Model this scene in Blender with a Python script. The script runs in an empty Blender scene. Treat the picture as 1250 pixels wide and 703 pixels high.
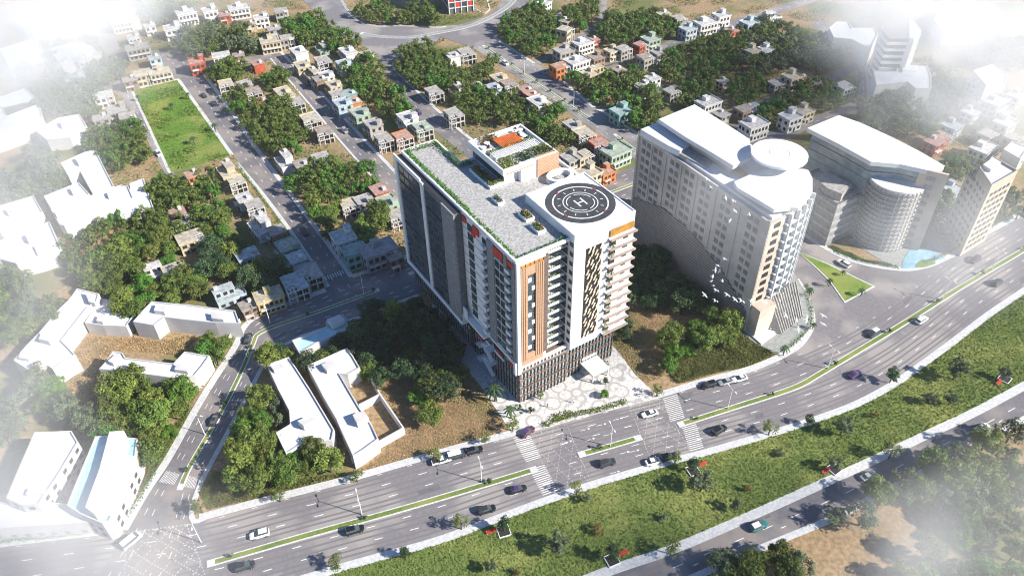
import bpy, math, random
import numpy as np
from math import sin, cos, radians, pi, hypot, atan2, sqrt
from mathutils import Matrix, Vector
random.seed(7); rng = np.random.default_rng(7)
sc = bpy.context.scene
# ------------------------------------------------------------------ camera
FPX, PITCH, ROLL, HC = 950.0, radians(40.737), radians(-1.268), 180.0
_F = np.array([0, cos(PITCH), -sin(PITCH)]); _R0 = np.array([1, 0, 0.]); _U0 = np.cross(_R0, _F)
_R = cos(ROLL)*_R0 + sin(ROLL)*_U0; _U = -sin(ROLL)*_R0 + cos(ROLL)*_U0
cam_d = bpy.data.cameras.new('camera'); cam = bpy.data.objects.new('camera', cam_d)
sc.collection.objects.link(cam); sc.camera = cam
cam_d.sensor_width = 36; cam_d.lens = FPX/1250*36; cam_d.clip_start = 1; cam_d.clip_end = 6000
cam.matrix_world = Matrix(((_R[0], _U[0], -_F[0], 0), (_R[1], _U[1], -_F[1], 0), (_R[2], _U[2], -_F[2], HC), (0, 0, 0, 1)))
cam_d.dof.use_dof = True; cam_d.dof.focus_distance = 255; cam_d.dof.aperture_fstop = 0.085
# ------------------------------------------------------------------ light
SUN_AZ, SUN_EL = radians(110), radians(33)
w = bpy.data.worlds.new('World'); sc.world = w; w.use_nodes = True
nt = w.node_tree; bg = nt.nodes['Background']
sky = nt.nodes.new('ShaderNodeTexSky'); sky.sky_type = 'NISHITA'; sky.sun_disc = False
sky.sun_elevation = SUN_EL; sky.sun_rotation = SUN_AZ; sky.air_density = 1.1; sky.dust_density = 0.0; sky.ozone_density = 9.0
nt.links.new(sky.outputs[0], bg.inputs[0]); bg.inputs[1].default_value = 0.08
sd = bpy.data.lights.new('sun', 'SUN'); sd.energy = 5.0; sd.angle = radians(0.5); sd.color = (1, .93, .83)
so = bpy.data.objects.new('sun', sd); sc.collection.objects.link(so)
sdir = Vector((sin(SUN_AZ)*cos(SUN_EL), cos(SUN_AZ)*cos(SUN_EL), sin(SUN_EL)))
so.rotation_euler = sdir.to_track_quat('Z', 'Y').to_euler()
so.location = (0, 0, 400)
sc.view_settings.view_transform = 'Standard'; sc.view_settings.look = 'None'
sc.view_settings.exposure = 1.0; sc.view_settings.gamma = 1
sc.cycles.filter_width = 1.05; sc.cycles.max_bounces = 9; sc.cycles.volume_bounces = 5; sc.cycles.volume_step_rate = 3; sc.cycles.volume_max_steps = 64; sc.cycles.transparent_max_bounces = 12

# ------------------------------------------------------------------ pixel <-> place
def G(x, y, z=0.0):
    d = _F + _R*(x-625)/FPX + _U*(351.5-y)/FPX
    t = (HC-z)/-d[2]; return (float(d[0]*t), float(d[1]*t))
def GP(pts, z=0.0): return [G(x, y, z) for x, y in pts]
def PX(X, Y, Z):
    v = np.array([X, Y, Z-HC]); c = v @ _F
    return 625+FPX*(v @ _R)/c, 351.5-FPX*(v @ _U)/c
def zt(ox, oy, s): return lambda pts: [(ox+a/s, oy+b/s) for a, b in pts]
AZ = radians(-31.7); AV = np.array([sin(AZ), cos(AZ)]); BV = np.array([cos(AZ), -sin(AZ)])
ROT = -AZ
def fromAB(a, b): p = AV*a+BV*b; return float(p[0]), float(p[1])

# ------------------------------------------------------------------ materials
MATS = {}
def mat(name, col, rough=.8, col2=None, scale=1.0, detail=4, bump=0, spec=.3, metal=0, col3=None, scale3=.05, rnd=0, trans=0, alpha=1, ramp=(.4, .6), lines=None, emit=0):
    if name in MATS: return MATS[name]
    m = bpy.data.materials.new(name); m.use_nodes = True; n = m.node_tree.nodes; l = m.node_tree.links
    b = n['Principled BSDF']; b.inputs['Roughness'].default_value = rough
    b.inputs['Specular IOR Level'].default_value = spec; b.inputs['Metallic'].default_value = metal
    c4 = lambda c: (c[0], c[1], c[2], 1)
    b.inputs['Base Color'].default_value = c4(col)
    geo = n.new('ShaderNodeNewGeometry'); out = None
    if col2:
        t = n.new('ShaderNodeTexNoise'); t.inputs['Scale'].default_value = scale; t.inputs['Detail'].default_value = detail
        l.new(geo.outputs['Position'], t.inputs['Vector'])
        r = n.new('ShaderNodeMapRange'); r.inputs[1].default_value = ramp[0]; r.inputs[2].default_value = ramp[1]
        l.new(t.outputs[0], r.inputs[0])
        mx = n.new('ShaderNodeMix'); mx.data_type = 'RGBA'; mx.inputs[6].default_value = c4(col); mx.inputs[7].default_value = c4(col2)
        l.new(r.outputs[0], mx.inputs[0]); out = mx.outputs[2]
        if bump:
            bp = n.new('ShaderNodeBump'); bp.inputs['Strength'].default_value = bump; bp.inputs['Distance'].default_value = .3
            l.new(t.outputs[0], bp.inputs['Height']); l.new(bp.outputs[0], b.inputs['Normal'])
        if col3:
            t3 = n.new('ShaderNodeTexNoise'); t3.inputs['Scale'].default_value = scale3; t3.inputs['Detail'].default_value = 5
            l.new(geo.outputs['Position'], t3.inputs['Vector'])
            r3 = n.new('ShaderNodeMapRange'); r3.inputs[1].default_value = .47; r3.inputs[2].default_value = .6
            l.new(t3.outputs[0], r3.inputs[0])
            m3 = n.new('ShaderNodeMix'); m3.data_type = 'RGBA'; l.new(out, m3.inputs[6]); m3.inputs[7].default_value = c4(col3)
            l.new(r3.outputs[0], m3.inputs[0]); out = m3.outputs[2]
    if lines:   # thin joints every `lines[0]` metres of height
        sp = n.new('ShaderNodeSeparateXYZ'); l.new(geo.outputs['Position'], sp.inputs[0])
        mm = n.new('ShaderNodeMath'); mm.operation = 'MODULO'; mm.inputs[1].default_value = lines[0]; l.new(sp.outputs[2], mm.inputs[0])
        lt = n.new('ShaderNodeMath'); lt.operation = 'LESS_THAN'; lt.inputs[1].default_value = lines[1]; l.new(mm.outputs[0], lt.inputs[0])
        mx = n.new('ShaderNodeMix'); mx.data_type = 'RGBA'
        if out: l.new(out, mx.inputs[6])
        else: mx.inputs[6].default_value = c4(col)
        mx.inputs[7].default_value = c4(lines[2]); l.new(lt.outputs[0], mx.inputs[0]); out = mx.outputs[2]
    if rnd:
        oi = n.new('ShaderNodeObjectInfo'); hs = n.new('ShaderNodeHueSaturation')
        r = n.new('ShaderNodeMapRange'); r.inputs[3].default_value = 1-rnd; r.inputs[4].default_value = 1+rnd
        l.new(oi.outputs['Random'], r.inputs[0]); l.new(r.outputs[0], hs.inputs['Value'])
        r2 = n.new('ShaderNodeMapRange'); r2.inputs[3].default_value = .48; r2.inputs[4].default_value = .52
        mu = n.new('ShaderNodeMath'); mu.operation = 'MULTIPLY'; mu.inputs[1].default_value = 7.31; fr = n.new('ShaderNodeMath'); fr.operation = 'FRACT'
        l.new(oi.outputs['Random'], mu.inputs[0]); l.new(mu.outputs[0], fr.inputs[0]); l.new(fr.outputs[0], r2.inputs[0]); l.new(r2.outputs[0], hs.inputs['Hue'])
        if out: l.new(out, hs.inputs['Color'])
        else: hs.inputs['Color'].default_value = c4(col)
        out = hs.outputs[0]
    if out: l.new(out, b.inputs['Base Color'])
    if trans:
        tr = n.new('ShaderNodeBsdfTranslucent'); ms = n.new('ShaderNodeMixShader'); ms.inputs[0].default_value = trans
        if out: l.new(out, tr.inputs[0])
        else: tr.inputs[0].default_value = c4(col)
        l.new(b.outputs[0], ms.inputs[1]); l.new(tr.outputs[0], ms.inputs[2]); l.new(ms.outputs[0], n['Material Output'].inputs[0])
    if alpha < 1: b.inputs['Alpha'].default_value = alpha
    if emit: b.inputs['Emission Strength'].default_value = emit
    MATS[name] = m; return m
M = dict(
 soil=mat('soil', (.37, .25, .15), .95, (.20, .155, .08), .8, 8, .5, col3=(.13, .14, .05), scale3=.03, ramp=(.35, .65)),
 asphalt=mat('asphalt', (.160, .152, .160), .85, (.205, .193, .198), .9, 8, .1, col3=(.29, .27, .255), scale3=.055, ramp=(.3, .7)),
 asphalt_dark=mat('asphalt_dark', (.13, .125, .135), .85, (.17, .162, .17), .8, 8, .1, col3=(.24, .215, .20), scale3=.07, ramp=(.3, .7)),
 paver=mat('paver', (.44, .45, .46), .8, (.55, .55, .54), 1.2, 6),
 kerb=mat('kerb', (.62, .62, .6), .8, (.45, .46, .46), 2.0, 4),
 trim=mat('trim', (.55, .54, .51), .8, (.42, .41, .39), .8, 5),
 wear=mat('tyre_wear', (.172, .164, .17), .85, (.152, .145, .151), .12, 6, ramp=(.2, .8)),
 patchd=mat('repair_patch', (.125, .12, .127), .9, (.15, .143, .15), 1.2, 6),
 faded=mat('faded_paint', (.52, .50, .48), .8, (.34, .32, .31), .8, 5),
 line=mat('line_paint', (.8, .8, .78), .7, (.6, .6, .58), 1.5, 5),
 grass=mat('grass', (.165, .215, .05), .9, (.095, .145, .035), 1.3, 8, .4, col3=(.22, .25, .07), scale3=.045, ramp=(.3, .7)),
 lawn=mat('lawn', (.13, .235, .035), .9, (.075, .15, .02), .8, 8, .5, col3=(.20, .24, .06), scale3=.06, ramp=(.3, .7)),
 leaf=mat('leaf', (.19, .24, .045), .6, (.07, .12, .025), .7, 3, rnd=.32, trans=.22, ramp=(.3, .7)),
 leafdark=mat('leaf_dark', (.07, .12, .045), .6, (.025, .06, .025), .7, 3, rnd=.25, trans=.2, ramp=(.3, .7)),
 leafgrey=mat('leaf_grey', (.17, .21, .11), .6, (.075, .11, .055), .9, 3, rnd=.2, trans=.2, ramp=(.3, .7)),
 leafbr=mat('leaf_bright', (.11, .24, .03), .6, (.06, .15, .02), .9, 3, rnd=.2, trans=.25, ramp=(.3, .7)),
 leafbr2=mat('leaf_yellow', (.20, .24, .06), .6, (.10, .14, .03), .9, 3, rnd=.2, trans=.25, ramp=(.3, .7)),
 scrub=mat('scrub', (.19, .19, .06), .8, (.10, .125, .03), .3, 5, trans=.2, ramp=(.3, .7)),
 leafrust=mat('leaf_rust', (.22, .12, .04), .7, (.12, .12, .03), .9, 3, trans=.2),
 bark=mat('bark', (.11, .08, .055), .9, (.06, .045, .035), 3, 4),
 white=mat('white_paint', (.74, .74, .73), .6, (.66, .67, .675), .35, 5, ramp=(.35, .65)),
 whiteb=mat('white_block', (.64, .65, .66), .75, (.53, .54, .56), .18, 6, ramp=(.3, .7)),
 blockfl=mat('white_block_wall', (.56, .545, .525), .75, (.46, .45, .45), .25, 6, ramp=(.3, .7), lines=(3.3, .10, (.45, .46, .48))),
 shadeblue=mat('shade_blue_roof', (.34, .55, .60), .7, (.42, .62, .66), .4, 4),  # blue of the tower's shade put into the roof colour
 bluef=mat('blue_membrane', (.26, .46, .56), .7, (.34, .54, .62), .4, 4),
 glass=mat('dark_glass', (.035, .05, .06), .12, (.07, .09, .10), .15, 3, spec=.8),
 glassb=mat('blue_glass', (.19, .26, .29), .12, (.30, .36, .38), .2, 3, spec=.9),
 greyslat=mat('grey_slats', (.29, .30, .31), .7, (.22, .23, .24), .8, 3, lines=(.5, .12, (.05, .055, .06))),
 darkslat=mat('dark_slats', (.15, .16, .17), .7, (.11, .12, .13), .8, 3, lines=(.5, .12, (.03, .033, .04))),
 brick=mat('brown_brick', (.175, .125, .105), .85, (.125, .09, .078), 1.5, 5, lines=(.8, .08, (.07, .055, .05))),
 wood=mat('wood_slats', (.50, .335, .225), .6, (.43, .275, .175), 1.5, 4, lines=(.5, .16, (.33, .19, .11))),
 orange=mat('orange_panel', (.62, .17, .035), .6, (.50, .12, .03), .5, 3),
 amber=mat('amber_panel', (.50, .25, .05), .6, (.38, .19, .04), .5, 3),
 red=mat('red_panel', (.55, .045, .03), .6, (.45, .035, .03), .5, 3),
 terr=mat('terrace_stone', (.43, .425, .41), .85, (.28, .275, .265), 1.8, 8, .1, ramp=(.42, .58)),
 pad=mat('helipad_dark', (.045, .047, .052), .8, (.065, .067, .07), .8, 6),
 conc=mat('concrete', (.36, .34, .32), .85, (.26, .25, .24), .8, 5),
 dark=mat('dark_opening', (.03, .028, .027), .7),
 steel=mat('steel', (.5, .5, .5), .4, metal=.7),
 rubber=mat('rubber', (.02, .02, .02), .9),
 water=mat('water', (.17, .36, .46), .08, (.26, .46, .55), .5, 4, spec=.8),
 plazag=mat('plaza_grey', (.30, .315, .30), .85, (.24, .25, .235), .8, 6),
 wred=mat('white_wing', (.85, .85, .85), .6),
 lampw=mat('lamp_housing', (.7, .7, .7), .5),
 purple=mat('purple_glass', (.16, .08, .16), .3),
 flower=mat('flower', (.55, .05, .15), .7, (.06, .13, .03), 3, 3),
)
def shade(c, k): return tuple(x*k for x in c)

# ------------------------------------------------------------------ mesh helpers
COL = sc.collection.objects
KIDS = {}
def setp(o, parent):
    if parent is not None: o.parent = parent; KIDS.setdefault(parent.name, []).append(o)
class MB:
    def __init__(s): s.v = []; s.f = []; s.mi = []
    def add(s, V, Fc, mi=0):
        o = len(s.v); s.v += [tuple(map(float, p)) for p in V]; s.f += [tuple(i+o for i in q) for q in Fc]; s.mi += [mi]*len(Fc); return s
    def box(s, x0, x1, y0, y1, z0, z1, mi=0):
        V = [(x0, y0, z0), (x1, y0, z0), (x1, y1, z0), (x0, y1, z0), (x0, y0, z1), (x1, y0, z1), (x1, y1, z1), (x0, y1, z1)]
        return s.add(V, [(0, 3, 2, 1), (4, 5, 6, 7), (0, 1, 5, 4), (1, 2, 6, 5), (2, 3, 7, 6), (3, 0, 4, 7)], mi)
    def obox(s, p, d, L, W, z0, z1, mi=0):     # oriented box, centre p, unit direction d
        n = (-d[1], d[0]); c = []
        for a, b in ((-1, -1), (1, -1), (1, 1), (-1, 1)):
            c.append((p[0]+d[0]*L/2*a+n[0]*W/2*b, p[1]+d[1]*L/2*a+n[1]*W/2*b))
        return s.prism(c, z0, z1, mi)
    def prism(s, poly, z0, z1, mi=0, top=True, bottom=False):
        n = len(poly)
        if area(poly) < 0: poly = poly[::-1]
        V = [(x, y, z0) for x, y in poly]+[(x, y, z1) for x, y in poly]
        Fc = [(i, (i+1) % n, n+(i+1) % n, n+i) for i in range(n)]
        if top: Fc.append(tuple(range(n, 2*n)))
        if bottom: Fc.append(tuple(range(n-1, -1, -1)))
        return s.add(V, Fc, mi)
    def cyl(s, x, y, z0, z1, r0, r1=None, n=10, mi=0):
        r1 = r0 if r1 is None else r1
        V = [(x+r0*cos(2*pi*i/n), y+r0*sin(2*pi*i/n), z0) for i in range(n)]+[(x+r1*cos(2*pi*i/n), y+r1*sin(2*pi*i/n), z1) for i in range(n)]
        return s.add(V, [(i, (i+1) % n, n+(i+1) % n, n+i) for i in range(n)]+[tuple(range(n, 2*n)), tuple(range(n-1, -1, -1))], mi)
    def tube(s, p, q, r0, r1=None, n=6, mi=0):
        r1 = r0 if r1 is None else r1; p = np.array(p, float); q = np.array(q, float); d = q-p; d /= np.linalg.norm(d)+1e-9
        a = np.cross(d, (0, 0, 1.) if abs(d[2]) < .9 else (1., 0, 0)); a /= np.linalg.norm(a); b = np.cross(d, a)
        V = [p+r0*(a*cos(t)+b*sin(t)) for t in [2*pi*i/n for i in range(n)]]+[q+r1*(a*cos(t)+b*sin(t)) for t in [2*pi*i/n for i in range(n)]]
        return s.add(V, [(i, n+i, n+(i+1) % n, (i+1) % n) for i in range(n)]+[tuple(range(n)), tuple(range(2*n-1, n-1, -1))], mi)
    def ring(s, x, y, z, r0, r1, n=64, a0=0, a1=2*pi, th=0, mi=0):
        V = []; 
        for i in range(n+1):
            t = a0+(a1-a0)*i/n
            V += [(x+r0*cos(t), y+r0*sin(t), z), (x+r1*cos(t), y+r1*sin(t), z)]
        return s.add(V, [(2*i, 2*i+1, 2*i+3, 2*i+2) for i in range(n)], mi)
    def build(s, name, m, parent=None, smooth=False):
        me = bpy.data.meshes.new(name); me.from_pydata(s.v, [], s.f)
        ms = m if isinstance(m, (list, tuple)) else [m]
        for x in ms: me.materials.append(M[x] if isinstance(x, str) else x)
        if len(ms) > 1: me.polygons.foreach_set('material_index', s.mi)
        if smooth: me.polygons.foreach_set('use_smooth', [True]*len(s.f))
        me.update(); o = bpy.data.objects.new(name, me); COL.link(o)
        setp(o, parent)
        return o
def area(p): return .5*sum(p[i][0]*p[(i+1) % len(p)][1]-p[(i+1) % len(p)][0]*p[i][1] for i in range(len(p)))
def npmesh(name, V, Fq, m, parent=None):
    me = bpy.data.meshes.new(name); nv = len(V); nf, k = Fq.shape
    me.vertices.add(nv); me.vertices.foreach_set('co', np.asarray(V, np.float32).ravel())
    me.loops.add(nf*k); me.loops.foreach_set('vertex_index', Fq.astype(np.int32).ravel())
    me.polygons.add(nf); me.polygons.foreach_set('loop_start', np.arange(0, nf*k, k, dtype=np.int32))
    me.materials.append(M[m] if isinstance(m, str) else m); me.update(calc_edges=True)
    o = bpy.data.objects.new(name, me); COL.link(o)
    setp(o, parent)
    return o
USED = {}
def tag(o, label, cat=None, group=None, kind=None):
    o['label'] = label
    if cat: o['category'] = cat
    if group: o['group'] = group
    if kind: o['kind'] = kind
    return o
def empty(name, loc=(0, 0, 0), rz=0):
    o = bpy.data.objects.new(name, None); COL.link(o); o.location = loc; o.rotation_euler = (0, 0, rz); o.empty_display_size = 1; return o
def struct(name, mb, m, label=None, cat=None):
    o = mb.build(name, m) if isinstance(mb, MB) else mb
    o['kind'] = 'structure'; o['label'] = label or name.replace('_', ' '); o['category'] = cat or name.replace('_', ' '); return o
def copy_tree(o, parent=None):
    c = o.copy(); COL.link(c); setp(c, parent)
    for ch in KIDS.get(o.name, []): copy_tree(ch, c)
    return c
ORD = ['first', 'second', 'third', 'fourth', 'fifth', 'sixth', 'seventh', 'eighth', 'ninth', 'tenth', 'eleventh', 'twelfth', 'thirteenth', 'fourteenth', 'fifteenth', 'sixteenth', 'seventeenth', 'eighteenth', 'nineteenth', 'twentieth', 'twenty-first', 'twenty-second', 'twenty-third', 'twenty-fourth']
ORD += ['twenty-fifth', 'twenty-sixth', 'twenty-seventh', 'twenty-eighth', 'twenty-ninth', 'thirtieth']
_bb = {}
def pip(x, y, poly):
    b = _bb.get(id(poly))
    if b is None:
        b = _bb[id(poly)] = (min(p[0] for p in poly), max(p[0] for p in poly), min(p[1] for p in poly), max(p[1] for p in poly), poly)
    if x < b[0] or x > b[1] or y < b[2] or y > b[3]: return False
    c = False; n = len(poly); j = n-1
    for i in range(n):
        xi, yi = poly[i]; xj, yj = poly[j]
        if (yi > y) != (yj > y) and x < (xj-xi)*(y-yi)/(yj-yi)+xi: c = not c
        j = i
    return c
def pipv(P, poly):
    P = np.asarray(P, float); x, y = P[:, 0], P[:, 1]; q = np.asarray(poly, float); c = np.zeros(len(P), bool)
    bb = (x >= q[:, 0].min()) & (x <= q[:, 0].max()) & (y >= q[:, 1].min()) & (y <= q[:, 1].max())
    if not bb.any(): return c
    xs, ys = x[bb], y[bb]; k = np.zeros(len(xs), bool); j = len(q)-1
    for i in range(len(q)):
        if q[i, 1] != q[j, 1]: k ^= ((q[i, 1] > ys) != (q[j, 1] > ys)) & (xs < (q[j, 0]-q[i, 0])*(ys-q[i, 1])/(q[j, 1]-q[i, 1])+q[i, 0])
        j = i
    c[bb] = k; return c
def free(P, polys, obst=True):
    ok = np.zeros(len(P), bool)
    for q in polys: ok |= pipv(P, q)
    for q in ROADS+(OBST if obst else []):
        if ok.any(): ok[ok] &= ~pipv(P[ok], q)
    return ok
OBST = []
def fill(polys, n, obst=True):
    a = np.concatenate([np.asarray(q, float) for q in polys]); lo, hi = a.min(0), a.max(0); out = []; k = 0
    for _ in range(14):
        P = rng.uniform(lo, hi, (n, 2)); P = P[free(P, polys, obst)]; out.append(P); k += len(P)
        if k >= n: break
    return np.concatenate(out)[:n]
def resample(P, n=None, step=None, smooth=True):
    P = [np.array(p, float) for p in P]
    if smooth and len(P) > 2:
        Q = []
        for i in range(len(P)-1):
            p0 = P[max(i-1, 0)]; p1 = P[i]; p2 = P[i+1]; p3 = P[min(i+2, len(P)-1)]
            for t in np.linspace(0, 1, 8, endpoint=False):
                Q.append(.5*((2*p1)+(-p0+p2)*t+(2*p0-5*p1+4*p2-p3)*t*t+(-p0+3*p1-3*p2+p3)*t**3))
        Q.append(P[-1]); P = Q
    d = np.r_[0, np.cumsum([np.linalg.norm(P[i+1]-P[i]) for i in range(len(P)-1)])]
    if step: n = max(2, int(d[-1]/step)+1)
    t = np.linspace(0, d[-1], n); A = np.array(P)
    return np.c_[np.interp(t, d, A[:, 0]), np.interp(t, d, A[:, 1])]
def offset(P, w):
    P = np.asarray(P, float); T = np.gradient(P, axis=0); T /= np.linalg.norm(T, axis=1)[:, None]+1e-9
    return P+np.c_[-T[:, 1], T[:, 0]]*w
def offset_poly(poly, w):      # inward for positive w
    p = [np.array(q, float) for q in (poly if area(poly) > 0 else poly[::-1])]; n = len(p); out = []
    for i in range(n):
        a, b, c = p[i-1], p[i], p[(i+1) % n]
        e1 = (b-a)/(np.linalg.norm(b-a)+1e-9); e2 = (c-b)/(np.linalg.norm(c-b)+1e-9)
        n1 = np.array([-e1[1], e1[0]]); n2 = np.array([-e2[1], e2[0]]); m = n1+n2; k = max(.35, (m @ m)/2)
        out.append(tuple(b+m/k*w) if False else tuple(b+(n1+n2)*w/max(.5, 1+n1 @ n2)))
    return out
# ------------------------------------------------------------------ ground
g = MB(); N = 40
g.add([(-3000, -1500, 0), (3000, -1500, 0), (3000, 5000, 0), (-3000, 5000, 0)], [(0, 1, 2, 3)])
struct('ground', g, 'soil', 'dry brown earth with thin grass between the roads and plots', 'ground')
ROADS = []
_z = [0.02]
def zlev(): _z[0] += .006; return _z[0]
def sheet(name, poly, m, z=None, label=None, avoid=True, cat=None):
    z = zlev() if z is None else z
    if area(poly) < 0: poly = poly[::-1]
    b = MB(); b.add([(x, y, z) for x, y in poly], [tuple(range(len(poly)))])
    if avoid: ROADS.append(poly)
    return struct(name, b, m, label, cat)
class Ribbon:
    def __init__(s, L, R, n=90): s.L = resample(L, n); s.R = resample(R, n); s.n = n
    def at(s, t, f):
        i = min(max(t, 0), 1)*(s.n-1); k = min(int(i), s.n-2); r = i-k
        l = s.L[k]*(1-r)+s.L[k+1]*r; q = s.R[k]*(1-r)+s.R[k+1]*r; return l*(1-f)+q*f
    def length(s): c = (s.L+s.R)/2; return float(np.linalg.norm(np.diff(c, axis=0), axis=1).sum())
    def quad(s, b, t0, t1, f0, f1, z, k=1):
        for j in range(k):
            a = t0+(t1-t0)*j/k; c = t0+(t1-t0)*(j+1)/k
            P = [s.at(a, f0), s.at(c, f0), s.at(c, f1), s.at(a, f1)]
            if area(P) < 0: P = P[::-1]
            b.add([(p[0], p[1], z) for p in P], [(0, 1, 2, 3)])
    def dashes(s, b, f, z, L=3, gap=6, w=.28, t0=0, t1=1):
        tot = s.length(); wd = np.linalg.norm(s.at(.5, 0)-s.at(.5, 1)); x = t0*tot
        while x < t1*tot-L: s.quad(b, x/tot, (x+L)/tot, f-w/2/wd, f+w/2/wd, z); x += L+gap
    def near(s, X, Y):
        c = (s.L+s.R)/2; return int(np.argmin((c[:, 0]-X)**2+(c[:, 1]-Y)**2))/(s.n-1)
    def road(s, name, m, label, z=None):
        z = zlev() if z is None else z; s.z = z
        b = MB(); V = []; n = s.n
        for i in range(n): V += [(s.L[i][0], s.L[i][1], z), (s.R[i][0], s.R[i][1], z)]
        Fc = [(2*i, 2*i+1, 2*i+3, 2*i+2) for i in range(n-1)]; b.add(V, Fc)
        ROADS.append([tuple(p) for p in s.L]+[tuple(p) for p in s.R[::-1]]); 
        o = struct(name, b, m, label, 'road'); return s
_wk = [-.04]
def walk(name, px, wd, m='paver', h=.15, label=None, world=False, z0=0, cat='sidewalk', smooth=True):
    _wk[0] += .004; h += _wk[0]; P = resample(px if world else GP(px), step=2.0, smooth=smooth); Q = offset(P, wd); b = MB(); n = len(P)
    V = []
    for i in range(n):
        V += [(P[i][0], P[i][1], z0), (P[i][0], P[i][1], z0+h), (Q[i][0], Q[i][1], z0+h), (Q[i][0], Q[i][1], z0)]
    Fc = []
    for i in range(n-1):
        for j in range(3): a = 4*i+j; Fc.append((a, a+1, a+5, a+4))
    Fc += [(0, 1, 2, 3), (4*n-1, 4*n-2, 4*n-3, 4*n-4)]
    b.add(V, Fc); ROADS.append([tuple(p) for p in P]+[tuple(p) for p in Q[::-1]])
    return struct(name, b, m, label, cat)
def on_road(x, y):
    return any(pip(x, y, p) for p in ROADS)
HAZE_D = 0.00006
MIST_D = .016
MIST = [  # pixel the centre lies behind, height, half-sizes, place
 (20, 20, 45, 100, 70, 28, 'far top left corner'), (70, 60, 40, 80, 60, 24, 'upper left streets'), (0, 110, 45, 70, 55, 26, 'white blocks at the upper left'), (110, 10, 40, 70, 50, 22, 'hazy upper left street'), (220, 0, 35, 70, 40, 16, 'houses at the top left'),
 (0, 220, 45, 50, 50, 24, 'trees at the left edge'), (0, 330, 45, 36, 45, 22, 'white blocks at the left edge'), (0, 470, 40, 30, 38, 22, 'lower left edge'),
 (0, 600, 40, 34, 28, 24, 'white offices in the lower left'), (10, 700, 40, 60, 30, 30, 'bottom left corner'), (70, 705, 30, 32, 14, 14, 'lower left junction'), (30, 645, 34, 26, 16, 14, 'white office wing'),
 (1210, 30, 45, 100, 70, 28, 'far top right corner'), (1150, 20, 40, 80, 60, 24, 'white blocks at the upper right'), (1250, 110, 40, 60, 55, 24, 'houses at the right edge'), (1100, 60, 30, 60, 45, 18, 'slatted office tower'), (1190, 160, 30, 50, 36, 16, 'houses above the brown office block'), (1050, 0, 40, 80, 40, 16, 'trees at the top right'), (1120, 130, 30, 55, 30, 10, 'trees behind the glass office building'),
 (1130, 290, 60, 34, 32, 16, 'glass office building'), (1200, 240, 55, 30, 28, 14, 'brown office block'), (930, 250, 70, 30, 24, 16, 'pale tower'),
 (1260, 700, 40, 44, 26, 22, 'lower right corner wood'), (1200, 650, 30, 40, 14, 12, 'wood right of the bare ground'), (1090, 700, 30, 34, 12, 14, 'wood below the bare ground'), (1250, 590, 26, 30, 16, 10, 'right edge below the lower road'), (1110, 610, 20, 30, 7, 7, 'trees right of the bare ground'),
]
# ================================================================== roads
mainN = [(-200, 700), (0, 668), (141, 651), (243, 636), (330, 613), (420, 590), (500, 567), (560, 550), (620, 534), (700, 512), (800, 487), (860, 469), (910, 456), (970, 434), (1040, 402), (1100, 364), (1159, 316), (1204, 289), (1250, 262), (1360, 196)]
mainS = [(-120, 830), (60, 790), (200, 750), (364, 703), (446, 679), (530, 656), (604, 629), (672, 604), (729, 585), (814, 560), (857, 549), (930, 528), (988, 510), (1042, 490), (1087, 466), (1119, 444), (1159, 415), (1204, 381), (1250, 350), (1370, 268)]
RM = Ribbon(GP(mainN), GP(mainS), 160).road('road', 'asphalt', 'wide grey two-way avenue running along the foot of the towers')
walk('sidewalk', mainN[0:3], 2.2, label='pale pavement strip below the white office block at the corner')
walk('sidewalk', mainN[3:13]+[(935, 447), (959, 436), (980, 422), (993, 403), (995, 385), (987, 358.6), (975, 340)], 2.3, label='pale pavement along the north kerb of the avenue, bending round the plaza')
walk('sidewalk', [(966, 280), (980, 288), (1018, 311), (1054, 324), (1099, 331), (1129, 328), (1159, 316), (1204, 288), (1250, 262), (1360, 196)], 2.3, label='pale curved pavement by the glass office building')
walk('sidewalk', mainS, -2.3, label='pale pavement between the avenue and the long lawn')
sheet('road', GP([(905, 456.5), (935, 447), (959, 436), (980, 422), (993, 403), (995, 385), (987, 358.6), (974, 340), (950, 312), (940, 285), (966, 280), (980, 288), (1018, 311), (1054, 324), (1099, 331), (1129, 328), (1161, 316), (1122, 360), (1052, 412), (975, 446), (905, 463)]), 'asphalt', label='asphalt apron of the side road joining the avenue')
# lower road
lowN = [(640, 745), (744, 703), (827.5, 674), (932, 629), (1059.5, 571), (1130.6, 537), (1190, 509), (1250, 477), (1400, 395)]
lowS = [(690, 790), (800, 722), (910, 672), (1018, 627), (1085.7, 592), (1175.5, 547), (1250, 507), (1400, 425)]
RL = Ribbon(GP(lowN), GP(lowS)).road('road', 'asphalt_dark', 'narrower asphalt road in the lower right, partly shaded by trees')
walk('sidewalk', lowN, 2.6, label='pale pavement on the lawn side of the lower road')
walk('sidewalk', lowS, -1.8, label='pale pavement on the woodland side of the lower road')
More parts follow.
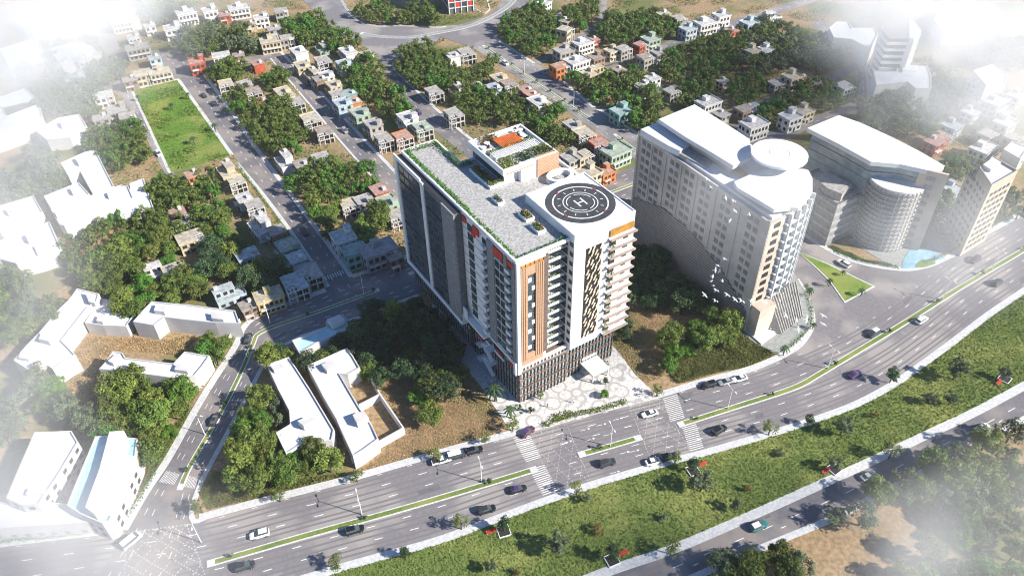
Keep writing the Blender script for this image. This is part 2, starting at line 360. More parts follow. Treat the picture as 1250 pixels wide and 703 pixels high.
# left street
lsW = [(100, 735), (140, 672), (156, 647), (183, 600), (209.6, 560), (250, 488), (291, 423), (300, 402), (320, 386), (399, 356), (470, 327), (498.6, 316), (560, 292), (640, 262), (770, 205), (850, 172), (920, 141)]
lsE = [(190, 735), (222, 672), (232, 641), (243, 587), (262, 552), (293, 495), (319, 445), (330, 428), (367, 409), (435, 387), (510, 359), (540, 345), (590, 325), (680, 288), (785, 240), (870, 205), (935, 172)]
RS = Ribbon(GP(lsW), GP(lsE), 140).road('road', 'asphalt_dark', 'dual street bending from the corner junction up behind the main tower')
walk('sidewalk', lsW[2:9]+[(399, 356)], 2.2, label='pale pavement on the west side of the left street')
walk('sidewalk', [(431, 339.5), (470, 326), (498, 315), (560, 290)], 2.0, label='pavement corner in front of the purple-windowed house')
walk('sidewalk', [(251, 634), (236, 641), (231, 634), (230, 621), (243, 587), (262, 552), (293, 495), (319, 445), (330, 428), (367, 409), (435, 387), (510, 359)], -1.4, label='narrow pavement on the east side of the left street', smooth=False)
# street 1
s1L = [(180, 62), (217, 96), (252, 140), (282, 186), (354, 286), (399, 353), (415, 375)]; s1R = [(218, 62), (249, 87), (282, 132), (320, 187), (395, 286), (432, 337), (450, 360)]
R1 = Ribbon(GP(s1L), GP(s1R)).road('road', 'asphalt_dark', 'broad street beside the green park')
walk('sidewalk', s1R[1:6], -1.8, label='pavement on the right side of the park street')
walk('sidewalk', [(287, 200), (320, 240), (354, 286), (398, 351)], 1.6, label='pavement on the left side of the park street below the lawn')
# street 2
s2L = [(300, 45), (329, 72), (374, 125), (422, 182), (487, 254), (520, 290)]; s2R = [(318, 45), (345, 64), (400, 120), (456, 180), (520, 245), (560, 280)]
R2 = Ribbon(GP(s2L), GP(s2R)).road('road', 'asphalt_dark', 'street lined with small houses behind the main tower')
walk('sidewalk', s2R[1:], -1.6, label='bluish pavement beside the row of small houses')
walk('sidewalk', s2L[1:], 1.0, label='narrow pavement on the left of the house-lined street')
# street 3
s3L = [(440, 38), (456, 63), (496, 131), (538, 166), (600, 215), (640, 250)]; s3R = [(470, 55), (482, 82), (500, 101), (566, 161), (630, 208), (680, 245)]
R3 = Ribbon(GP(s3L), GP(s3R)).road('road', 'asphalt_dark', 'street passing behind the roof garden')
walk('sidewalk', s3R[1:], -1.6, label='pavement on the right of the street behind the roof garden')
# boulevard
bL = [(540, 38), (579, 60), (605, 77), (679, 127), (746, 174), (790, 206)]; bR = [(590, 38), (606, 47), (653.6, 77), (689, 101), (746, 141), (780, 163), (830, 196)]
R4 = Ribbon(GP(bL), GP(bR)).road('road', 'asphalt', 'tree-lined boulevard with a planted strip, upper centre')
walk('sidewalk', [(606, 44), (610, 49), (653, 77)], -1.6, label='pavement along the wood beside the boulevard')
walk('sidewalk', [(731, 133), (746, 141), (780, 163), (800, 176)], -1.8, label='pavement beside the teal house')
walk('sidewalk', [(690, 100), (726, 131)], -1.6, label='pavement below the dark wood on the boulevard')
# side streets
E1 = Ribbon(GP([(676, 92), (728, 79), (800, 57), (838, 42), (930, 14), (1000, -8)]), GP([(690, 100), (735, 86), (800, 65), (857, 46), (935, 22), (1010, -2)])).road('road', 'asphalt', 'pale lane between the rows of houses, upper right')
E2 = Ribbon(GP([(650, 76), (676, 61), (725, 28), (732, 0), (740, -20)]), GP([(659, 79), (684, 63), (735, 30), (741, 0), (750, -20)])).road('road', 'asphalt', 'lane climbing past the big round wood')
E3 = Ribbon(GP([(729, 133), (770, 118), (811, 104), (852, 93)]), GP([(737, 139), (775, 124), (815, 110), (856, 99)])).road('road', 'asphalt_dark', 'short shaded lane right of the boulevard')
E4 = Ribbon(GP([(840, 206), (886, 180), (925, 165), (1000, 141), (1040, 125), (1090, 108)]), GP([(850, 215), (895, 190), (940, 176), (1005, 152), (1060, 135), (1100, 120)])).road('road', 'asphalt', 'street running behind the glass office building')
E5 = Ribbon(GP([(990, 30), (1025, 55), (1040, 68), (1044, 90), (1046, 124)]), GP([(1003, 26), (1040, 50), (1057, 72), (1062, 95), (1064, 130)])).road('road', 'asphalt', 'pale road bending past the hazy office building')
E6 = Ribbon(GP([(884, 143), (949, 115), (1000, 95), (1045, 76)]), GP([(892, 149), (955, 122), (1010, 103), (1050, 84)])).road('road', 'asphalt_dark', 'narrow shaded lane among trees, upper right')
walk('sidewalk', [(1057, 72), (1062, 95), (1064, 128)], -2, label='pale pavement beside the hazy buildings')
# top plaza
sheet('road', GP([(345, -25), (394, 25), (409, 38), (440, 56), (462, 66), (482, 82), (520, 60), (540, 46), (579, 60), (606, 47), (607, 38), (640, 10), (668, -25), (604, -25), (612, 4), (596, 20), (560, 31), (529, 33), (490, 31), (455, 31), (432, 20), (415, -5), (405, -25)]), 'asphalt', label='broad paved circus at the top of the picture')
# top-left streets
T1r = Ribbon(GP([(70, -30), (94, 0), (128, 66), (136, 80)]), GP([(92, -30), (115, 0), (149, 62), (156, 74)])).road('road', 'asphalt', 'hazy street in the far upper left')
T2r = Ribbon(GP([(-30, 140), (60, 121), (128, 106), (205, 88), (250, 78), (330, 66)]), GP([(-30, 150), (62, 131), (130, 114), (225, 95), (252, 87), (335, 73)])).road('road', 'asphalt', 'street crossing the far end of the green park')
T3r = Ribbon(GP([(136, 98), (145, 112), (172, 158), (196, 203), (206, 216)]), GP([(152, 100), (160, 111), (186, 158), (209, 204), (216, 216)])).road('road', 'asphalt', 'narrow street on the left of the green park')
T4r = Ribbon(GP([(-30, 20), (10, 100), (40, 160)]), GP([(-5, 20), (32, 100), (60, 160)])).road('road', 'asphalt', 'hazy street at the far left edge')
# park lawn
park = GP([(163, 111), (216, 98), (281, 190), (209, 211)])
def grassblades(name, polys, n, m, size, label, ex=None, hmax=.5):
    P = fill(polys, n, False)
    n = len(P); a = rng.uniform(0, 2*pi, n); s = rng.uniform(.6, 1.3, n)*size; h = rng.uniform(.4, 1, n)*hmax
    lean = rng.normal(0, .25, (n, 2))
    V = np.zeros((n, 3, 3)); V[:, 0, :2] = P-np.c_[np.cos(a), np.sin(a)]*s[:, None]/2; V[:, 1, :2] = P+np.c_[np.cos(a), np.sin(a)]*s[:, None]/2
    V[:, 2, :2] = P+lean; V[:, 2, 2] = h; V[:, :2, 2] = .0
    o = npmesh(name, V.reshape(-1, 3), np.arange(3*n).reshape(-1, 3), m); o['kind'] = 'stuff'; o['label'] = label; o['category'] = 'grass'; return o
pk = MB(); pk.prism(park, 0.0, .14); struct('lawn', pk, 'lawn', 'bright green rectangular park lawn, upper left')
walk('sidewalk', [(163, 111), (216, 98), (281, 190)], 1.6, label='pale pavement edging the park lawn on its right', smooth=False)
walk('sidewalk', [(209, 211), (163, 111)], 1.2, label='pale pavement edging the park lawn on its left', smooth=False)
# verge lawn: between main south walk and lower north walk
vp = GP([(364, 712), (446, 689), (530, 666), (604, 638), (672, 613), (729, 594), (814, 568), (930, 537), (988, 519), (1042, 499), (1087, 474), (1119, 452), (1159, 423), (1204, 389), (1250, 358), (1370, 276), (1400, 385), (1250, 467), (1190, 499), (1130, 527), (1059, 561), (932, 619), (827, 664), (744, 694), (600, 760), (300, 760)])
vb = MB(); vb.prism(vp, 0, .12); struct('lawn', vb, 'grass', 'long sloping green lawn between the avenue and the lower road')
strip1 = GP([(243, 633), (330, 609), (420, 585), (500, 561), (560, 544), (618, 528), (616, 522), (560, 538), (500, 554), (420, 578), (330, 601), (243, 626)])
# medians
MED = []
def median(name, px, wd, label, green='grass', h=.16, shrubs=0):
    h = h+.004*len(MED)
    C = resample(GP(px), step=2.0); A1 = offset(C, wd/2); A2 = offset(C, -wd/2)
    poly = [tuple(p) for p in A1]+[tuple(p) for p in A2[::-1]]
    b = MB(); b.prism(poly, 0, h)
    o = struct(name, b, 'kerb', label, 'median'); ROADS.append(poly)
    A1 = offset(C, wd/2-.35); A2 = offset(C, -wd/2+.35)
    V = []; n = len(C)
    for i in range(n): V += [(A1[i][0], A1[i][1], h+.02), (A2[i][0], A2[i][1], h+.02)]
    b2 = MB(); b2.add(V[2:-2], [(2*i, 2*i+1, 2*i+3, 2*i+2) for i in range(n-3)]); g2 = b2.build('lawn', green); g2['kind'] = 'structure'; g2['label'] = 'green strip on the '+label; g2['category'] = 'grass strip'
    MED.append(C); return C
mc1 = median('median', [(252.6, 688.5), (310, 672), (372, 654), (470, 627), (560, 601), (655.6, 572)], 2.0, 'long planted median of the avenue, left part')
mc2 = median('median', [(706, 555.5), (740, 546), (783, 533.5)], 2.0, 'short planted median between the two hatched crossings')
mc3 = median('median', [(827.5, 519), (906, 494), (970, 473), (1003, 455), (1048, 428), (1114, 388), (1174, 350), (1250, 305), (1360, 237)], 2.0, 'planted median of the avenue, right part')
mc4 = median('median', [(219, 598), (233, 567), (271, 501), (296, 451), (309, 420), (322, 404), (399, 377), (463, 353.5)], 1.7, 'planted median of the left street')
mc5 = median('median', [(499, 335), (540, 318), (640, 275), (765, 228), (800, 214)], 1.7, 'planted median behind the main tower')
mc6 = median('median', [(589.6, 56), (620, 77), (660, 105), (722.7, 147)], 1.6, 'planted median of the boulevard')
mc7 = median('median', [(749.6, 164), (772, 181), (800, 200)], 1.6, 'planted median of the boulevard, near part')
# white ring kerbs in the circus
for px, wd, lb in (([(440, 41), (462, 45), (500, 46), (533, 41), (577, 31), (612, 14), (628, 0), (636, -18)], 3.2, 'white curved kerb of the circus, outer ring'),
               ([(405, -20), (415, -2), (432, 22), (455, 32), (490, 32), (529, 34), (545, 33)], 1.4, 'white curved kerb of the circus, inner ring')):
    median('median', px, wd, lb, 'plazag')
walk('kerb', [(592, -10), (597, 12), (592, 17), (580, 11)], .8, 'kerb', label='white kerb round the grassy island of the circus', smooth=False, cat='kerb')
# triangular traffic island
isl = GP([(972, 307), (1010, 322), (1068, 350), (1031, 370), (1012, 343), (990, 322)])
b = MB(); b.prism(isl, 0, .2); struct('traffic_island', b, 'kerb', 'raised triangular traffic island between the towers', 'traffic island'); ROADS.append(isl)
b = MB(); b.prism(offset_poly(isl, .5), .2, .24); struct('lawn', b, 'lawn', 'bright green grass on the triangular island')
# ---------------------------------------------------------------- markings
mk = MB(); zm = _z[0]+.01
def dash_all(R, fr, z, **k):
    for f in fr: R.dashes(mk, f, z, **k)
dash_all(RM, (.17, .34), .05, L=2.3, gap=7.5, w=.2); dash_all(RM, (.66, .83), .05, L=2.3, gap=7.5, w=.2)
dash_all(RL, (.5,), RL.z+.01, L=3, gap=6, w=.25)
dash_all(RL, (.72,), RL.z+.01, L=1.5, gap=12, w=.25)
dash_all(RS, (.14, .28, .72, .86), RS.z+.01, L=2, gap=4, w=.22)
for r in (R1, R2, R3): dash_all(r, (.33, .66), r.z+.01, L=2, gap=5, w=.22)
dash_all(R4, (.2, .72, .86), R4.z+.01, L=2, gap=5, w=.22)
for r in (E1, E4, E5, T1r, T3r): dash_all(r, (.5,), r.z+.01, L=2, gap=5, w=.22)
for t in np.arange(0, .9, .018): RM.quad(mk, t, t+.003, .012, .018, .06)
struct('road_marking', mk, 'line', 'white dashed lane lines on the roads', 'road marking')
def zebra(R, f0, f1, pxc, length, nst, z, label):
    X, Y = G(*pxc); t = R.near(X, Y); tot = R.length(); b = MB()
    for i in range(nst):
        f = f0+(f1-f0)*(i+.5)/nst; R.quad(b, t-length/2/tot, t+length/2/tot, f-.17*(f1-f0)/nst, f+.17*(f1-f0)/nst, z)
    return struct('zebra_crossing', b, 'line', label, 'zebra crossing')
zebra(RM, .02, .45, (643, 548), 4.6, 14, .06, 'white zebra crossing in front of the purple car, north carriageway'); zebra(RM, .55, .98, (662, 592), 4.6, 14, .06, 'white zebra crossing right of the blue-purple car, south carriageway')
zebra(RM, .02, .45, (822, 500), 4.6, 14, .06, 'white zebra crossing beside the white car, north carriageway'); zebra(RM, .55, .98, (845, 532), 4.6, 14, .06, 'white zebra crossing at the start of the right median')
zebra(RS, .05, .44, (198, 580), 3.6, 11, RS.z+.02, 'white zebra crossing at the foot of the left street, west lanes'); zebra(RS, .56, .95, (232, 587), 3.6, 11, RS.z+.02, 'white zebra crossing at the foot of the left street, east lanes')
zebra(R1, .05, .9, (402, 340), 2.4, 10, R1.z+.02, 'worn zebra crossing at the foot of the park street')
b = MB()
for f in (.06, .12, .22, .29, .38, .44, .56, .62, .71, .78, .88, .94): RM.quad(b, .0, 1, f-.012, f+.012, _z[0]+.0 if False else .038, 159)
struct('tyre_wear', b, 'wear', 'faint wheel tracks along the lanes of the avenue', 'road marking')
b = MB(); r9 = random.Random(4)
for i in range(46):
    R_ = r9.choice([RM, RM, RL, RS, R1, R2, R3, R4]); t = r9.uniform(.03, .95); f = r9.choice([.1, .25, .4, .6, .75, .9]); L_ = R_.length(); dl = r9.uniform(1.5, 7)/L_
    R_.quad(b, t, t+dl, f-r9.uniform(.02, .05), f+r9.uniform(.02, .06), (.042 if R_ is RM else R_.z+.006)+i*.00005)
struct('road_patch', b, 'patchd', 'darker repair patches in the asphalt', 'road patch')
def hatch(quad_px, n, z, label, wd=.17, dx=None):
    Q = [np.array(G(*p)) for p in quad_px]; b = MB()
    P = lambda u, v: (Q[0]*(1-u)+Q[1]*u)*(1-v)+(Q[3]*(1-u)+Q[2]*u)*v
    def seg(a, c):
        d = c-a; L = np.linalg.norm(d)
        if L < .5: return
        k = max(1, int(L/1.0))
        for i in range(k):     # dotted paint
            m = a+d*(i+.5)/k; b.obox(m, d/L, .5*L/k, wd, z, z+.004)
    for (p, q) in ((0, 1), (1, 2), (2, 3), (3, 0)): seg(Q[p], Q[q])
    for i in range(-n, n+1):
        for s in (1, -1):
            pts = []
            for u in (0, 1):
                v = i/n+u*s if s > 0 else i/n+1-u+0 
            u0, u1 = 0., 1.; f = (lambda u: i/n+u) if s > 0 else (lambda u: i/n+1-u)
            us = [u for u in np.linspace(0, 1, 101) if 0 <= f(u) <= 1]
            if len(us) > 2: seg(P(us[0], f(us[0])), P(us[-1], f(us[-1])))
    return struct('road_marking', b, 'faded', label, 'road marking')
hatch([(648, 526), (690, 514), (722, 590), (676, 603)], 3, .058, 'white diamond hatching of the left crossing on the avenue')
hatch([(768, 497), (806, 486), (842, 549), (796, 564)], 3, .058, 'white diamond hatching of the right crossing on the avenue')
hatch([(155, 650), (228, 640), (252, 706), (150, 728)], 4, .075, 'faded white diamond hatching in the lower left junction', .32)
# soft tyre marks / arrows
b = MB()
for (x, y) in [(712, 525), (732, 519), (752, 512), (690, 540), (718, 537), (740, 531), (760, 553), (748, 577), (772, 551)]:
    X, Y = G(x, y); t = RM.near(X, Y); d = RM.at(min(t+.01, 1), .2)-RM.at(t, .2); d = d/np.linalg.norm(d)
    b.obox((X, Y), d, 1.8, .14, .05, .056); q = np.array((X, Y))+d*1.7; n_ = np.array((-d[1], d[0]))
    b.add([(*(q+d*.5), .056), (*(q+n_*.35-d*.3), .056), (*(q-n_*.35-d*.3), .056)], [(0, 1, 2)])
struct('road_marking', b, 'line', 'white lane arrows between the two hatched crossings', 'road marking')
# bright plot edges: hedgelines
def hedge(px, wd, h, label, leafm='leafbr', z=0, name='hedge', world=None, cat='hedge', dens=14):
    P = resample(world if world else GP(px), step=.5, smooth=False); n = int(len(P)*dens*.5*wd+20)
    i = rng.integers(0, len(P), n); Q = offset(P, 1) if len(P) > 2 else P; Nn = Q-P
    c = P[i]+Nn[i]*rng.uniform(-wd/2, wd/2, n)[:, None]+rng.normal(0, .1, (n, 2)); zz = z+rng.uniform(.05, h, n)
    return leaves(name, np.c_[c, zz], .45, leafm, None), label
def leafquads(C, size, outward=None, jitter=.7):
    n = len(C); nn = rng.normal(0, 1, (n, 3)); nn[:, 2] += .6
    if outward is not None: nn = nn*jitter+outward*1.6
    nn /= np.linalg.norm(nn, axis=1)[:, None]
    a = np.cross(nn, rng.normal(0, 1, (n, 3))); a /= np.linalg.norm(a, axis=1)[:, None]+1e-9; b = np.cross(nn, a)
    s = (size*rng.uniform(.6, 1.3, n))[:, None]; V = np.stack([C-a*s*.5, C-b*s*.34+nn*s*.05, C+a*s*.5, C+b*s*.34+nn*s*.05], 1)
    return V.reshape(-1, 3), np.arange(4*n).reshape(-1, 4)
def leaves(name, C, size, m, parent=None):
    V, Fq = leafquads(C, size); return npmesh(name, V, Fq, m, parent)
def mkhedge(px, wd, h, label, leafm='leafbr', **k):
    o, l = hedge(px, wd, h, label, leafm, **k); tag(o, label, 'hedge'); return o
mkhedge([(196, 566), (231, 494), (262, 449), (293, 398)], 1.4, 1.0, 'low green hedge along the west side of the left street')
mkhedge([(143, 646), (165, 618), (190, 574)], 1.4, 1.0, 'low green hedge beside the blue-roofed white office')
mkhedge([(0, 662), (60, 656), (139, 645)], 1.2, .8, 'low hedge in the bottom left corner below the white offices')
mkhedge([(1130, 322), (1160, 308), (1204, 281), (1248, 255)], 1.6, 1.0, 'low hedge at the foot of the brown office block')
mkhedge([(1018, 307), (1054, 320), (1096, 327)], 1.8, 1.0, 'curved hedge in front of the glass office building')
mkhedge([(916, 168), (978, 147), (1036, 126)], 1.4, .9, 'low hedge on the lane behind the glass office building')
mkhedge([(689, 95), (730, 84), (800, 66)], 1.0, .8, 'low hedge between the upper right lane and the dark wood', leafm='leaf')
mkhedge([(1044, 120), (1050, 88)], 1.4, .9, 'short hedge beside the pale bending road')
mkhedge([(290, 200), (322, 244), (356, 290), (398, 347)], .8, .9, 'thin hedge in front of the houses below the park')
mkhedge([(985, 348), (986, 362), (992, 380), (990, 398), (972, 418), (955, 429)], 1.0, .9, 'curved hedge round the grey plaza of the pale tower')
# ================================================================== main tower (local x = right, y = back)
def parts(name, geos, m, parent, cap=100, key=None):
    """geos: list of functions/boxes; first `cap` each its own part, the rest one part"""
    geos = sorted(geos, key=key) if key else geos
    out = []
    for g_ in geos[:cap]:
        b = MB(); [b.box(*q) for q in g_]; out.append(b.build(name, m, parent))
    if len(geos) > cap:
        b = MB(); [b.box(*q) for g_ in geos[cap:] for q in g_]; o = b.build(name, m, parent); o['kind'] = 'stuff'
    return out
FR = lambda g_: (g_[0][2]-g_[0][5]*.4)   # nearest and highest first
T = empty('residential_tower', (*fromAB(131, 82), 0), ROT)
tag(T, 'white, timber-brown and grey residential tower with a round dark helipad on its roof', 'tower building')
ZP, ZR = 16.0, 54.5; FL = 3.2
# podium
b = MB(); b.box(1.2, 18.0, .6, 66, 0, ZP); b.box(18.0, 36.6, 1.4, 60, 0, ZP)
b.box(-.3, 1.2, 28, 66, 4, ZP); b.build('podium', 'brick', T)
b = MB()
for z in (3.2, 6.6, 9.8, 13.0):
    b.box(1.05, 1.2, .6, 66, z, z+.25); b.box(1.2, 17.9, .42, .6, z, z+.25); b.box(18.1, 36.6, 1.22, 1.4, z, z+.25)
b.build('floor_band', 'conc', T)
wn = []; 
for k, z in enumerate((.5, 3.7, 7.1, 10.3)):
    for i in range(13):   # front
        x = 1.8+i*1.24; wn.append([(x, x+.5, .48, .6, z+.2, z+1.7)])
    for i in range(14):
        if k < 1 and 3 < i < 10: continue
        x = 18.9+i*1.26; wn.append([(x, x+.5, 1.28, 1.4, z+.2, z+1.7)])
for k, z in enumerate((.5, 3.7, 7.1, 10.3, 13.4)):
    for i in range(40):
        y = 1.8+i*1.58
        if y > 27 and k > 0: wn.append([(-.42, -.3, y, y+.75, max(z, 4.3), z+1.9)])
        elif y <= 27: wn.append([(1.06, 1.2, y, y+.75, z, z+1.9)])
parts('window', wn, 'glassb', T, key=FR)
# pale mullions / arch heads of the podium
b = MB(); b2 = MB(); sp_ = MB()
for z in (2.3, 5.6, 9.0): sp_.box(1.2, 17.9, .3, .42, z, z+.9); sp_.box(18.1, 36.6, 1.1, 1.22, z, z+.9)
sp_.build('spandrel', mat('spandrel', (.24, .155, .12), .8, (.16, .11, .09), .8, 4), T)
for i in range(13):
    x = 1.8+i*1.24; b.box(x+.74, x+.84, .2, .5, .2, 12.2); b2.box(x, x+.42, .36, .6, 13.6, 14.9)
for i in range(14):
    x = 18.9+i*1.26; b.box(x+.72, x+.86, 1.0, 1.3, 3.4 if 3 < i < 10 else .2, 12.2); b2.box(x, x+.42, 1.16, 1.4, 13.6, 14.9)
for i in range(40):
    y = 1.8+i*1.58
    if y > 27: b.box(-.6, -.4, y+.9, y+1.1, 4.2, 12.4)
    else: b.box(.85, 1.1, y+.9, y+1.1, .2, 12.4)
b.build('mullion', 'dark', T); b2.build('arch_window', 'white', T)
b = MB()
for z in (2.6, 6.0): b.box(2.0, 17.6, .3, .44, z, z+.5); b.box(19, 24, 1.1, 1.24, z, z+.5)
b.build('shopfront_band', 'wood', T)
b = MB(); b.box(1.0, 17.6, .1, .36, ZP-1.0, ZP-.6); b.box(.7, 1.0, .1, 27.8, ZP-1.0, ZP-.6); b.build('white_line', 'white', T)
b = MB(); b.box(1.4, 17.5, .25, .55, ZP-.5, ZP+.2); b.box(19, 26, .9, 1.35, ZP-.6, ZP+.1); b.build('red_band', 'red', T)
b = MB(); b.box(24, 30.5, -5.5, 1.2, 3.4, 3.75); b.box(24.2, 24.5, -5.2, -4.9, 0, 3.4); b.box(30, 30.3, -5.2, -4.9, 0, 3.4); b.build('entrance_canopy', 'white', T)
b = MB(); b.box(24.5, 30, .9, 1.25, 4.5, 5.4); b.build('entrance_sign_band', 'white', T)
b = MB(); b.box(24.5, 30, 1.2, 1.38, .1, 3.2); b.build('entrance_door', 'glassb', T)
# shaft cores
b = MB(); b.box(.6, 10.2, .4, 66, ZP, ZR); b.box(10.2, 12.6, 5.0, 66.1, ZP, ZR); b.box(12.6, 17.6, 5.0, 21.9, ZP, ZR); b.box(12.6, 18, 22, 50.1, ZP, ZR); b.box(18, 38, 22.0, 50, ZP, ZR)
b.build('wall', 'white', T)
b = MB(); b.box(17.6, 38, -1.5, 22, ZP-.8, 57.2)
b.build('helipad_block', 'white', T)
# left-front face (x = .6): pieces in y (0..28)
b = MB(); b.box(.2, .6, .0, 28, ZP+1.2, ZR+.2)
b.build('side_wall', 'white', T)
b = MB()
for y0, y1 in ((.5, 1.8), (4.2, 5.6), (10.8, 14.2)): b.box(-.15, .2, y0, y1, ZP+2, ZR-.2)
b.build('slat_panel', 'greyslat', T)
g1 = []; g2 = []; bal = []; yel = []
nf = 11
for k in range(nf):
    z = ZP+2.2+k*FL
    g1.append([(.02, .2, 5.9, 7.9, z+.5, z+2.7)]); g1.append([(.02, .2, 8.4, 10.4, z+.5, z+2.7)])
    g1.append([(.02, .2, 22.0, 23.3, z+.3, z+2.8)]); g1.append([(.02, .2, 23.6, 24.9, z+.3, z+2.8)])
    g1.append([(.05, .2, 14.6, 16.8, z+.9, z+2.8)]); g1.append([(.05, .2, 2.0, 3.9, z+.9, z+2.8)])
    bal.append([(-1.1, .2, 14.4, 17, z, z+.25), (-1.1, -.95, 14.4, 17, z+.25, z+1.1), (-1.1, .2, 14.4, 14.5, z+.25, z+1.1)])
    bal.append([(-.9, .2, 1.9, 4.1, z, z+.25), (-.9, -.75, 1.9, 4.1, z+.25, z+1.1)])
    if k % 3 == 1: yel.append([(-.4, .1, 3.6, 4.0, z+1.1, z+2.9)])
parts('side_window', g1, 'glass', T); parts('side_balcony', bal, 'white', T); parts('yellow_panel', yel, 'amber', T)
parts('floor_joint', [[q] for k in range(nf+1) for z in (ZP+2.2+k*FL,) for q in ((.1, .2, 17.2, 21.8, z, z+.1), (.1, .2, 25.2, 27.8, z, z+.1), (.08, .2, 5.7, 10.6, z, z+.12))], 'conc', T)
parts('red_panel', [[(-.2, .2, 25.4, 27.4, ZR-2.2, ZR-.3)], [(-.2, .2, 18.4, 21.6, ZR-2.6, ZR-.3)], [(-.2, .2, 20.6, 22.4, ZR-4.2, ZR-2.7)], [(-.2, .2, 6.2, 10.6, ZR-3.2, ZR-.4)], [(-.2, .2, 1.0, 3.9, ZR-2.2, ZR-.6)]], 'red', T)
# stepped white frames and openings between podium and shaft
b = MB(); b.box(-.5, .5, 0, 1.1, ZP-2.6, ZP+2.4); b.box(-.3, .55, 1.1, 16, ZP+.9, ZP+1.7); b.box(-1.6, .5, 16, 28.2, ZP-.4, ZP+.5); b.box(-1.6, -1.2, 26, 28.2, ZP+.5, ZP+4); b.box(-.9, -.6, 6, 16, ZP-1.6, ZP-1.0)
b.build('terrace_frame', 'white', T)
parts('terrace_opening', [[(-1.3, .55, 17.2, 21, ZP-2.3, ZP-.6)], [(-1.3, .55, 22.5, 26, ZP-2.3, ZP-.6)], [(-.5, .55, 7, 12, ZP-.8, ZP+.7)]], 'dark', T)
parts('terrace_panel', [[(-1.45, -1.3, 17.6, 20.4, ZP-2.3, ZP-1.3)], [(-.7, -.5, 7.5, 10.5, ZP-.9, ZP-.1)], [(-.5, -.3, 1.6, 3.6, ZP-.6, ZP+.4)]], 'red', T)
# rear-left projecting volume y 28..66, x -2.4
X = -2.4
b = MB(); b.box(X+.5, .2, 28.2, 65.8, ZP-2.4, ZR); b.build('bay_core', 'darkslat', T)
b = MB(); b.box(X, X+.5, 64.4, 66.2, ZP-3.6, ZR+.8); b.box(X, X+.5, 46.8, 48.6, ZP-2.0, ZR+.2); b.box(X, X+.5, 28, 64.4, ZP-3.4, ZP-1.9); b.box(X, X+.5, 48.6, 64.4, ZR-.6, ZR+.8); b.box(X+.5, .5, 27.9, 28.2, ZP-3.4, ZP+1)
b.build('white_frame', 'white', T)
b = MB(); b.box(X-.05, X+.5, 28.2, 35.5, ZP-1.5, ZR-.1)
b.build('slat_screen', 'greyslat', T)
gg = []; sl = []
for k in range(12):
    z = ZP-1.2+k*FL
    for y0 in (36.5, 40.1, 43.7, 50, 53.6, 57.2, 60.8): gg.append([(X+.35, X+.5, y0, y0+3.0, z+.5, z+2.6)])
    sl.append([(X+.1, X+.5, 36, 46.4, z, z+.28), (X+.15, X+.5, 49, 64, z, z+.28)])
parts('bay_window', gg, 'glass', T, key=FR); parts('bay_balcony', sl, 'darkslat', T)
# front-left wood volume
b = MB(); b.box(1.3, 3.6, -.35, .4, ZP+2.2, ZR-2.0); b.box(6.2, 8.8, -.35, .4, ZP+2.2, ZR-2.0); b.box(3.6, 6.2, -.35, .4, ZP+2.2, ZP+4.4); b.box(3.6, 6.2, -.35, .4, ZR-5, ZR-2)
b.build('timber_screen', 'wood', T); b = MB()
for i in range(11):
    if not 3.4 < 1.45+i*.68 < 6.2: b.box(1.45+i*.68, 1.6+i*.68, -.5, -.35, ZP+2.2, ZR-2.0)
b.box(1.3, 8.8, -.46, -.35, ZP+2.2, ZP+2.5); b.build('timber_rib', mat('wood_dark', (.43, .28, .185), .7, (.37, .24, .155), 1), T)
b = MB(); b.box(.2, 1.3, -.4, .4, ZP-2.4, ZR+.4); b.box(1.3, 9.2, -.45, .4, ZR-.7, ZR+.4); b.box(1.3, 17.8, -.5, .4, ZP-.6+.4, ZP+.35); b.build('front_frame', 'white', T)
b = MB()
for i in range(5): b.box(1.8+i*1.4, 2.9+i*1.4, -.2, .4, ZR-1.9, ZR-.8)
b.build('amber_loggia', 'amber', T)
b = MB(); b.box(8.8, 10.4, -.1, .4, ZP+2.2, ZR-.7); b.build('grey_pier', 'brick', T); b = MB(); b.box(10.2, 10.75, 1.0, 5.0, ZP+.5, ZR-.7); b.build('recess_shade_panel', 'brick', T)  # recess side panel is dark to paint in the recess's deeper shade
b = MB(); b.box(1.3, 8.8, -.3, .4, ZP+.5, ZP+1.9)
b.build('timber_rail', 'wood', T)
g1 = []; pn = []
for k in range(int((ZR-5-ZP-4.4)/FL)+1):
    z = ZP+4.6+k*FL*.97
    g1.append([(3.7, 4.8, .0, .39, z, z+2.7)]); g1.append([(4.9, 6.1, .0, .39, z, z+2.7)]); pn.append([(3.8+(k % 2)*1.2, 4.9+(k % 2)*1.2, -.2, 0, z+1.4, z+2.8)])
parts('front_window', g1, 'glass', T); parts('white_panel', pn, 'white', T)
# recessed balconies
bal = []; sh = []; pl = []
for k in range(12):
    z = ZP+1.0+k*FL
    bal.append([(11.0, 16.9, 1.4, 4.8, z, z+.25), (11.0, 15.8, 1.4, 1.52, z+.25, z+1.0)])
    sh.append([(10.9, 14.2, 4.8, 5, z+.35, min(z+3.0, ZR-.2))]); sh.append([(14.5, 17.5, 4.8, 5, z+.35, min(z+3.0, ZR-.2))]); sh.append([(17.45, 17.6, 1.3, 4.6, z+.35, z+2.7)]); sh.append([(17.5, 17.6, -1.1, .3, z+1.0, z+2.4)])  # wide door glass also puts the recess's shade into its back wall
    pl.append((12+.5*(k % 3), 2.1, z+.9)); pl.append((15.2, 2.0, z+.8))
parts('recessed_balcony', bal, 'white', T); parts('balcony_door', sh, 'glass', T)
for p in pl: leaves('balcony_plant', np.array(p)+rng.normal(0, (.5, .2, .4), (34, 3)), .45, 'leafbr', T)
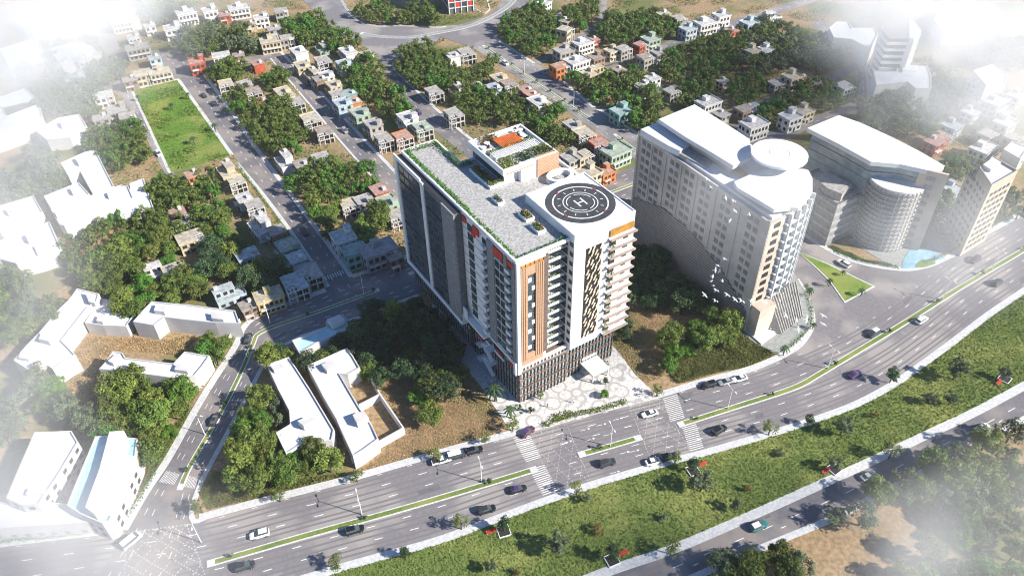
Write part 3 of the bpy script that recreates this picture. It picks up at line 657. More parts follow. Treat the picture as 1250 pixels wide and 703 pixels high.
# helipad block front (y=-1.5)
b = MB(); 
for k in range(13): b.box(18.0, 28.5, -1.54, -1.5, ZP+.5+k*FL, ZP+.58+k*FL)
b.build('panel_joint', 'conc', T)
b = MB(); b.box(21.6, 27.0, -1.56, -1.5, ZP+2.2, ZR-3.2); b.build('screen_recess', 'dark', T)
b = MB(); yy = -1.9
nrow = 22; hh = (ZR-3.2-ZP-2.2)/nrow
for r in range(nrow):      # woven zigzag screen of slanting white blades
    for c in range(4):
        if (r+c) % 3 == 2: continue
        z0 = ZP+2.2+r*hh; x0 = 21.7+c*1.32+(.35 if r % 2 else 0)
        V = [(x0, yy, z0), (x0+.55, yy, z0), (x0+1.25, yy, z0+hh), (x0+.7, yy, z0+hh)]; V += [(x, yy+.25, z) for x, y, z in V]
        b.add(V, [(0, 1, 2, 3), (7, 6, 5, 4), (0, 4, 5, 1), (1, 5, 6, 2), (2, 6, 7, 3), (3, 7, 4, 0)])
b.build('woven_screen', mat('screen_cream', (.70, .60, .46), .7, (.55, .45, .33), .5), T)
bal = []; bd = []; dr = []; pl = []
b = MB(); b.box(29.0, 38.02, -1.52, -1.5, ZP+1, ZR+.6); b.build('balcony_back', 'blockfl', T)
for k in range(12):
    z = ZP+.4+k*FL
    bal.append([(28.8+.25*(k % 2), 38.1, -3.0, -1.5, z, z+.25)])
    bd.append([(28.8+.25*(k % 2), 38.1, -3.12, -3.0, z-.05, z+.65)])
    dr.append([(29.6, 31.8, -1.62, -1.5, z+.4, z+2.7)]); dr.append([(34.4, 36.0, -1.62, -1.5, z+1.1, z+2.6)])
    if k % 3 != 2: pl.append((30.2, -2.3, z+.9))
parts('balcony_slab', bal, 'white', T); parts('balcony_railing', bd, mat('rail_tan', (.42, .31, .25), .7, (.34, .25, .2), 1.0), T); parts('balcony_window', dr, 'dark', T)
for p in pl: leaves('balcony_plant', np.array(p)+rng.normal(0, (.5, .25, .5), (40, 3)), .45, 'leaf', T)
b = MB(); b.box(29.4, 37.6, -1.9, -1.5, ZR-2.2, ZR-.2); b.build('amber_loggia', 'amber', T)
b = MB(); b.box(29, 38.05, -2.2, -1.5, ZP-1.0, ZP+.3); b.build('grille', 'dark', T)
b = MB()
for k in range(12):
    z = ZP+1+k*FL; b.box(38, 38.1, 3, 8, z+.5, z+2.3); b.box(38, 38.1, 12, 17, z+.5, z+2.3)
b.build('end_window', 'glass', T)
# roof
b = MB(); b.box(.9, 12, 50, 65.5, ZR, ZR+.12); b.box(.9, 37.5, 22.6, 50, ZR, ZR+.12); b.box(.9, 17.5, 1.0, 22.6, ZR, ZR+.12); b.build('roof_terrace', 'terr', T)
b = MB(); Z1 = ZR+1.0
b.box(.2, .9, 0, 66, ZR, Z1); b.box(.9, 18, .4, 1.0, ZR, Z1); b.box(.9, 12.6, 65.5, 66.1, ZR, Z1); b.box(12.0, 12.6, 50, 65.5, ZR, Z1); b.box(37.5, 38.1, 22, 50, ZR, Z1); b.box(12.6, 37.5, 49.5, 50.1, ZR, Z1)
b.build('parapet', 'white', T)
# helipad
b = MB(); Zh = 57.2
b.box(17.6, 38.1, -1.5, -1.1, Zh, Zh+.25); b.box(17.6, 18.0, -1.1, 21.6, Zh, Zh+.25); b.box(37.7, 38.1, -1.1, 21.6, Zh, Zh+.25); b.box(17.6, 38.1, 21.6, 22.0, Zh, Zh+.25)
b.build('helipad_kerb', 'white', T)
cx, cy = 28.1, 10.3
b = MB(); b.cyl(cx, cy, Zh, Zh+.1, 9.7, n=72); HP = b.build('helipad', 'pad', T)
b = MB(); z = Zh+.12
for i in range(4): b.ring(cx, cy, z, 7.45, 7.85, 18, a0=i*pi/2+.08+ .4, a1=(i+1)*pi/2-.08+.4)
b.ring(cx, cy, z, 4.7, 4.95, 60); 
for i in range(4): b.ring(cx, cy, z, 3.75, 4.0, 14, a0=i*pi/2+.12, a1=(i+1)*pi/2-.12)
for i in range(12):
    t = i*pi/6+.2; b.obox((cx+6.1*cos(t), cy+6.1*sin(t)), (cos(t), sin(t)), .9, .22, z, z+.01)
b.build('ring_marking', 'line', HP)
b = MB(); b.box(cx-1.3, cx-.85, cy-1.7, cy+1.7, z, z+.02); b.box(cx+.85, cx+1.3, cy-1.7, cy+1.7, z, z+.02); b.box(cx-.85, cx+.85, cy-.22, cy+.22, z, z+.02); b.build('letter_h', 'line', HP)
for i in range(4):
    t = i*pi/2+.4; b = MB(); b.cyl(cx+7.65*cos(t), cy+7.65*sin(t), Zh+.1, Zh+.2, .3); b.build('pad_light', mat('pad_light', (.5, .05, .1), .5), HP)
# penthouse
px0, px1, py0, py1 = 16.2, 35.2, 31.5, 51.5
b = MB(); b.box(px0+1.4, px1, py0+1.6, py1, ZR, 58.6); b.build('penthouse_wall', 'white', T)
b = MB(); b.box(px0+1.2, px0+1.38, py0+2.4, py1-.5, ZR+.8, 58.3); b.box(px0+2, px0+10, py0+1.45, py0+1.6, ZR+1.8, 58.2) if False else None; b.build('penthouse_glazing', 'glass', T)
b = MB(); b.box(px1-7.4, px1+.2, py0-.4, py0+1.6, ZR, 60.4); b.build('penthouse_timber_wall', 'wood', T)
b = MB(); b.box(px0, px1, py0, py1, 58.6, 59.6); b.box(px0, px1, py0, py0+.5, 59.6, 60.6); b.box(px0, px0+.5, py0+.5, py1, 59.6, 60.6); b.box(px1-.5, px1, py0+.5, py1, 59.6, 60.6); b.box(px0+.5, px1-.5, py1-.5, py1, 59.6, 60.6)
b.box(px1-13, px1-7.4, py0-.1, py0+1.4, ZR, 60.3)
PH = b.build('penthouse_roof', 'white', T)
b = MB(); b.box(px0+.5, px1-.5, py0+.5, py1-.5, 59.6, 59.68); b.build('roof_deck', mat('deck_pale', (.66, .65, .62), .8, (.36, .35, .33), 1.1, 4), PH)
b = MB(); b.box(px0+1, px1-8, py0-.15, py0, 58.9, 59.2); b.build('gold_trim', 'wood', PH)
b = MB()
for i in range(14): b.box(px0+6.5+i*.55, px0+6.9+i*.55, py1-9.2, py1-3.6, 60.6, 60.85)
b.box(px0+6.3, px0+14.3, py1-9.3, py1-9.0, 60.3, 60.6); b.box(px0+6.3, px0+14.3, py1-3.9, py1-3.6, 60.3, 60.6)
for xx in (px0+6.4, px0+13.9):
    for yy in (py1-9.2, py1-3.9): b.box(xx, xx+.3, yy, yy+.3, 59.68, 60.3)
b.build('orange_pergola', 'orange', PH)
b = MB()
for i in range(24): b.box(px0+1.5+i*.66, px0+1.75+i*.66, py0+6.0, py0+9.6, 61.0, 61.2)
for yy in (py0+6.1, py0+9.2):
    b.box(px0+1.4, px0+17.2, yy, yy+.25, 60.75, 61.0)
    for i in range(5): b.box(px0+1.5+i*3.8, px0+1.75+i*3.8, yy, yy+.25, 59.68, 60.75)
b.build('white_pergola', 'white', PH)
TI = T.matrix_basis
def TL(x, y, z): 
    c, s = cos(ROT), sin(ROT); p = fromAB(131, 82); return (p[0]+c*x-s*y, p[1]+s*x+c*y, z)
def roofleaf(name, boxes, n, size, m, label, cat, world=True, group=None):
    P = []
    for (x0, x1, y0, y1, z0, z1) in boxes:
        k = int(n*(x1-x0)*(y1-y0))+6; q = np.c_[rng.uniform(x0, x1, k), rng.uniform(y0, y1, k), rng.uniform(z0, z1, k)]; P.append(q)
    C = np.concatenate(P); C = np.array([TL(*q) for q in C]); o = leaves(name, C, size, m); tag(o, label, cat, group); return o
roofleaf('roof_hedge', [(.9, 2.4, 27, 65.2, ZR+.2, ZR+1.5), (.9, 1.9, 1.2, 27, ZR+.2, ZR+1.4)], 30, .5, 'leafbr', 'long green hedge behind the left parapet of the main tower roof', 'hedge')
roofleaf('roof_hedge', [(1.9, 17.6, 1.0, 2.0, ZR+.2, ZR+1.3)], 16, .5, 'leafbr', 'short green hedge behind the front parapet of the main tower roof', 'hedge')
roofleaf('roof_hedge', [(10.8, 12, 48, 65, ZR+.2, ZR+1.6), (12, 15.6, 47.6, 49.4, ZR+.2, ZR+1.5), (2, 12, 64.0, 65.4, ZR+.2, ZR+1.4)], 16, .5, 'leafbr', 'green hedge round the far end of the main tower roof', 'hedge')
def planter(x0, x1, y0, y1, label, m='leaf', h=.9, z=ZR+.12, L=None):
    e = empty('roof_planter', TL((x0+x1)/2, (y0+y1)/2, z), ROT); tag(e, label, 'planter')
    a, c = (x1-x0)/2, (y1-y0)/2; b = MB(); b.box(-a, a, -c, -c+.3, 0, h); b.box(-a, a, c-.3, c, 0, h); b.box(-a, -a+.3, -c+.3, c-.3, 0, h); b.box(a-.3, a, -c+.3, c-.3, 0, h)
    if L: b.box(a, L, -c, -c+2.4, 0, h)
    b.box(-a+.3, a-.3, -c+.3, c-.3, 0, h-.2); b.build('planter_box', 'white', e)
    n = int((x1-x0)*(y1-y0)*26); C = np.c_[rng.uniform(-a+.4, a-.4, n), rng.uniform(-c+.4, c-.4, n), rng.uniform(h-.2, h+.8, n)]
    if L: k = int((L-a)*2.4*26); C = np.r_[C, np.c_[rng.uniform(a, L-.3, k), rng.uniform(-c+.3, -c+2.1, k), rng.uniform(h-.1, h+.8, k)]]
    leaves('shrub', C, .5, m, e)
    if L or m == 'leaf': leaves('flowers', C[::7]+np.array([0, 0, .25]), .4, 'flower', e)
    return e
planter(12.6, 15.8, 33, 45, 'large L-shaped white planter with red flowers beside the penthouse', L=7.0)
planter(10.2, 12.4, 24.5, 28.5, 'small white planter of grasses in the middle of the main tower roof', 'leafgrey')
planter(12.4, 15.2, 13.6, 18.0, 'white planter left of the helipad, the farther of two', 'leaf')
planter(12.0, 14.6, 7.2, 11.4, 'white planter left of the helipad, the nearer of two', 'leaf')
# spiral ring
e = empty('roof_ring', TL(32.5, 26.2, ZR+.12), ROT); tag(e, 'round white ring structure on the terrace behind the helipad', 'skylight')
b = MB(); n = 40
V = []
for i in range(n):
    t = 2*pi*i/n; c, s = cos(t), sin(t); V += [(4.3*c, 3.3*s, 0), (4.3*c, 3.3*s, 1.7), (3.2*c, 2.3*s, 1.7), (3.2*c, 2.3*s, 0)]
Fc = []
for i in range(n):
    for j in range(3): a = 4*i+j; c = (4*((i+1) % n))+j; Fc.append((a, c, c+1, a+1))
b.add(V, Fc); b.build('ring_wall', 'white', e)
b = MB(); b.cyl(0, 0, 0, .9, 1.6, 1.2, 20); b.build('inner_drum', 'terr', e)
# roof garden clumps
for (x0, x1, y0, y1, m_, lb) in ((1.2, 6, .8, 4.6, 'leaf', 'bushy planting at the left front corner of the penthouse roof'), (7.5, 12, 1.2, 5, 'leafdark', 'dark round-leaved planting in the middle front of the penthouse roof'),
        (13.5, 18.4, 1.2, 6, 'leaf', 'green planting above the timber wall of the penthouse roof'), (1, 17.5, 10.2, 11.4, 'leaf', 'low hedge behind the white pergola on the penthouse roof'), (1.0, 16, 4.9, 5.7, 'leaf', 'low hedge in front of the white pergola on the penthouse roof'),
        (3, 9, 16.5, 19.3, 'leafrust', 'red-brown planting behind the orange pergola on the penthouse roof')):
    P = []
    k = int((x1-x0)*(y1-y0)*17); q = np.c_[rng.uniform(x0, x1, k)+px0, rng.uniform(y0, y1, k)+py0, rng.uniform(59.8, 61.2, k)]
    o = leaves('roof_planting', np.array([TL(*a) for a in q]), .6, m_); tag(o, lb, 'plants')
def patio_table(x, y, i, n, lb):
    e = empty('patio_table', TL(x, y, 59.68), ROT+i); tag(e, lb+' on the penthouse roof', 'table')
    b = MB(); b.cyl(0, 0, .68, .75, .95, n=12); b.build('tabletop', 'white', e); b = MB(); b.cyl(0, 0, 0, .68, .06); b.build('leg', 'steel', e)
    b = MB(); b.box(-1.9, -1.2, -.35, .35, .0, .45); b.box(-1.95, -1.8, -.35, .35, .45, .9); b.build('chair', 'dark', e); b = MB(); b.box(1.2, 1.9, -.35, .35, 0, .45); b.box(1.8, 1.95, -.35, .35, .45, .9); b.build('chair', 'dark', e)
for i, (x, y, lb) in enumerate([(8.2, 1.0+2.2, 'small round table in front of the pergola')] if False else []): pass
for i, (x, y, lb) in enumerate([(2.2, 14.5, 'small round white table near the left edge'), (4.4, 16.2, 'small round white table left of the red-brown planting'), (16.0, 14.2, 'small round white table right of the orange pergola'), (17.0, 17.3, 'small round white table in the far right corner'), (15.2, 17.6, 'small round white table behind the orange pergola')]):
    patio_table(px0+x, py0+y, i, i, lb)
# forecourt
FCp = GP([(588, 470), (618, 516), (630, 527), (648, 527), (700, 513), (760, 497), (803, 486), (795, 476), (776, 458), (757, 432), (746, 420), (690, 425), (640, 440)])
pc = mat('crazy_paving', (.62, .60, .57), .75)
n = pc.node_tree.nodes; l = pc.node_tree.links; geo = n.new('ShaderNodeNewGeometry'); vo = n.new('ShaderNodeTexVoronoi'); vo.feature = 'DISTANCE_TO_EDGE'; vo.inputs['Scale'].default_value = .6
nz = n.new('ShaderNodeTexNoise'); nz.inputs['Scale'].default_value = .6; mxv = n.new('ShaderNodeMix'); mxv.data_type = 'RGBA'; mxv.inputs[0].default_value = .12; l.new(geo.outputs['Position'], mxv.inputs[6]); l.new(nz.outputs[1], mxv.inputs[7])
l.new(geo.outputs['Position'], vo.inputs['Vector']); mr = n.new('ShaderNodeMapRange'); mr.inputs[1].default_value = .015; mr.inputs[2].default_value = .05; l.new(vo.outputs['Distance'], mr.inputs[0])
v2 = n.new('ShaderNodeTexVoronoi'); v2.inputs['Scale'].default_value = .22; l.new(geo.outputs['Position'], v2.inputs['Vector']); wv = n.new('ShaderNodeMath'); wv.operation = 'MULTIPLY'; wv.inputs[1].default_value = 9; l.new(v2.outputs['Distance'], wv.inputs[0]); sn = n.new('ShaderNodeMath'); sn.operation = 'SINE'; l.new(wv.outputs[0], sn.inputs[0])
m2 = n.new('ShaderNodeMapRange'); m2.inputs[1].default_value = -1; m2.inputs[2].default_value = -.6; l.new(sn.outputs[0], m2.inputs[0]); mn = n.new('ShaderNodeMath'); mn.operation = 'MINIMUM'; l.new(mr.outputs[0], mn.inputs[0]); l.new(m2.outputs[0], mn.inputs[1])
cm = n.new('ShaderNodeMix'); cm.data_type = 'RGBA'; cm.inputs[6].default_value = (.36, .345, .33, 1); cm.inputs[7].default_value = (.62, .60, .57, 1); l.new(mn.outputs[0], cm.inputs[0]); l.new(cm.outputs[2], n['Principled BSDF'].inputs['Base Color'])
M['crazy'] = pc
b = MB(); b.prism(FCp, 0, .13); struct('plaza', b, 'crazy', 'pale patterned stone forecourt in front of the main tower'); ROADS.append(FCp)
SW = GP([(528, 371), (540, 378), (600, 450), (625, 480), (640, 520), (630, 531), (617, 517), (586, 470), (553, 430), (524, 384)])
b = MB(); b.prism(SW, 0, .12); struct('path', b, 'paver', 'pale paved path along the left side of the main tower'); ROADS.append(SW)
mkhedge([(664, 520), (680, 513), (700, 507), (735, 500), (764, 491)], 1.8, .9, 'dark green hedge strip between the forecourt and the avenue', leafm='leaf', z=.1, dens=22)
mkhedge([(676, 512), (688, 507), (699, 507)], 3.2, .8, 'wide swelling of shrubs at the forecourt kerb', leafm='leaf', z=.1)
# external stair on the left side
e = empty('zigzag_stair', TL(-.2, 12, 0), ROT); tag(e, 'pale blue zigzag metal stair on the left side of the main tower podium', 'staircase')
b = MB()
for k in range(4):
    y0, y1 = (0, 6) if k % 2 == 0 else (6, 0)
    b.add([(-1.4, y0, 3+k*3), (-.3, y0, 3+k*3), (-.3, y1, 6+k*3), (-1.4, y1, 6+k*3), (-1.4, y0, 3.35+k*3), (-.3, y0, 3.35+k*3), (-.3, y1, 6.35+k*3), (-1.4, y1, 6.35+k*3)], [(0, 3, 2, 1), (4, 5, 6, 7), (0, 1, 5, 4), (2, 3, 7, 6), (0, 4, 7, 3), (1, 2, 6, 5)])
b.build('stair_flight', 'white', e)
for k in range(4):
    b = MB(); yy = 6 if k % 2 == 0 else 0; b.box(-2.6, .3, yy-1.2, yy+1.2, 6+k*3, 6.2+k*3); b.build('landing', 'paver', e)
# ================================================================== other large buildings
def centroid(p): return (sum(a for a, _ in p)/len(p), sum(b for _, b in p)/len(p))
def loc(poly, c): return [(x-c[0], y-c[1]) for x, y in poly]
def nearcam(p, q):           # edge faces the camera?
    mx, my = (p[0]+q[0])/2, (p[1]+q[1])/2; nx, ny = q[1]-p[1], -(q[0]-p[0]); return nx*(-mx)+ny*(-my) > 0
def wallwins(poly, c, z0, z1, step, fl, ww, wh, parent, m, name='window', cap=100, margin=1.0, inset=.04, only=None, frame=None):
    """poly world CCW; window boxes on camera-facing edges, sorted by size in view"""
    p = poly if area(poly) > 0 else poly[::-1]; W = []
    for i in range(len(p)):
        a, q = np.array(p[i]), np.array(p[(i+1) % len(p)])
        if not nearcam(a, q) or (only and not only(i, a, q)): continue
        L = np.linalg.norm(q-a); d = (q-a)/L; nrm = np.array((d[1], -d[0])); k = int((L-2*margin+step-ww)/step)
        if k < 1: continue
        off = (L-(k-1)*step)/2
        z = z0
        while z+wh < z1:
            for j in range(k):
                m_ = a+d*(off+j*step)+nrm*(inset-.12); dist = np.hypot(*m_)-z*.3
                W.append((dist, m_-np.array(c), d, z))
            z += fl
    W.sort(key=lambda t: t[0]); rest = MB()
    for i, (ds, m_, d, z) in enumerate(W):
        b = MB() if i < cap else rest
        b.obox(m_, d, ww, .3, z, z+wh)
        if i < cap:
            o = b.build(name, m, parent)
    if len(W) > cap: o = rest.build(name, m, parent); o['kind'] = 'stuff'
def block(name, outline, z, label, cat='building', wall='blockfl', roof='whiteb', par=.7, rim=.35, extras=(), wins=None, px=True, capz=None):
    """flat-roofed building from its roof outline; extras: (outline px, z0, z1, name, mat)"""
    if name in ('apartment_block', 'office_block'):      # low-rise: three storeys at most
        hs = .75 if outline[0][0] > 1000 else .6; z *= hs; par = .5; extras = [(q, a*hs, b_*hs, n_, m_) for q, a, b_, n_, m_ in extras]
        if wins: wins = dict(wins, a=(.9, z-.6)+wins['a'][2:3]+(2.6,)+wins['a'][4:5]+(1.3,))
    poly = GP(outline, z) if px else outline
    if area(poly) < 0: poly = poly[::-1]
    c = centroid(poly); e = empty(name, (c[0], c[1], 0)); tag(e, label, cat); OBST.append(offset_poly(poly, -1.0))
    P = loc(poly, c); In = offset_poly(P, rim); n = len(P)
    b = MB(); b.prism(P, 0, z-par, top=False)
    V = [(x, y, z-par) for x, y in P]+[(x, y, z) for x, y in P]+[(x, y, z) for x, y in In]+[(x, y, z-par) for x, y in In]
    Fc = []
    for i in range(n):
        j = (i+1) % n
        for k in range(3): Fc.append((k*n+i, k*n+j, (k+1)*n+j, (k+1)*n+i))
    b.add(V, Fc); b.build('wall', wall, e)
    b = MB(); b.add([(x, y, z-par+.01) for x, y in In], [tuple(range(n))]); b.build('roof', roof, e)
    for ex in extras:
        q = loc(GP(ex[0], ex[2]), c); b = MB(); b.prism(q, ex[1], ex[2]); b.build(ex[3], ex[4], e)
    if wins: wallwins(poly, c, *wins['a'], e, wins.get('m', 'glass'), **wins.get('k', {}))
    return e, c, poly
za = zt(0, 180, 3.197); zb = zt(0, 340, 3.197); zc = zt(0, 500, 3.4625); zd = zt(300, 370, 3.056); z5 = zt(0, 0, 3.516)
def sr(pts, z0, z1, name='stair_room', m='blockfl'): return (pts, z0, z1, name, m)
sunk = 'blockfl'
block('apartment_block', za([(236, 60), (330, 18), (372, 8), (445, 152), (362, 182), (312, 92), (270, 118)]), 11, 'white L-shaped flat-roofed block nearest the green park, at the left', extras=[sr(za([(290, 40), (325, 28), (340, 50), (305, 62)]), 10.3, 13)])
block('apartment_block', za([(170, 190), (306, 135), (350, 182), (262, 215), (200, 240)]), 11, 'small white flat-roofed block tucked behind the long white terrace at the left', extras=[sr(za([(270, 158), (300, 148), (312, 166), (282, 178)]), 10.3, 12.6)])
block('apartment_block', za([(198, 242), (470, 146), (500, 150), (520, 196), (402, 248), (250, 306), (232, 300)]), 11, 'long white flat-roofed terrace block between the left groves', extras=[sr(za([(210, 250), (260, 232), (270, 250), (220, 268)]), 10.3, 13), sr(za([(415, 175), (450, 163), (458, 180), (422, 192)]), 10.3, 12.4)])
block('apartment_block', za([(452, 226), (512, 206), (505, 140), (560, 120), (600, 240), (560, 238), (470, 272)]), 9, 'white flat-roofed block at the right end of the white terrace')
block('apartment_block', za([(-20, 232), (130, 188), (166, 250), (120, 285), (0, 328), (-30, 330)]), 11, 'white flat-roofed block at the left edge, the upper of two', extras=[sr(za([(20, 240), (60, 228), (70, 246), (30, 258)]), 10.3, 12.6)])
block('apartment_block', za([(-30, 375), (90, 325), (192, 288), (240, 398), (150, 430), (62, 452), (0, 436), (-30, 440)]), 11, 'white flat-roofed block at the left edge, the lower of two', extras=[sr(za([(96, 340), (140, 326), (152, 350), (108, 364)]), 10.3, 13), sr(za([(130, 385), (150, 378), (165, 410), (146, 418)]), 10.3, 11.4)])
block('apartment_block', z5([(-30, 468), (90, 440), (165, 432), (180, 500), (110, 560), (0, 600), (-30, 610)]), 10, 'hazy white block at the far left edge behind the trees')
block('apartment_block', z5([(150, 560), (250, 505), (340, 490), (375, 545), (300, 590), (200, 600)]), 10, 'long white flat-roofed block left of the tree clump by the park street', extras=[sr(z5([(255, 520), (290, 510), (300, 530), (262, 540)]), 9.3, 12)])
block('apartment_block', zb([(52, 318), (100, 262), (150, 212), (190, 165), (230, 118), (270, 80), (300, 38), (386, 58), (378, 88), (340, 112), (296, 168), (240, 240), (262, 262), (294, 296), (250, 320), (205, 352), (185, 338), (110, 356)]), 12, 'white stepped L-shaped block beside the dry brown yard, lower left', extras=[sr(zb([(165, 205), (205, 215), (190, 245), (150, 235)]), 11.3, 14.4), sr(zb([(330, 50), (352, 55), (368, 95), (346, 90)]), 11.3, 14), sr(zb([(80, 285), (120, 290), (110, 315), (70, 308)]), 11.3, 13)])
block('apartment_block', zb([(330, 172), (370, 110), (400, 78), (436, 84), (432, 128), (522, 142), (492, 186), (400, 182)]), 8, 'small low white L-shaped block between two larger white blocks', extras=[sr(zb([(385, 140), (408, 144), (398, 168), (375, 164)]), 7.3, 10)])
block('apartment_block', zb([(518, 168), (560, 120), (592, 88), (740, 102), (918, 124), (936, 174), (840, 172), (720, 160), (640, 150), (600, 182)]), 11, 'long white flat-roofed block beside the bend of the left street', extras=[sr(zb([(610, 96), (650, 100), (640, 130), (600, 124)]), 10.3, 13), sr(zb([(820, 128), (865, 134), (870, 160), (826, 154)]), 10.3, 13)])
block('apartment_block', zb([(386, 352), (415, 320), (440, 282), (478, 288), (490, 308), (640, 326), (676, 330), (720, 284), (818, 300), (790, 340), (758, 378), (700, 392), (640, 382), (520, 366)]), 11, 'white stepped block standing in front of the dense tree clump by the left street', extras=[sr(zb([(690, 330), (740, 338), (730, 362), (680, 354)]), 10.3, 12.6), sr(zb([(420, 320), (455, 290), (470, 300), (440, 330)]), 10.3, 12.6)])
W = dict(a=(2.0, 13.4, 3.4, 3.1, 1.6, 1.7), m='dark', k=dict(only=lambda i, a, q: (q-a)[1] > 5 or abs((q-a)[0]) > 20, name='window'))
block('office_block', zc([(25, 372), (85, 230), (145, 94), (302, 88), (330, 135), (250, 268), (162, 398), (90, 402)]), 14, 'white rectangular office block with square windows in the lower left corner', wins=dict(a=(1.5, 13.2, 3.4, 3.0, 1.5, 1.7), m='dark'), extras=[sr(zc([(120, 330), (190, 325), (180, 350), (108, 356)]), 13.3, 15)])
e_, c_, p_ = block('office_block', zc([(282, 402), (340, 260), (402, 112), (448, 108), (582, 120), (572, 200), (520, 330), (462, 470), (430, 478), (340, 440)]), 13, 'white office block with a bright blue roof strip and a raised white hall', roof='bluef', wins=dict(a=(1.5, 12.2, 3.4, 3.0, 1.5, 1.7), m='dark'),
      extras=[(zc([(360, 410), (420, 250), (462, 92), (524, 88), (534, 130), (480, 300), (440, 425), (400, 440)]), 12.3, 17, 'roof_hall', 'white'), (zc([(440, 425), (480, 310), (520, 190), (568, 196), (520, 330), (468, 450)]), 12.3, 12.9, 'roof_slab', 'whiteb')])
block('office_block', zc([(-60, 430), (-10, 385), (60, 400), (190, 385), (300, 400), (480, 432), (486, 462), (300, 480), (0, 500), (-60, 500)]), 9, 'hazy white low office wing along the avenue in the bottom left corner', wins=dict(a=(1.5, 8.2, 3.4, 3.0, 1.4, 1.5), m='conc'))
block('apartment_block', zd([(78, 228), (160, 200), (188, 240), (240, 320), (285, 395), (330, 470), (322, 510), (200, 530), (150, 560), (112, 482), (165, 450), (162, 400), (120, 320)]), 10, 'white stepped block, the left of the twin blocks inside the walled yard', extras=[sr(zd([(90, 232), (130, 222), (145, 238), (105, 250)]), 9.3, 11.6), sr(zd([(192, 438), (240, 418), (262, 432), (215, 456)]), 9.3, 13)])
block('apartment_block', zd([(228, 232), (300, 200), (378, 166), (400, 195), (426, 240), (380, 265), (350, 262), (385, 320), (428, 392), (470, 450), (495, 505), (440, 545), (400, 570), (368, 500), (338, 432), (290, 350)]), 10, 'white stepped block, the right of the twin blocks inside the walled yard', extras=[sr(zd([(282, 228), (320, 212), (340, 232), (302, 250)]), 9.3, 12), sr(zd([(398, 415), (440, 400), (458, 425), (415, 445)]), 9.3, 13)])
block('low_block', zd([(172, 138), (240, 112), (300, 88), (298, 68), (360, 40), (402, 86), (330, 118), (260, 150), (200, 186)]), 6.5, 'shaded stepped block beside the left street bend, blue shade coloured into its roof', roof='shadeblue', extras=[sr(zd([(302, 60), (350, 42), (370, 62), (322, 80)]), 6.3, 8.4)])
# yard walls
def wall(px, h, t, label, m='whiteb', name='boundary_wall'):
    P = [np.array(G(*p)) for p in px]; b = MB()
    for i in range(len(P)-1):
        d = P[i+1]-P[i]; L = np.linalg.norm(d); d = d/L; b.obox((P[i]+P[i+1])/2, d, L+t*.5 if i < len(P)-2 else L, t, 0, h-.004*i)
    o = b.build(name, m); tag(o, label, 'wall'); return o
wall(zd([(402, 178), (440, 235), (505, 362), (592, 488), (500, 540), (398, 598)]), 3.0, .4, 'white boundary wall round the right side of the walled yard')
wall(zd([(428, 402), (505, 362)]), 3.0, .35, 'short white cross wall inside the walled yard')
wall(zd([(140, 612), (100, 540), (62, 462), (100, 440)]), 2.6, .35, 'white boundary wall on the left of the walled yard')
wall(zb([(938, 170), (880, 270), (840, 340)]), 1.6, .25, 'low grey wall between the left street and the brown yard')
wall(zb([(640, 395), (735, 445)]), 1.4, .25, 'low wall beside the stepped white block') if False else None

# ---------------- pale tower (second)
ZT = 45.0
zk = zt(750, 110, 5.0); zl = zt(880, 180, 2.93)
base = GP([(782, 158), (943, 268), (957, 262), (970, 256), (980, 249), (988, 240), (993, 230), (992, 218), (984, 208), (972, 202), (936, 186), (890, 155), (852, 130), (826, 138)], ZT)
if area(base) < 0: base = base[::-1]
c = centroid(base); e = empty('pale_tower', (c[0], c[1], 0)); tag(e, 'tall pale concrete tower with a flat white disc over its curved white roof', 'tower building'); OBST.append(offset_poly(base, -2))
Lb = loc(base, c)
pale = mat('pale_concrete', (.48, .445, .41), .8, (.37, .345, .32), .12, 8, lines=(3.3, .12, (.31, .295, .28)))
palec = mat('pale_cream', (.58, .48, .39), .8, (.48, .40, .33), .2, 5)
b = MB(); b.prism(Lb, 0, ZT-1.2); b.build('wall', pale, e)
b = MB(); b.prism(offset_poly(Lb, .9), ZT-1.2, ZT-.2); b.build('roof', 'whiteb', e)
def edgewall(i0, i1): return np.array(base[i0]), np.array(base[i1])
# identify long left edge and front edge
def find(px): q = np.array(G(*px, ZT)); return int(np.argmin([np.hypot(*(np.array(p)-q)) for p in base]))
iB, iF = find((782, 158)), find((943, 268))
A0, A1_ = np.array(base[iB]), np.array(base[iF]); dL = (A1_-A0)/np.linalg.norm(A1_-A0); nL = np.array((dL[1], -dL[0])); LL = np.linalg.norm(A1_-A0)
if nL @ (-c[0], -c[1]) < 0 and nL @ (A0-np.array(c)) < 0: nL = -nL
if nL @ (A0-np.array(c)) < 0: nL = -nL
def LB(b, t0, t1, z0, z1, o0=-.1, o1=.12, mi=0):      # box on the left face, t in metres from the back
    p = A0+dL*(t0+t1)/2+nL*(o0+o1)/2-np.array(c); b.obox(p, dL, t1-t0, o1-o0, z0, z1, mi)
wd = []
for t0 in (.06, .16, .30, .42, .55, .70, .89):
    for k in range(10):
        z = 10.5+k*3.3
        for dt in (0, 2.6):
            b = MB(); LB(b, t0*LL+dt-1.9, t0*LL+dt-.1, z, z+1.7); wd.append((k, b))
wd.sort(key=lambda t: -t[0])
mat('soft_glass', (.13, .135, .14), .3, (.19, .19, .19), .3, 3, spec=.6); M['soft_glass'] = MATS['soft_glass']
for k, b in wd[:100]: b.build('window', 'soft_glass', e)
b = MB()
for k, q in wd[100:]: b.v, b.f, b.mi = b.v, b.f, b.mi; b.add(q.v, q.f)
o = b.build('window', 'soft_glass', e); o['kind'] = 'stuff'
b = MB()
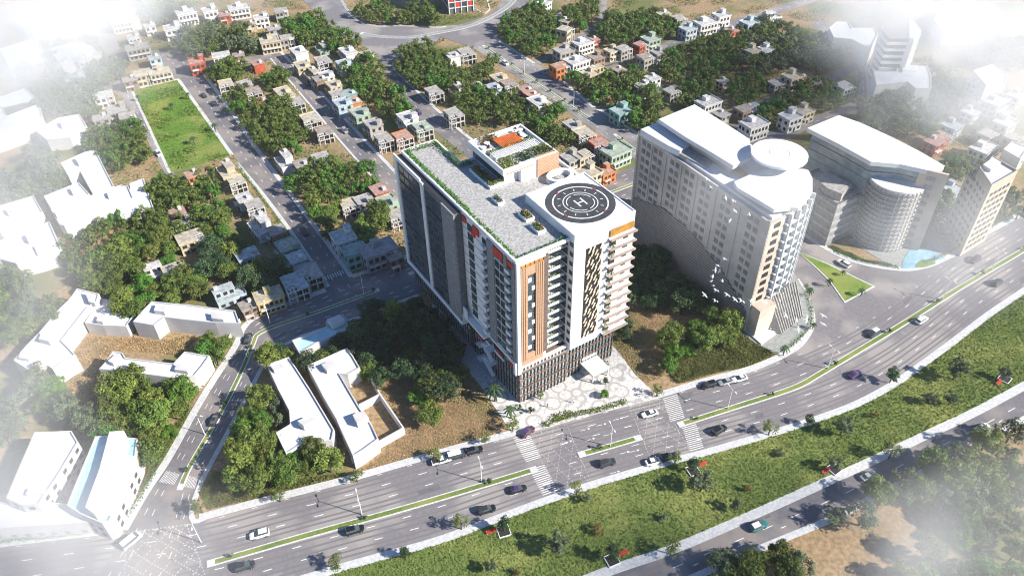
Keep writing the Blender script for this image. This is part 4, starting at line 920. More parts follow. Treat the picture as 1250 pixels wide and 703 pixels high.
for t0 in (.115, .235, .36, .485, .63, .80): LB(b, t0*LL-.3, t0*LL+.3, float(np.interp(t0, [0, .25, .5, .75, .95, 1], [17, 22, 21, 16, 8, 6]))+.1, ZT-1.2, 0, .4)
LB(b, -.4, .4, 0, ZT-.6, 0, .7); LB(b, LL-.7, LL+.1, 0, ZT-.6, 0, .7); LB(b, .4, LL-.7, ZT-2.2, ZT-1.0, 0, .7)
b.build('pilaster', pale, e)
# dark perforated skirt whose top edge sweeps down toward the front
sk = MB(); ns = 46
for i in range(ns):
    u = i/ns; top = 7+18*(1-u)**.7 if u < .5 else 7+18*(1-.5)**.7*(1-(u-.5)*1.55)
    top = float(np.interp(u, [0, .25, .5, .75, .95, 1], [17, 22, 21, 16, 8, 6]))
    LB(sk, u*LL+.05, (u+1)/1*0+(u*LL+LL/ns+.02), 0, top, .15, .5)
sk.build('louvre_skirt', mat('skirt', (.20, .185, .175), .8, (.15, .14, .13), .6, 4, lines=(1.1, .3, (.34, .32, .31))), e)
# front face
iF2 = iF
nxt = base[(iF+1) % len(base)]; prv = base[(iF-1) % len(base)]
fr = nxt if np.hypot(*(np.array(nxt)-A0)) > 1 and (np.array(nxt) != A0).any() and abs(np.hypot(*(np.array(nxt)-A1_))-LL) > 5 and np.array(nxt)[0] > A1_[0] else prv
chain = []   # walk from the front corner round the curve
st = 1 if (base[(iF+1) % len(base)] == tuple(fr) or np.allclose(base[(iF+1) % len(base)], fr)) else -1
for k in range(0, 9): chain.append(np.array(base[(iF+st*k) % len(base)]))
tot = sum(np.linalg.norm(chain[i+1]-chain[i]) for i in range(8))
ch = resample(chain, step=.6, smooth=False)
def chainbox(b, s0, s1, z0, z1, o0, o1):
    i = min(int((s0+s1)/2/.6), len(ch)-2); p = ch[i]; d = ch[i+1]-ch[i]; d = d/np.linalg.norm(d); n_ = np.array((d[1], -d[0]))
    if n_ @ (p-np.array(c)) < 0: n_ = -n_
    b.obox(p+n_*(o0+o1)/2-np.array(c), d, s1-s0, o1-o0, z0, z1)
b = MB(); chainbox(b, 0, 5.6, 12, ZT-1.3, .0, .16); b.build('cream_panel', palec, e)
for k in range(10):
    b = MB(); chainbox(b, 1.4, 2.3, 12.5+k*3.2, 14+k*3.2, .1, .3); b.build('front_window', 'dark', e)
    b = MB(); chainbox(b, 2.7, 4.3, 12.5+k*3.2, 14.2+k*3.2, .1, .3); b.build('front_window', 'dark', e)
    b = MB()
    for s in np.arange(6.2, min(len(ch)*.6-2, 24), 1.2): chainbox(b, s, s+1.22, 12+k*3.2, 12.5+k*3.2, 0, 1.1)
    b.build('curved_balcony', 'white', e)
b = MB()
for s in np.arange(6.2, min(len(ch)*.6-2, 24), 1.2): chainbox(b, s+.1, s+1.0, 12, ZT-2, 0, .1)
b.build('curved_glazing', 'glassb', e)
b = MB()
for s in np.arange(7, min(len(ch)*.6-2, 24), 3.6): chainbox(b, s, s+.5, 10, ZT-.4, .1, 1.4)
b.build('fin', 'white', e)
# podium front: cream corner and ribbed canopy
f0 = chain[0]; dF = chain[1]-chain[0]; dF = dF/np.linalg.norm(dF); nF = np.array((dF[1], -dF[0])); nF = nF if nF @ (f0-np.array(c)) > 0 else -nF
b = MB(); b.prism([tuple(f0+nF*0+dL*0-np.array(c)), tuple(f0+dL*4.0-np.array(c)), tuple(f0+dL*4+dF*7-np.array(c)), tuple(f0+dF*7-np.array(c))], 0, 11.5); b.build('entrance_block', palec, e)
for k in range(12):
    b = MB(); p0 = f0+dF*(6.8+k*1.1)-np.array(c); b.tube((*(p0+nF*.3), 13.0), (*(p0+nF*(7.5-k*.2)+dF*2), .3), .3, .3, 6); b.build('canopy_rib', 'conc', e)
# roof pieces
def pc_(pxs, z): return loc(GP(pxs, z), c)
b = MB(); b.prism(pc_(zk([(270, 178), (490, 88), (640, 180), (826, 300), (838, 408), (725, 462), (600, 385), (430, 285)]), 49), 47.6, 49, bottom=True); b.build('upper_roof_slab', 'whiteb', e)
b = MB(); b.prism(offset_poly(pc_(zk([(270, 178), (490, 88), (640, 180), (826, 300), (838, 408), (725, 462), (600, 385), (430, 285)]), 49), 1.5), ZT-.4, 47.6); b.build('penthouse_wall', palec, e)
b = MB(); b.prism(pc_(zk([(160, 240), (270, 195), (420, 290), (460, 330), (400, 372), (330, 340)]), 46.3), ZT-1, 46.3); b.build('roof_edge_slab', 'whiteb', e)
D = zk([(730, 558), (830, 515), (935, 478), (1160, 482)])+[(987, 208), (992, 218), (992, 232), (985, 243), (975, 254)]+zl([(250, 215), (190, 222), (120, 180), (60, 145)])
b = MB(); b.prism(pc_(D, 47.4), 46.2, 47.4, bottom=True); b.build('curved_roof_slab', 'whiteb', e)
b = MB(); b.prism(offset_poly(pc_(D, 47.4), 1.8), ZT-.4, 46.2); b.build('top_storey', palec, e)
X, Y = G(951.6, 187, 51.5); r_ = 8.3
b = MB(); b.cyl(X-c[0], Y-c[1], 50.7, 51.5, 8.7, 8.7, 56); b.build('roof_disc', 'white', e)
b = MB(); b.cyl(X-c[0], Y-c[1], 46, 50.7, 3.2, 4.2, 24); b.build('disc_drum', 'white', e)
b = MB(); b.ring(X-c[0], Y-c[1], 51.52, 3.0, 3.2, 40); b.build('disc_ring', 'conc', e)
b = MB(); b.prism(pc_(zk([(620, 410), (640, 400), (810, 500), (780, 525)]), 46), ZT, 46); b.build('brown_screen', mat('brown_screen', (.34, .19, .10), .7), e)
b = MB(); b.prism(pc_(zk([(400, 390), (450, 345), (600, 440), (560, 470)]), 45.4), ZT-1, 45.4); b.build('roof_box', 'conc', e)
# plaza of the pale tower
pz = GP([(900, 395), (918, 375), (945, 345), (968, 330), (976, 345), (985, 360), (992, 380), (990, 398), (974, 417), (956, 431), (940, 430), (915, 415)])
b = MB(); b.prism(pz, 0, .14); struct('plaza', b, 'plazag', 'grey paved plaza in front of the pale tower'); ROADS.append(pz)
b = MB(); q = GP(zl([(86, 652), (142, 612), (198, 664), (145, 703)]), .6); b.prism(q, 0, .6); o = b.build('entrance_ramp', 'whiteb'); tag(o, 'low white slab ramp at the foot of the pale tower', 'ramp')

# ---------------- glass office building (third)
zm3 = zt(970, 130, 3.7); ZG = 33.0
h1, X1 = None, None
poly = GP(zm3([(58, 98), (200, 40), (300, 75), (420, 130), (560, 200), (678, 268), (662, 294), (600, 288), (480, 262), (345, 250), (200, 170)]), ZG)
if area(poly) < 0: poly = poly[::-1]
c = centroid(poly); e = empty('glass_office_building', (c[0], c[1], 0)); tag(e, 'hazy glass office building with a huge sloping white roof and a round front drum', 'office building'); OBST.append(offset_poly(poly, -3))
b = MB(); b.prism(loc(poly, c), ZG-1.6, ZG, bottom=True); b.build('roof', 'white', e)
bp = offset_poly(loc(poly, c), 1.6); b = MB(); b.prism(bp, 0, ZG-1.6); b.build('glass_wall', 'glassb', e)
wp = [(x+c[0], y+c[1]) for x, y in bp]
def bands(poly_w, c, e, name, z0, z1, step, th, out, m, every=None):
    n = 0; z = z0
    while z < z1:
        b = MB(); In = loc(poly_w, c); Out = offset_poly(In, -out); k = len(In)
        if area(In) < 0: In = In[::-1]
        V = [(x, y, z) for x, y in In]+[(x, y, z) for x, y in Out]+[(x, y, z+th) for x, y in Out]+[(x, y, z+th) for x, y in In]
        Fc = []
        for i in range(k):
            j = (i+1) % k
            for a in range(3): Fc.append((a*k+i, a*k+j, (a+1)*k+j, (a+1)*k+i))
        b.add(V, Fc); b.build(name, m, e); z += step
bands(wp, c, e, 'floor_slab', 3.5, ZG-2, 3.5, .35, .3, 'conc')
# fin wall on the right
f1 = np.array(G(1155, 212, ZG)); f2 = np.array(G(1092, 180, ZG)) if False else np.array(G(1128, 206, ZG))
d_ = (f2-f1)/np.linalg.norm(f2-f1)
b = MB(); q0 = f1-np.array(c)
b.obox((f1+f2)/2-np.array(c), d_, np.linalg.norm(f2-f1)+2, 1.0, 0, ZG-.1); b.build('fin_wall', palec, e)
for k in range(9):
    b = MB(); n_ = np.array((d_[1], -d_[0])); n_ = n_ if n_ @ (-f1) > 0 else -n_
    b.obox((f1*.45+f2*.55)+n_*.55-np.array(c), d_, 3.0, .2, 2+k*3.4, 3.6+k*3.4); b.build('slot_window', 'conc', e)
# drum
X, Y = G(1097, 217, 26.0); b = MB(); b.cyl(X-c[0], Y-c[1], 0, 25.2, 9.4, 9.4, 56); b.build('drum', mat('drum_glass', (.27, .29, .30), .2, (.38, .39, .39), .3, 4, spec=.7), e)
for k in range(14):
    b = MB(); zz = .6+k*1.85; b.cyl(X-c[0], Y-c[1], zz, zz+.42, 9.95, 9.95, 56); b.build('drum_louvre', mat('louvre_tan', (.52, .49, .45), .7, (.44, .41, .38), .3), e)
b = MB(); b.cyl(X-c[0], Y-c[1], 25.2, 26.0, 9.8, 9.8, 56); b.build('drum_roof', 'whiteb', e)
b = MB()
for k in range(40):
    t = 2*pi*k/40; b.box(X-c[0]+9.95*cos(t)-.12, X-c[0]+9.95*cos(t)+.12, Y-c[1]+9.95*sin(t)-.12, Y-c[1]+9.95*sin(t)+.12, .2, 25.5)
b.build('drum_post', 'conc', e)
# front box wing
e2, c2, p2 = block('office_wing', zm3([(72, 292), (160, 262), (262, 318), (328, 380), (262, 412), (195, 442), (120, 395)]), 19, 'grey five-storey box wing in front of the glass office building', 'office building', wall='greyslat', roof='conc', extras=[(zm3([(85, 318), (150, 296), (262, 350), (215, 396), (150, 370)]), 18.3, 21.5, 'roof_plant_room', 'conc')])
bands(p2, c2, e2, 'floor_band', 3.0, 18, 3.5, 1.2, .35, 'conc')
OBST.append(GP([(975, 270), (1010, 262), (1060, 262), (1130, 280), (1160, 300), (1130, 325), (1060, 320), (1015, 300)]))
tp = GP(zm3([(240, 605), (330, 560), (560, 555), (735, 640), (640, 700), (560, 712), (470, 735), (400, 700)]))
b = MB(); b.prism(tp, 0, .12); struct('plaza', b, 'plazag', 'pale garden terrace in front of the glass office building'); ROADS.append(tp)
zp = zt(920, 260, 3.348)
pool = GP(zp([(638, 150), (700, 145), (760, 165), (782, 185), (740, 196), (690, 188), (668, 205), (655, 226), (605, 226), (612, 190)]), .2)
b = MB(); b.prism(pool, 0, .22); o = struct('pond', b, 'water', 'bright blue pond on the terrace of the glass office building', 'pond'); ROADS.append(pool)
gp_ = GP(zp([(668, 205), (690, 190), (740, 198), (745, 206), (700, 220), (662, 222)]), .25); b = MB(); b.prism(gp_, 0, .3); struct('lawn', b, 'lawn', 'round green lawn beside the blue pond')

# ---------------- brown office block far right (fourth)
W4 = dict(a=(2.2, 29.5, 2.6, 2.9, 1.7, 1.3), m='dark')
block('brown_office_block', [(1196, 204), (1212, 190), (1243, 208), (1211, 226)], 31, 'tall pale brown office block with a white roof at the right edge', 'office building', wall=mat('tan_wall', (.46, .39, .30), .8, (.40, .34, .27), .4, 4, lines=(3.3, .3, (.52, .45, .36))), wins=W4, extras=[([(1200, 201), (1212, 192), (1222, 198), (1210, 207)], 30.3, 31.6, 'roof_slab', 'whiteb')])
block('brown_office_block', [(1180, 213), (1191, 206), (1207, 226), (1196, 231)], 25, 'lower pale brown wing attached to the brown office block', 'office building', wall='tan_wall' if False else MATS['tan_wall'], roof='plazag', wins=W4)
block('apartment_block', [(1225, 182), (1236, 172), (1256, 180), (1246, 194)], 12, 'white flat-roofed block behind the brown office block')
# ---------------- hazy slatted office top right
poly = GP([(1076, 36), (1080, 25), (1113, 25), (1125, 37), (1117, 47), (1085, 47)], 25)
c = centroid(poly); e = empty('slatted_office', (c[0], c[1], 0)); tag(e, 'hazy white office tower with wrap-round balconies, upper right', 'office building'); OBST.append(offset_poly(poly if area(poly) > 0 else poly[::-1], -3))
if area(poly) < 0: poly = poly[::-1]
b = MB(); b.prism(offset_poly(loc(poly, c), .8), 0, 24); b.build('wall', 'greyslat', e)
bands(offset_poly(poly, .8), c, e, 'balcony_band', 2.6, 23, 3.2, 1.1, 1.2, 'white')
b = MB(); b.prism(loc(poly, c), 24.4, 25, bottom=True); b.build('roof', 'conc', e)
b = MB(); b.prism(loc(GP([(1110, 26), (1114, 25), (1125, 37), (1116, 48), (1110, 46)], 25.5), c), 0, 25.5); b.build('stair_core', 'white', e)
block('apartment_block', [(1012, 34), (1022, 26), (1036, 26), (1040, 34), (1068, 34), (1072, 42), (1062, 60), (1040, 48), (1018, 46)], 14, 'hazy white stepped block left of the slatted office tower')
block('apartment_block', [(1066, 86), (1094, 87), (1096, 80), (1132, 80), (1137, 92), (1137, 108), (1118, 108), (1108, 100), (1070, 104)], 14, 'hazy white stepped block below the slatted office tower', extras=[([(1102, 80), (1120, 80), (1120, 86), (1102, 86)], 13, 15, 'stair_room', 'white')])
block('apartment_block', [(1140, 24), (1150, 10), (1170, 4), (1182, 22), (1198, 28), (1196, 38), (1168, 40), (1152, 40)], 10, 'big hazy white block in the far upper right')
block('apartment_block', [(1188, 86), (1212, 78), (1230, 90), (1228, 102), (1204, 104)], 11, 'hazy white block near the right edge above the trees')
block('apartment_block', [(1214, 30), (1232, 26), (1240, 38), (1222, 44)], 8, 'small hazy white block in the top right corner')
for px_, lb in (([(20, 20), (75, 5), (95, 22), (40, 42)], 'hazy white block in the top left corner, nearest the edge street'), ([(0, 60), (40, 48), (60, 68), (12, 84)], 'hazy white block at the left edge under the corner blocks'), ([(60, 60), (105, 48), (122, 66), (76, 82)], 'hazy white block left of the hazy upper left street'),
        ([(-5, 120), (30, 108), (50, 126), (8, 142)], 'hazy white block at the left edge beside the street to the park'), ([(140, 14), (165, 10), (170, 24), (146, 28)], 'pale block right of the hazy upper left street')):
    block('apartment_block', px_, 10, lb)
# ---------------- red and grey apartments at the top
z6_ = zt(470, 0, 6.25)
poly = GP([(535, -40), (536.5, -18), (548, -8), (578, -14), (576, -40), (556, -48)], 30)
b0 = GP([(548.5, 18), (578, 14)], 0)
fA, fB = np.array(b0[0]), np.array(b0[1]); dd = (fB-fA)/np.linalg.norm(fB-fA); nn = np.array((-dd[1], dd[0])); w_ = np.linalg.norm(fB-fA)
c = tuple((fA+fB)/2+nn*9); e = empty('red_grey_apartments', (c[0], c[1], 0), atan2(dd[1], dd[0])); tag(e, 'dark grey apartment tower with red panels and white frames at the top', 'apartment building')
hw = w_/2; b = MB(); b.box(-hw, hw, -9, 9, 0, 30); b.build('wall', 'darkslat', e)
OBST.append([tuple(fA-dd*3), tuple(fB+dd*3), tuple(fB+nn*18), tuple(fA+nn*18)])
for k in range(8):
    b = MB(); b.box(-hw-.3, hw+.3, -9.5, 9, 3.4+k*3.4, 3.8+k*3.4); b.build('white_slab', 'white', e)
    for j in range(4):
        x = -hw+.5+j*w_/4; b = MB(); b.box(x, x+w_/4-1.2, -9.3, -9, 4.0+k*3.4, 6.4+k*3.4); b.build('red_panel' if (j+k) % 2 else 'window', 'red' if (j+k) % 2 else 'glass', e)
        b = MB(); b.box(-hw-.2, -hw, -8+j*4.2, -5.6+j*4.2, 4.2+k*3.4, 6.2+k*3.4); b.build('side_window', 'glass' if j % 2 else 'red', e)
b = MB()
for j in range(5): x = -hw+j*w_/4; b.box(x-.2, x+.2, -9.7, -9, .2, 30)
b.build('white_post', 'white', e)
# ================================================================== houses
HC_ = dict(cream=(.60, .52, .36), grey=(.42, .40, .37), white=(.74, .74, .73), red=(.50, .11, .05), orange=(.60, .20, .06), green=(.36, .47, .36), teal=(.22, .45, .42), brown=(.30, .21, .15), blue=(.45, .56, .62), yellow=(.62, .50, .24), purple=(.40, .36, .37))  # blue also stands for white walls in light-blue shade
for k, v in HC_.items(): mat('render_'+k, shade(v, .86), .85, shade(v, .62), .6, 6)
roofm = {k: mat('roof_'+k, tuple(.38*a+.45*b for a, b in zip(v, (.48, .46, .43))), .9, tuple(.25*a+.3*b for a, b in zip(v, (.5, .48, .45))), .7, 7) for k, v in HC_.items()}
PROTO = {}
def hbox(n, m, e, *bs):
    b = MB(); [b.box(*q) for q in bs]; return b.build(n, m, e)
def winbox(e, x0, x1, y0, y1, z0, z1, m='dark'): return hbox('window', m, e, (x0, x1, y0, y1, z0, z1))
def make_house(t, col):
    e = empty({'A': 'house', 'B': 'framed_house', 'C': 'terraced_house', 'D': 'small_house', 'E': 'big_house'}[t]); w = MATS['render_'+col]; r = roofm[col]; tr = M['trim']
    if t == 'A':
        hbox('wall', w, e, (-4.5, 4.5, -4, 4, 0, 6.3)); hbox('roof', r, e, (-4.8, 4.8, -4.3, 4.3, 6.3, 6.5)); hbox('parapet', w, e, (-4.8, 4.8, -4.3, -4.05, 6.5, 7.0), (-4.8, 4.8, 4.05, 4.3, 6.5, 7.0), (-4.8, -4.55, -4.05, 4.05, 6.5, 7.0), (4.55, 4.8, -4.05, 4.05, 6.5, 7.0))
        hbox('stair_room', w, e, (1.6, 4.2, .8, 3.8, 6.5, 8.6)); hbox('stair_roof', r, e, (1.4, 4.4, .6, 4.0, 8.6, 8.8))
        for x in (-3.4, -.8, 1.9): winbox(e, x, x+1.6, -4.08, -4, 4.1, 5.6); 
        for x in (-3.4, 1.9): winbox(e, x, x+1.6, -4.08, -4, 1.0, 2.4)
        winbox(e, -.7, .4, -4.08, -4, .1, 2.3); 
        for y in (-2.6, 1.0): winbox(e, -4.58, -4.5, y, y+1.6, 4.1, 5.6); winbox(e, -4.58, -4.5, y, y+1.6, 1.0, 2.4); winbox(e, 4.5, 4.58, y, y+1.6, 4.1, 5.6)
        hbox('balcony', tr, e, (-3.8, -.2, -5.2, -4.08, 3.1, 3.3), (-3.8, -.2, -5.2, -5.1, 3.3, 4.1))
    if t == 'B':
        hbox('wall', w, e, (-4.5, 1.5, -3.8, 4, 0, 6.2)); hbox('roof', r, e, (-4.8, 5.0, -.2, 4.3, 6.2, 6.5), (-4.8, 1.8, -4.1, -.2, 6.2, 6.5))
        for x in (2.2, 4.6):
            for y in (-4.2, -1.4, 1.4, 3.9): hbox('column', tr, e, (x-.18, x+.18, y-.18, y+.18, 0, 6.1))
        for z in (3.0, 5.8): hbox('beam_frame', tr, e, *([(1.5, 5.0, y-.2, y+.2, z, z+.35) for y in (-4.2, -2.8, -1.4, 0, 1.4, 2.6)]+[(x-.2, x+.2, -4.4, 4.1, z+.01, z+.36) for x in (2.2, 4.6)]))
        hbox('inner_wall', M['dark'], e, (1.5, 3.8, -.2, 3.7, 0, 5.7))
        for x in (-3.8, -1.2): winbox(e, x, x+1.7, -3.88, -3.8, 3.9, 5.5); winbox(e, x, x+1.7, -3.88, -3.8, .8, 2.4)
        for y in (-2.4, 1.0): winbox(e, -4.58, -4.5, y, y+1.7, 3.9, 5.5)
        hbox('parapet', w, e, (-4.8, 1.8, -4.1, -3.9, 6.5, 7.1), (-4.8, -4.6, -3.9, 4.3, 6.5, 7.1))
    if t == 'C':
        hbox('wall', w, e, (-5.5, 5.5, -3.2, 4.2, 0, 3.3), (-5.5, 2.2, .2, 4.2, 3.3, 6.4)); hbox('roof', r, e, (-5.7, 2.4, 0, 4.4, 6.4, 6.75)); hbox('terrace', r, e, (-5.6, 5.6, -3.3, .2, 3.3, 3.45), (2.2, 5.6, .2, 4.3, 3.3, 3.45))
        hbox('parapet', w, e, (-5.6, 5.6, -3.3, -3.1, 3.45, 4.2), (5.4, 5.6, -3.1, 4.3, 3.45, 4.2), (-5.6, -5.4, -3.1, .2, 3.45, 4.2))
        for x in (-4.8, -2.2, .2): winbox(e, x, x+1.5, .12, .2, 4.0, 5.8)
        for x in (-4.6, -1.6, 1.2, 3.6): winbox(e, x, x+1.6, -3.28, -3.2, .9, 2.4)
        for y in (1, 2.8): winbox(e, -5.58, -5.5, y, y+1.1, 4.2, 5.6)
        hbox('roof_tank', tr, e, (-4.8, -3.2, 2, 3.6, 6.75, 7.9))
    if t == 'D':
        hbox('wall', w, e, (-3.4, 3.4, -3.2, 3.2, 0, 5.6)); hbox('roof', r, e, (-3.8, 3.8, -3.6, 3.6, 5.6, 5.85)); hbox('porch', tr, e, (-3.2, .8, -4.8, -3.2, 2.7, 2.95)); hbox('porch_post', tr, e, (-3.1, -2.9, -4.7, -4.5, 0, 2.7), (.5, .7, -4.7, -4.5, 0, 2.7))
        for x in (-2.6, 1.0): winbox(e, x, x+1.6, -3.28, -3.2, 3.5, 5.0)
        for y in (-2, .8): winbox(e, -3.48, -3.4, y, y+1.5, 3.5, 5.0); winbox(e, -3.48, -3.4, y, y+1.5, .9, 2.4)
        winbox(e, -.8, .3, -3.28, -3.2, .1, 2.2); hbox('roof_tank', tr, e, (.8, 2.4, .8, 2.4, 5.85, 7.1))
    if t == 'E':
        hbox('wall', w, e, (-6.5, 6.5, -4.5, 4.5, 0, 6.8)); hbox('roof', r, e, (-6.9, 6.9, -4.9, 4.9, 6.8, 7.1)); hbox('stair_room', w, e, (-1.5, 1.8, .5, 3.8, 7.1, 9.2))
        for z in (1.0, 4.3):
            for x in (-5.6, -3.2, -.8, 1.6, 4.0): winbox(e, x, x+1.5, -4.58, -4.5, z, z+1.7)
            for y in (-3.2, 0, 2.2): winbox(e, -6.58, -6.5, y, y+1.5, z, z+1.7)
        hbox('balcony', tr, e, (-5.8, 5.6, -5.8, -4.6, 3.3, 3.5), (-5.8, 5.6, -5.8, -5.65, 3.5, 4.3))
        hbox('parapet', w, e, (-6.9, 6.9, -4.9, -4.65, 7.1, 7.6), (-6.9, -6.65, -4.65, 4.9, 7.1, 7.6), (6.65, 6.9, -4.65, 4.9, 7.1, 7.6))
    return e
TN = dict(A='cubic house', B='open-framed house', C='terraced house', D='small house', E='broad house')
CN = dict(cream='cream', grey='grey', white='white', red='brick-red', orange='orange', green='pale green', teal='teal green', brown='brown', blue='pale blue-grey', yellow='ochre', purple='mauve-grey')
def houses(rowname, tf, lst, dirpx, flip=0, end='far end', group=None, scale=1.0):
    a, b_ = np.array(G(*dirpx[0])), np.array(G(*dirpx[1])); d = b_-a; ang = atan2(d[1], d[0])
    lst = sorted(lst, key=lambda q: q[1]); seen = {}; tot = {}
    for q in lst: tot[(q[2], q[3])] = tot.get((q[2], q[3]), 0)+1
    for (x, y, col, t) in lst:
        px, py = tf([(x, y)])[0]; X, Y = G(px, py, 6)
        if (t, col) not in PROTO: o = PROTO[(t, col)] = make_house(t, col)
        else:
            o = copy_tree(PROTO[(t, col)])
        rr = ang+(pi/2)*flip
        # keep the frame / windows towards the camera side
        f = ((cos(rr-pi/2), sin(rr-pi/2)))
        if f[1] > 0.2: rr += pi
        o.location = (X, Y, 0); o.rotation_euler = (0, 0, rr+rng.normal(0, .03)); s = scale*rng.uniform(.74, .95); o.scale = (s*rng.uniform(.9, 1.1), s, s*rng.uniform(.85, 1.15))
        k = seen.get((col, t), 0); seen[(col, t)] = k+1
        pos = '' if tot[(col, t)] == 1 else (', '+ORD[k]+' from the top')
        lab = CN[col]+' '+TN[t]+', '+rowname+pos
        tag(o, lab, 'house', group or 'small houses of the neighbourhood')
        R_ = 5.2 if t != 'E' else 7; OBST.append([(X+R_*cos(u), Y+R_*sin(u)) for u in np.linspace(0, 2*pi, 9)[:-1]])
z6 = zt(230, 0, 3.907); z7 = zt(500, 0, 3.907); z8 = zt(780, 0, 4.136); z13 = zt(190, 160, 2.93); zB = zt(470, 130, 3.516); z4 = zt(960, 0, 2.069)
# left quarter below the park
houses('in the row left of the park street', z13, [(245, 125, 'cream', 'C'), (285, 168, 'cream', 'B'), (312, 228, 'white', 'D'), (350, 258, 'grey', 'B'), (368, 328, 'white', 'C'), (430, 350, 'brown', 'D')], ((282, 187), (354, 286)), 0)
houses('in the shaded row at the foot of the park street', z13, [(470, 402, 'green', 'A'), (502, 448, 'blue', 'D'), (545, 500, 'grey', 'B'), (495, 540, 'blue', 'B')], ((354, 286), (398, 351)), 0)
houses('in shaded plots at the left street bend', z13, [(402, 582, 'yellow', 'E'), (325, 610, 'brown', 'D'), (258, 560, 'blue', 'C'), (325, 438, 'blue', 'B')], ((299, 393), (399, 355)), 0, 'top')  # last blue house has the shade's blue put into its wall colour
houses('between the two groves below the park', z13, [(98, 322, 'grey', 'A'), (118, 372, 'cream', 'B'), (75, 282, 'red', 'D'), (62, 482, 'cream', 'B'), (0, 478, 'white', 'C'), (130, 150, 'orange', 'D')], ((282, 187), (354, 286)), 1, 'top')
# island between street 1 and street 2
houses('between the park street and the house-lined street', z13, [(455, 92, 'white', 'C'), (520, 112, 'brown', 'D'), (592, 92, 'grey', 'B'), (690, 250, 'cream', 'B'), (742, 236, 'grey', 'A'), (798, 202, 'red', 'D'), (828, 248, 'green', 'A'), (862, 292, 'grey', 'B')], ((329, 72), (422, 182)), 0, 'top')
houses('at the corner of park street and cross street', z13, [(672, 384, 'white', 'A'), (712, 428, 'teal', 'B'), (795, 425, 'purple', 'E'), (850, 440, 'brown', 'D')], ((431, 340), (498, 316)), 0, 'top')
houses('in the row right of the park lawn', z6, [(175, 392, 'cream', 'B'), (265, 388, 'grey', 'A'), (308, 430, 'brown', 'B'), (340, 455, 'red', 'D'), (325, 288, 'red', 'D')], ((249, 87), (320, 187)), 0, 'top')
houses('left side of the house-lined street', z6, [(455, 432, 'cream', 'E'), (510, 475, 'grey', 'B'), (580, 558, 'cream', 'B'), (642, 615, 'brown', 'B')], ((329, 72), (422, 182)), 0, 'top')
houses('in the right row of the house-lined street', z6, [(525, 240, 'white', 'E'), (540, 300, 'cream', 'A'), (585, 335, 'cream', 'C'), (655, 352, 'white', 'A'), (625, 368, 'brown', 'D'), (690, 395, 'cream', 'A'), (710, 440, 'grey', 'B'), (735, 490, 'blue', 'A'), (785, 478, 'orange', 'D'), (815, 540, 'green', 'A'), (880, 590, 'grey', 'A'), (930, 655, 'grey', 'B')], ((344, 64), (455, 180)), 0, 'top')
houses('behind the first row right of the house-lined street', z6, [(640, 285, 'grey', 'B'), (630, 205, 'green', 'C'), (760, 235, 'white', 'E'), (848, 245, 'cream', 'D'), (740, 300, 'blue', 'A'), (765, 432, 'teal', 'D'), (1045, 560, 'white', 'A'), (1102, 598, 'green', 'A'), (1020, 645, 'orange', 'B')], ((344, 64), (455, 180)), 0, 'top')
houses('near the hazy upper end of the house-lined street', z6, [(390, 195, 'cream', 'E'), (462, 180, 'grey', 'B'), (155, 265, 'white', 'B'), (235, 250, 'brown', 'D'), (40, 295, 'red', 'A'), (345, 78, 'white', 'A'), (440, 50, 'grey', 'B'), (285, 100, 'cream', 'D'), (405, 125, 'grey', 'D'), (240, 35, 'white', 'E'), (110, 45, 'white', 'C'), (170, 60, 'red', 'D')], ((252, 87), (335, 73)), 0, 'top')
# between street 3 and boulevard
houses('between the two streets behind the roof garden', z7, [(115, 428, 'grey', 'B'), (225, 412, 'cream', 'C'), (320, 390, 'white', 'D'), (210, 540, 'grey', 'B'), (205, 262, 'white', 'D'), (270, 245, 'grey', 'B'), (435, 365, 'cream', 'E'), (475, 400, 'brown', 'B'), (400, 410, 'blue', 'D')], ((500, 101), (566, 161)), 0, 'top')
houses('on the left side of the boulevard', z7, [(552, 408, 'red', 'D'), (578, 435, 'orange', 'D'), (618, 482, 'white', 'E'), (775, 585, 'grey', 'A'), (832, 625, 'cream', 'B'), (905, 672, 'red', 'B'), (985, 692, 'green', 'D')], ((605, 74), (746, 174)), 0, 'top')
houses('between the roof garden and the planted median', zB, [(800, 215, 'grey', 'A'), (848, 205, 'cream', 'B'), (990, 195, 'green', 'E'), (945, 268, 'orange', 'A'), (872, 290, 'cream', 'A'), (812, 300, 'grey', 'D')], ((640, 262), (770, 205)), 0, 'top')
houses('left of the main tower roof beside the street', zB, [(100, 55, 'white', 'A'), (160, 85, 'green', 'B')], ((344, 64), (455, 180)), 0, 'top')
# upper middle
houses('in the block above the upper right lane', z7, [(735, 240, 'grey', 'A'), (825, 200, 'white', 'E'), (880, 172, 'red', 'D'), (715, 315, 'orange', 'B'), (800, 292, 'white', 'E'), (890, 268, 'brown', 'A'), (965, 232, 'cream', 'A'), (1018, 225, 'grey', 'B'), (1100, 205, 'red', 'B'), (1150, 180, 'green', 'A')], ((690, 100), (800, 64)), 0, 'top')
houses('beside the big round wood', z7, [(740, 145, 'cream', 'B'), (728, 60, 'grey', 'B'), (745, 95, 'brown', 'D'), (640, 10, 'white', 'A'), (620, 0, 'teal', 'D')], ((676, 61), (725, 28)), 0, 'top')
houses('below the upper right lane', z7, [(858, 345, 'cream', 'A'), (912, 325, 'yellow', 'C'), (1000, 318, 'brown', 'D'), (1120, 402, 'white', 'A'), (1160, 362, 'white', 'D'), (1130, 268, 'grey', 'B'), (1012, 528, 'teal', 'A')], ((690, 100), (800, 64)), 0, 'top')
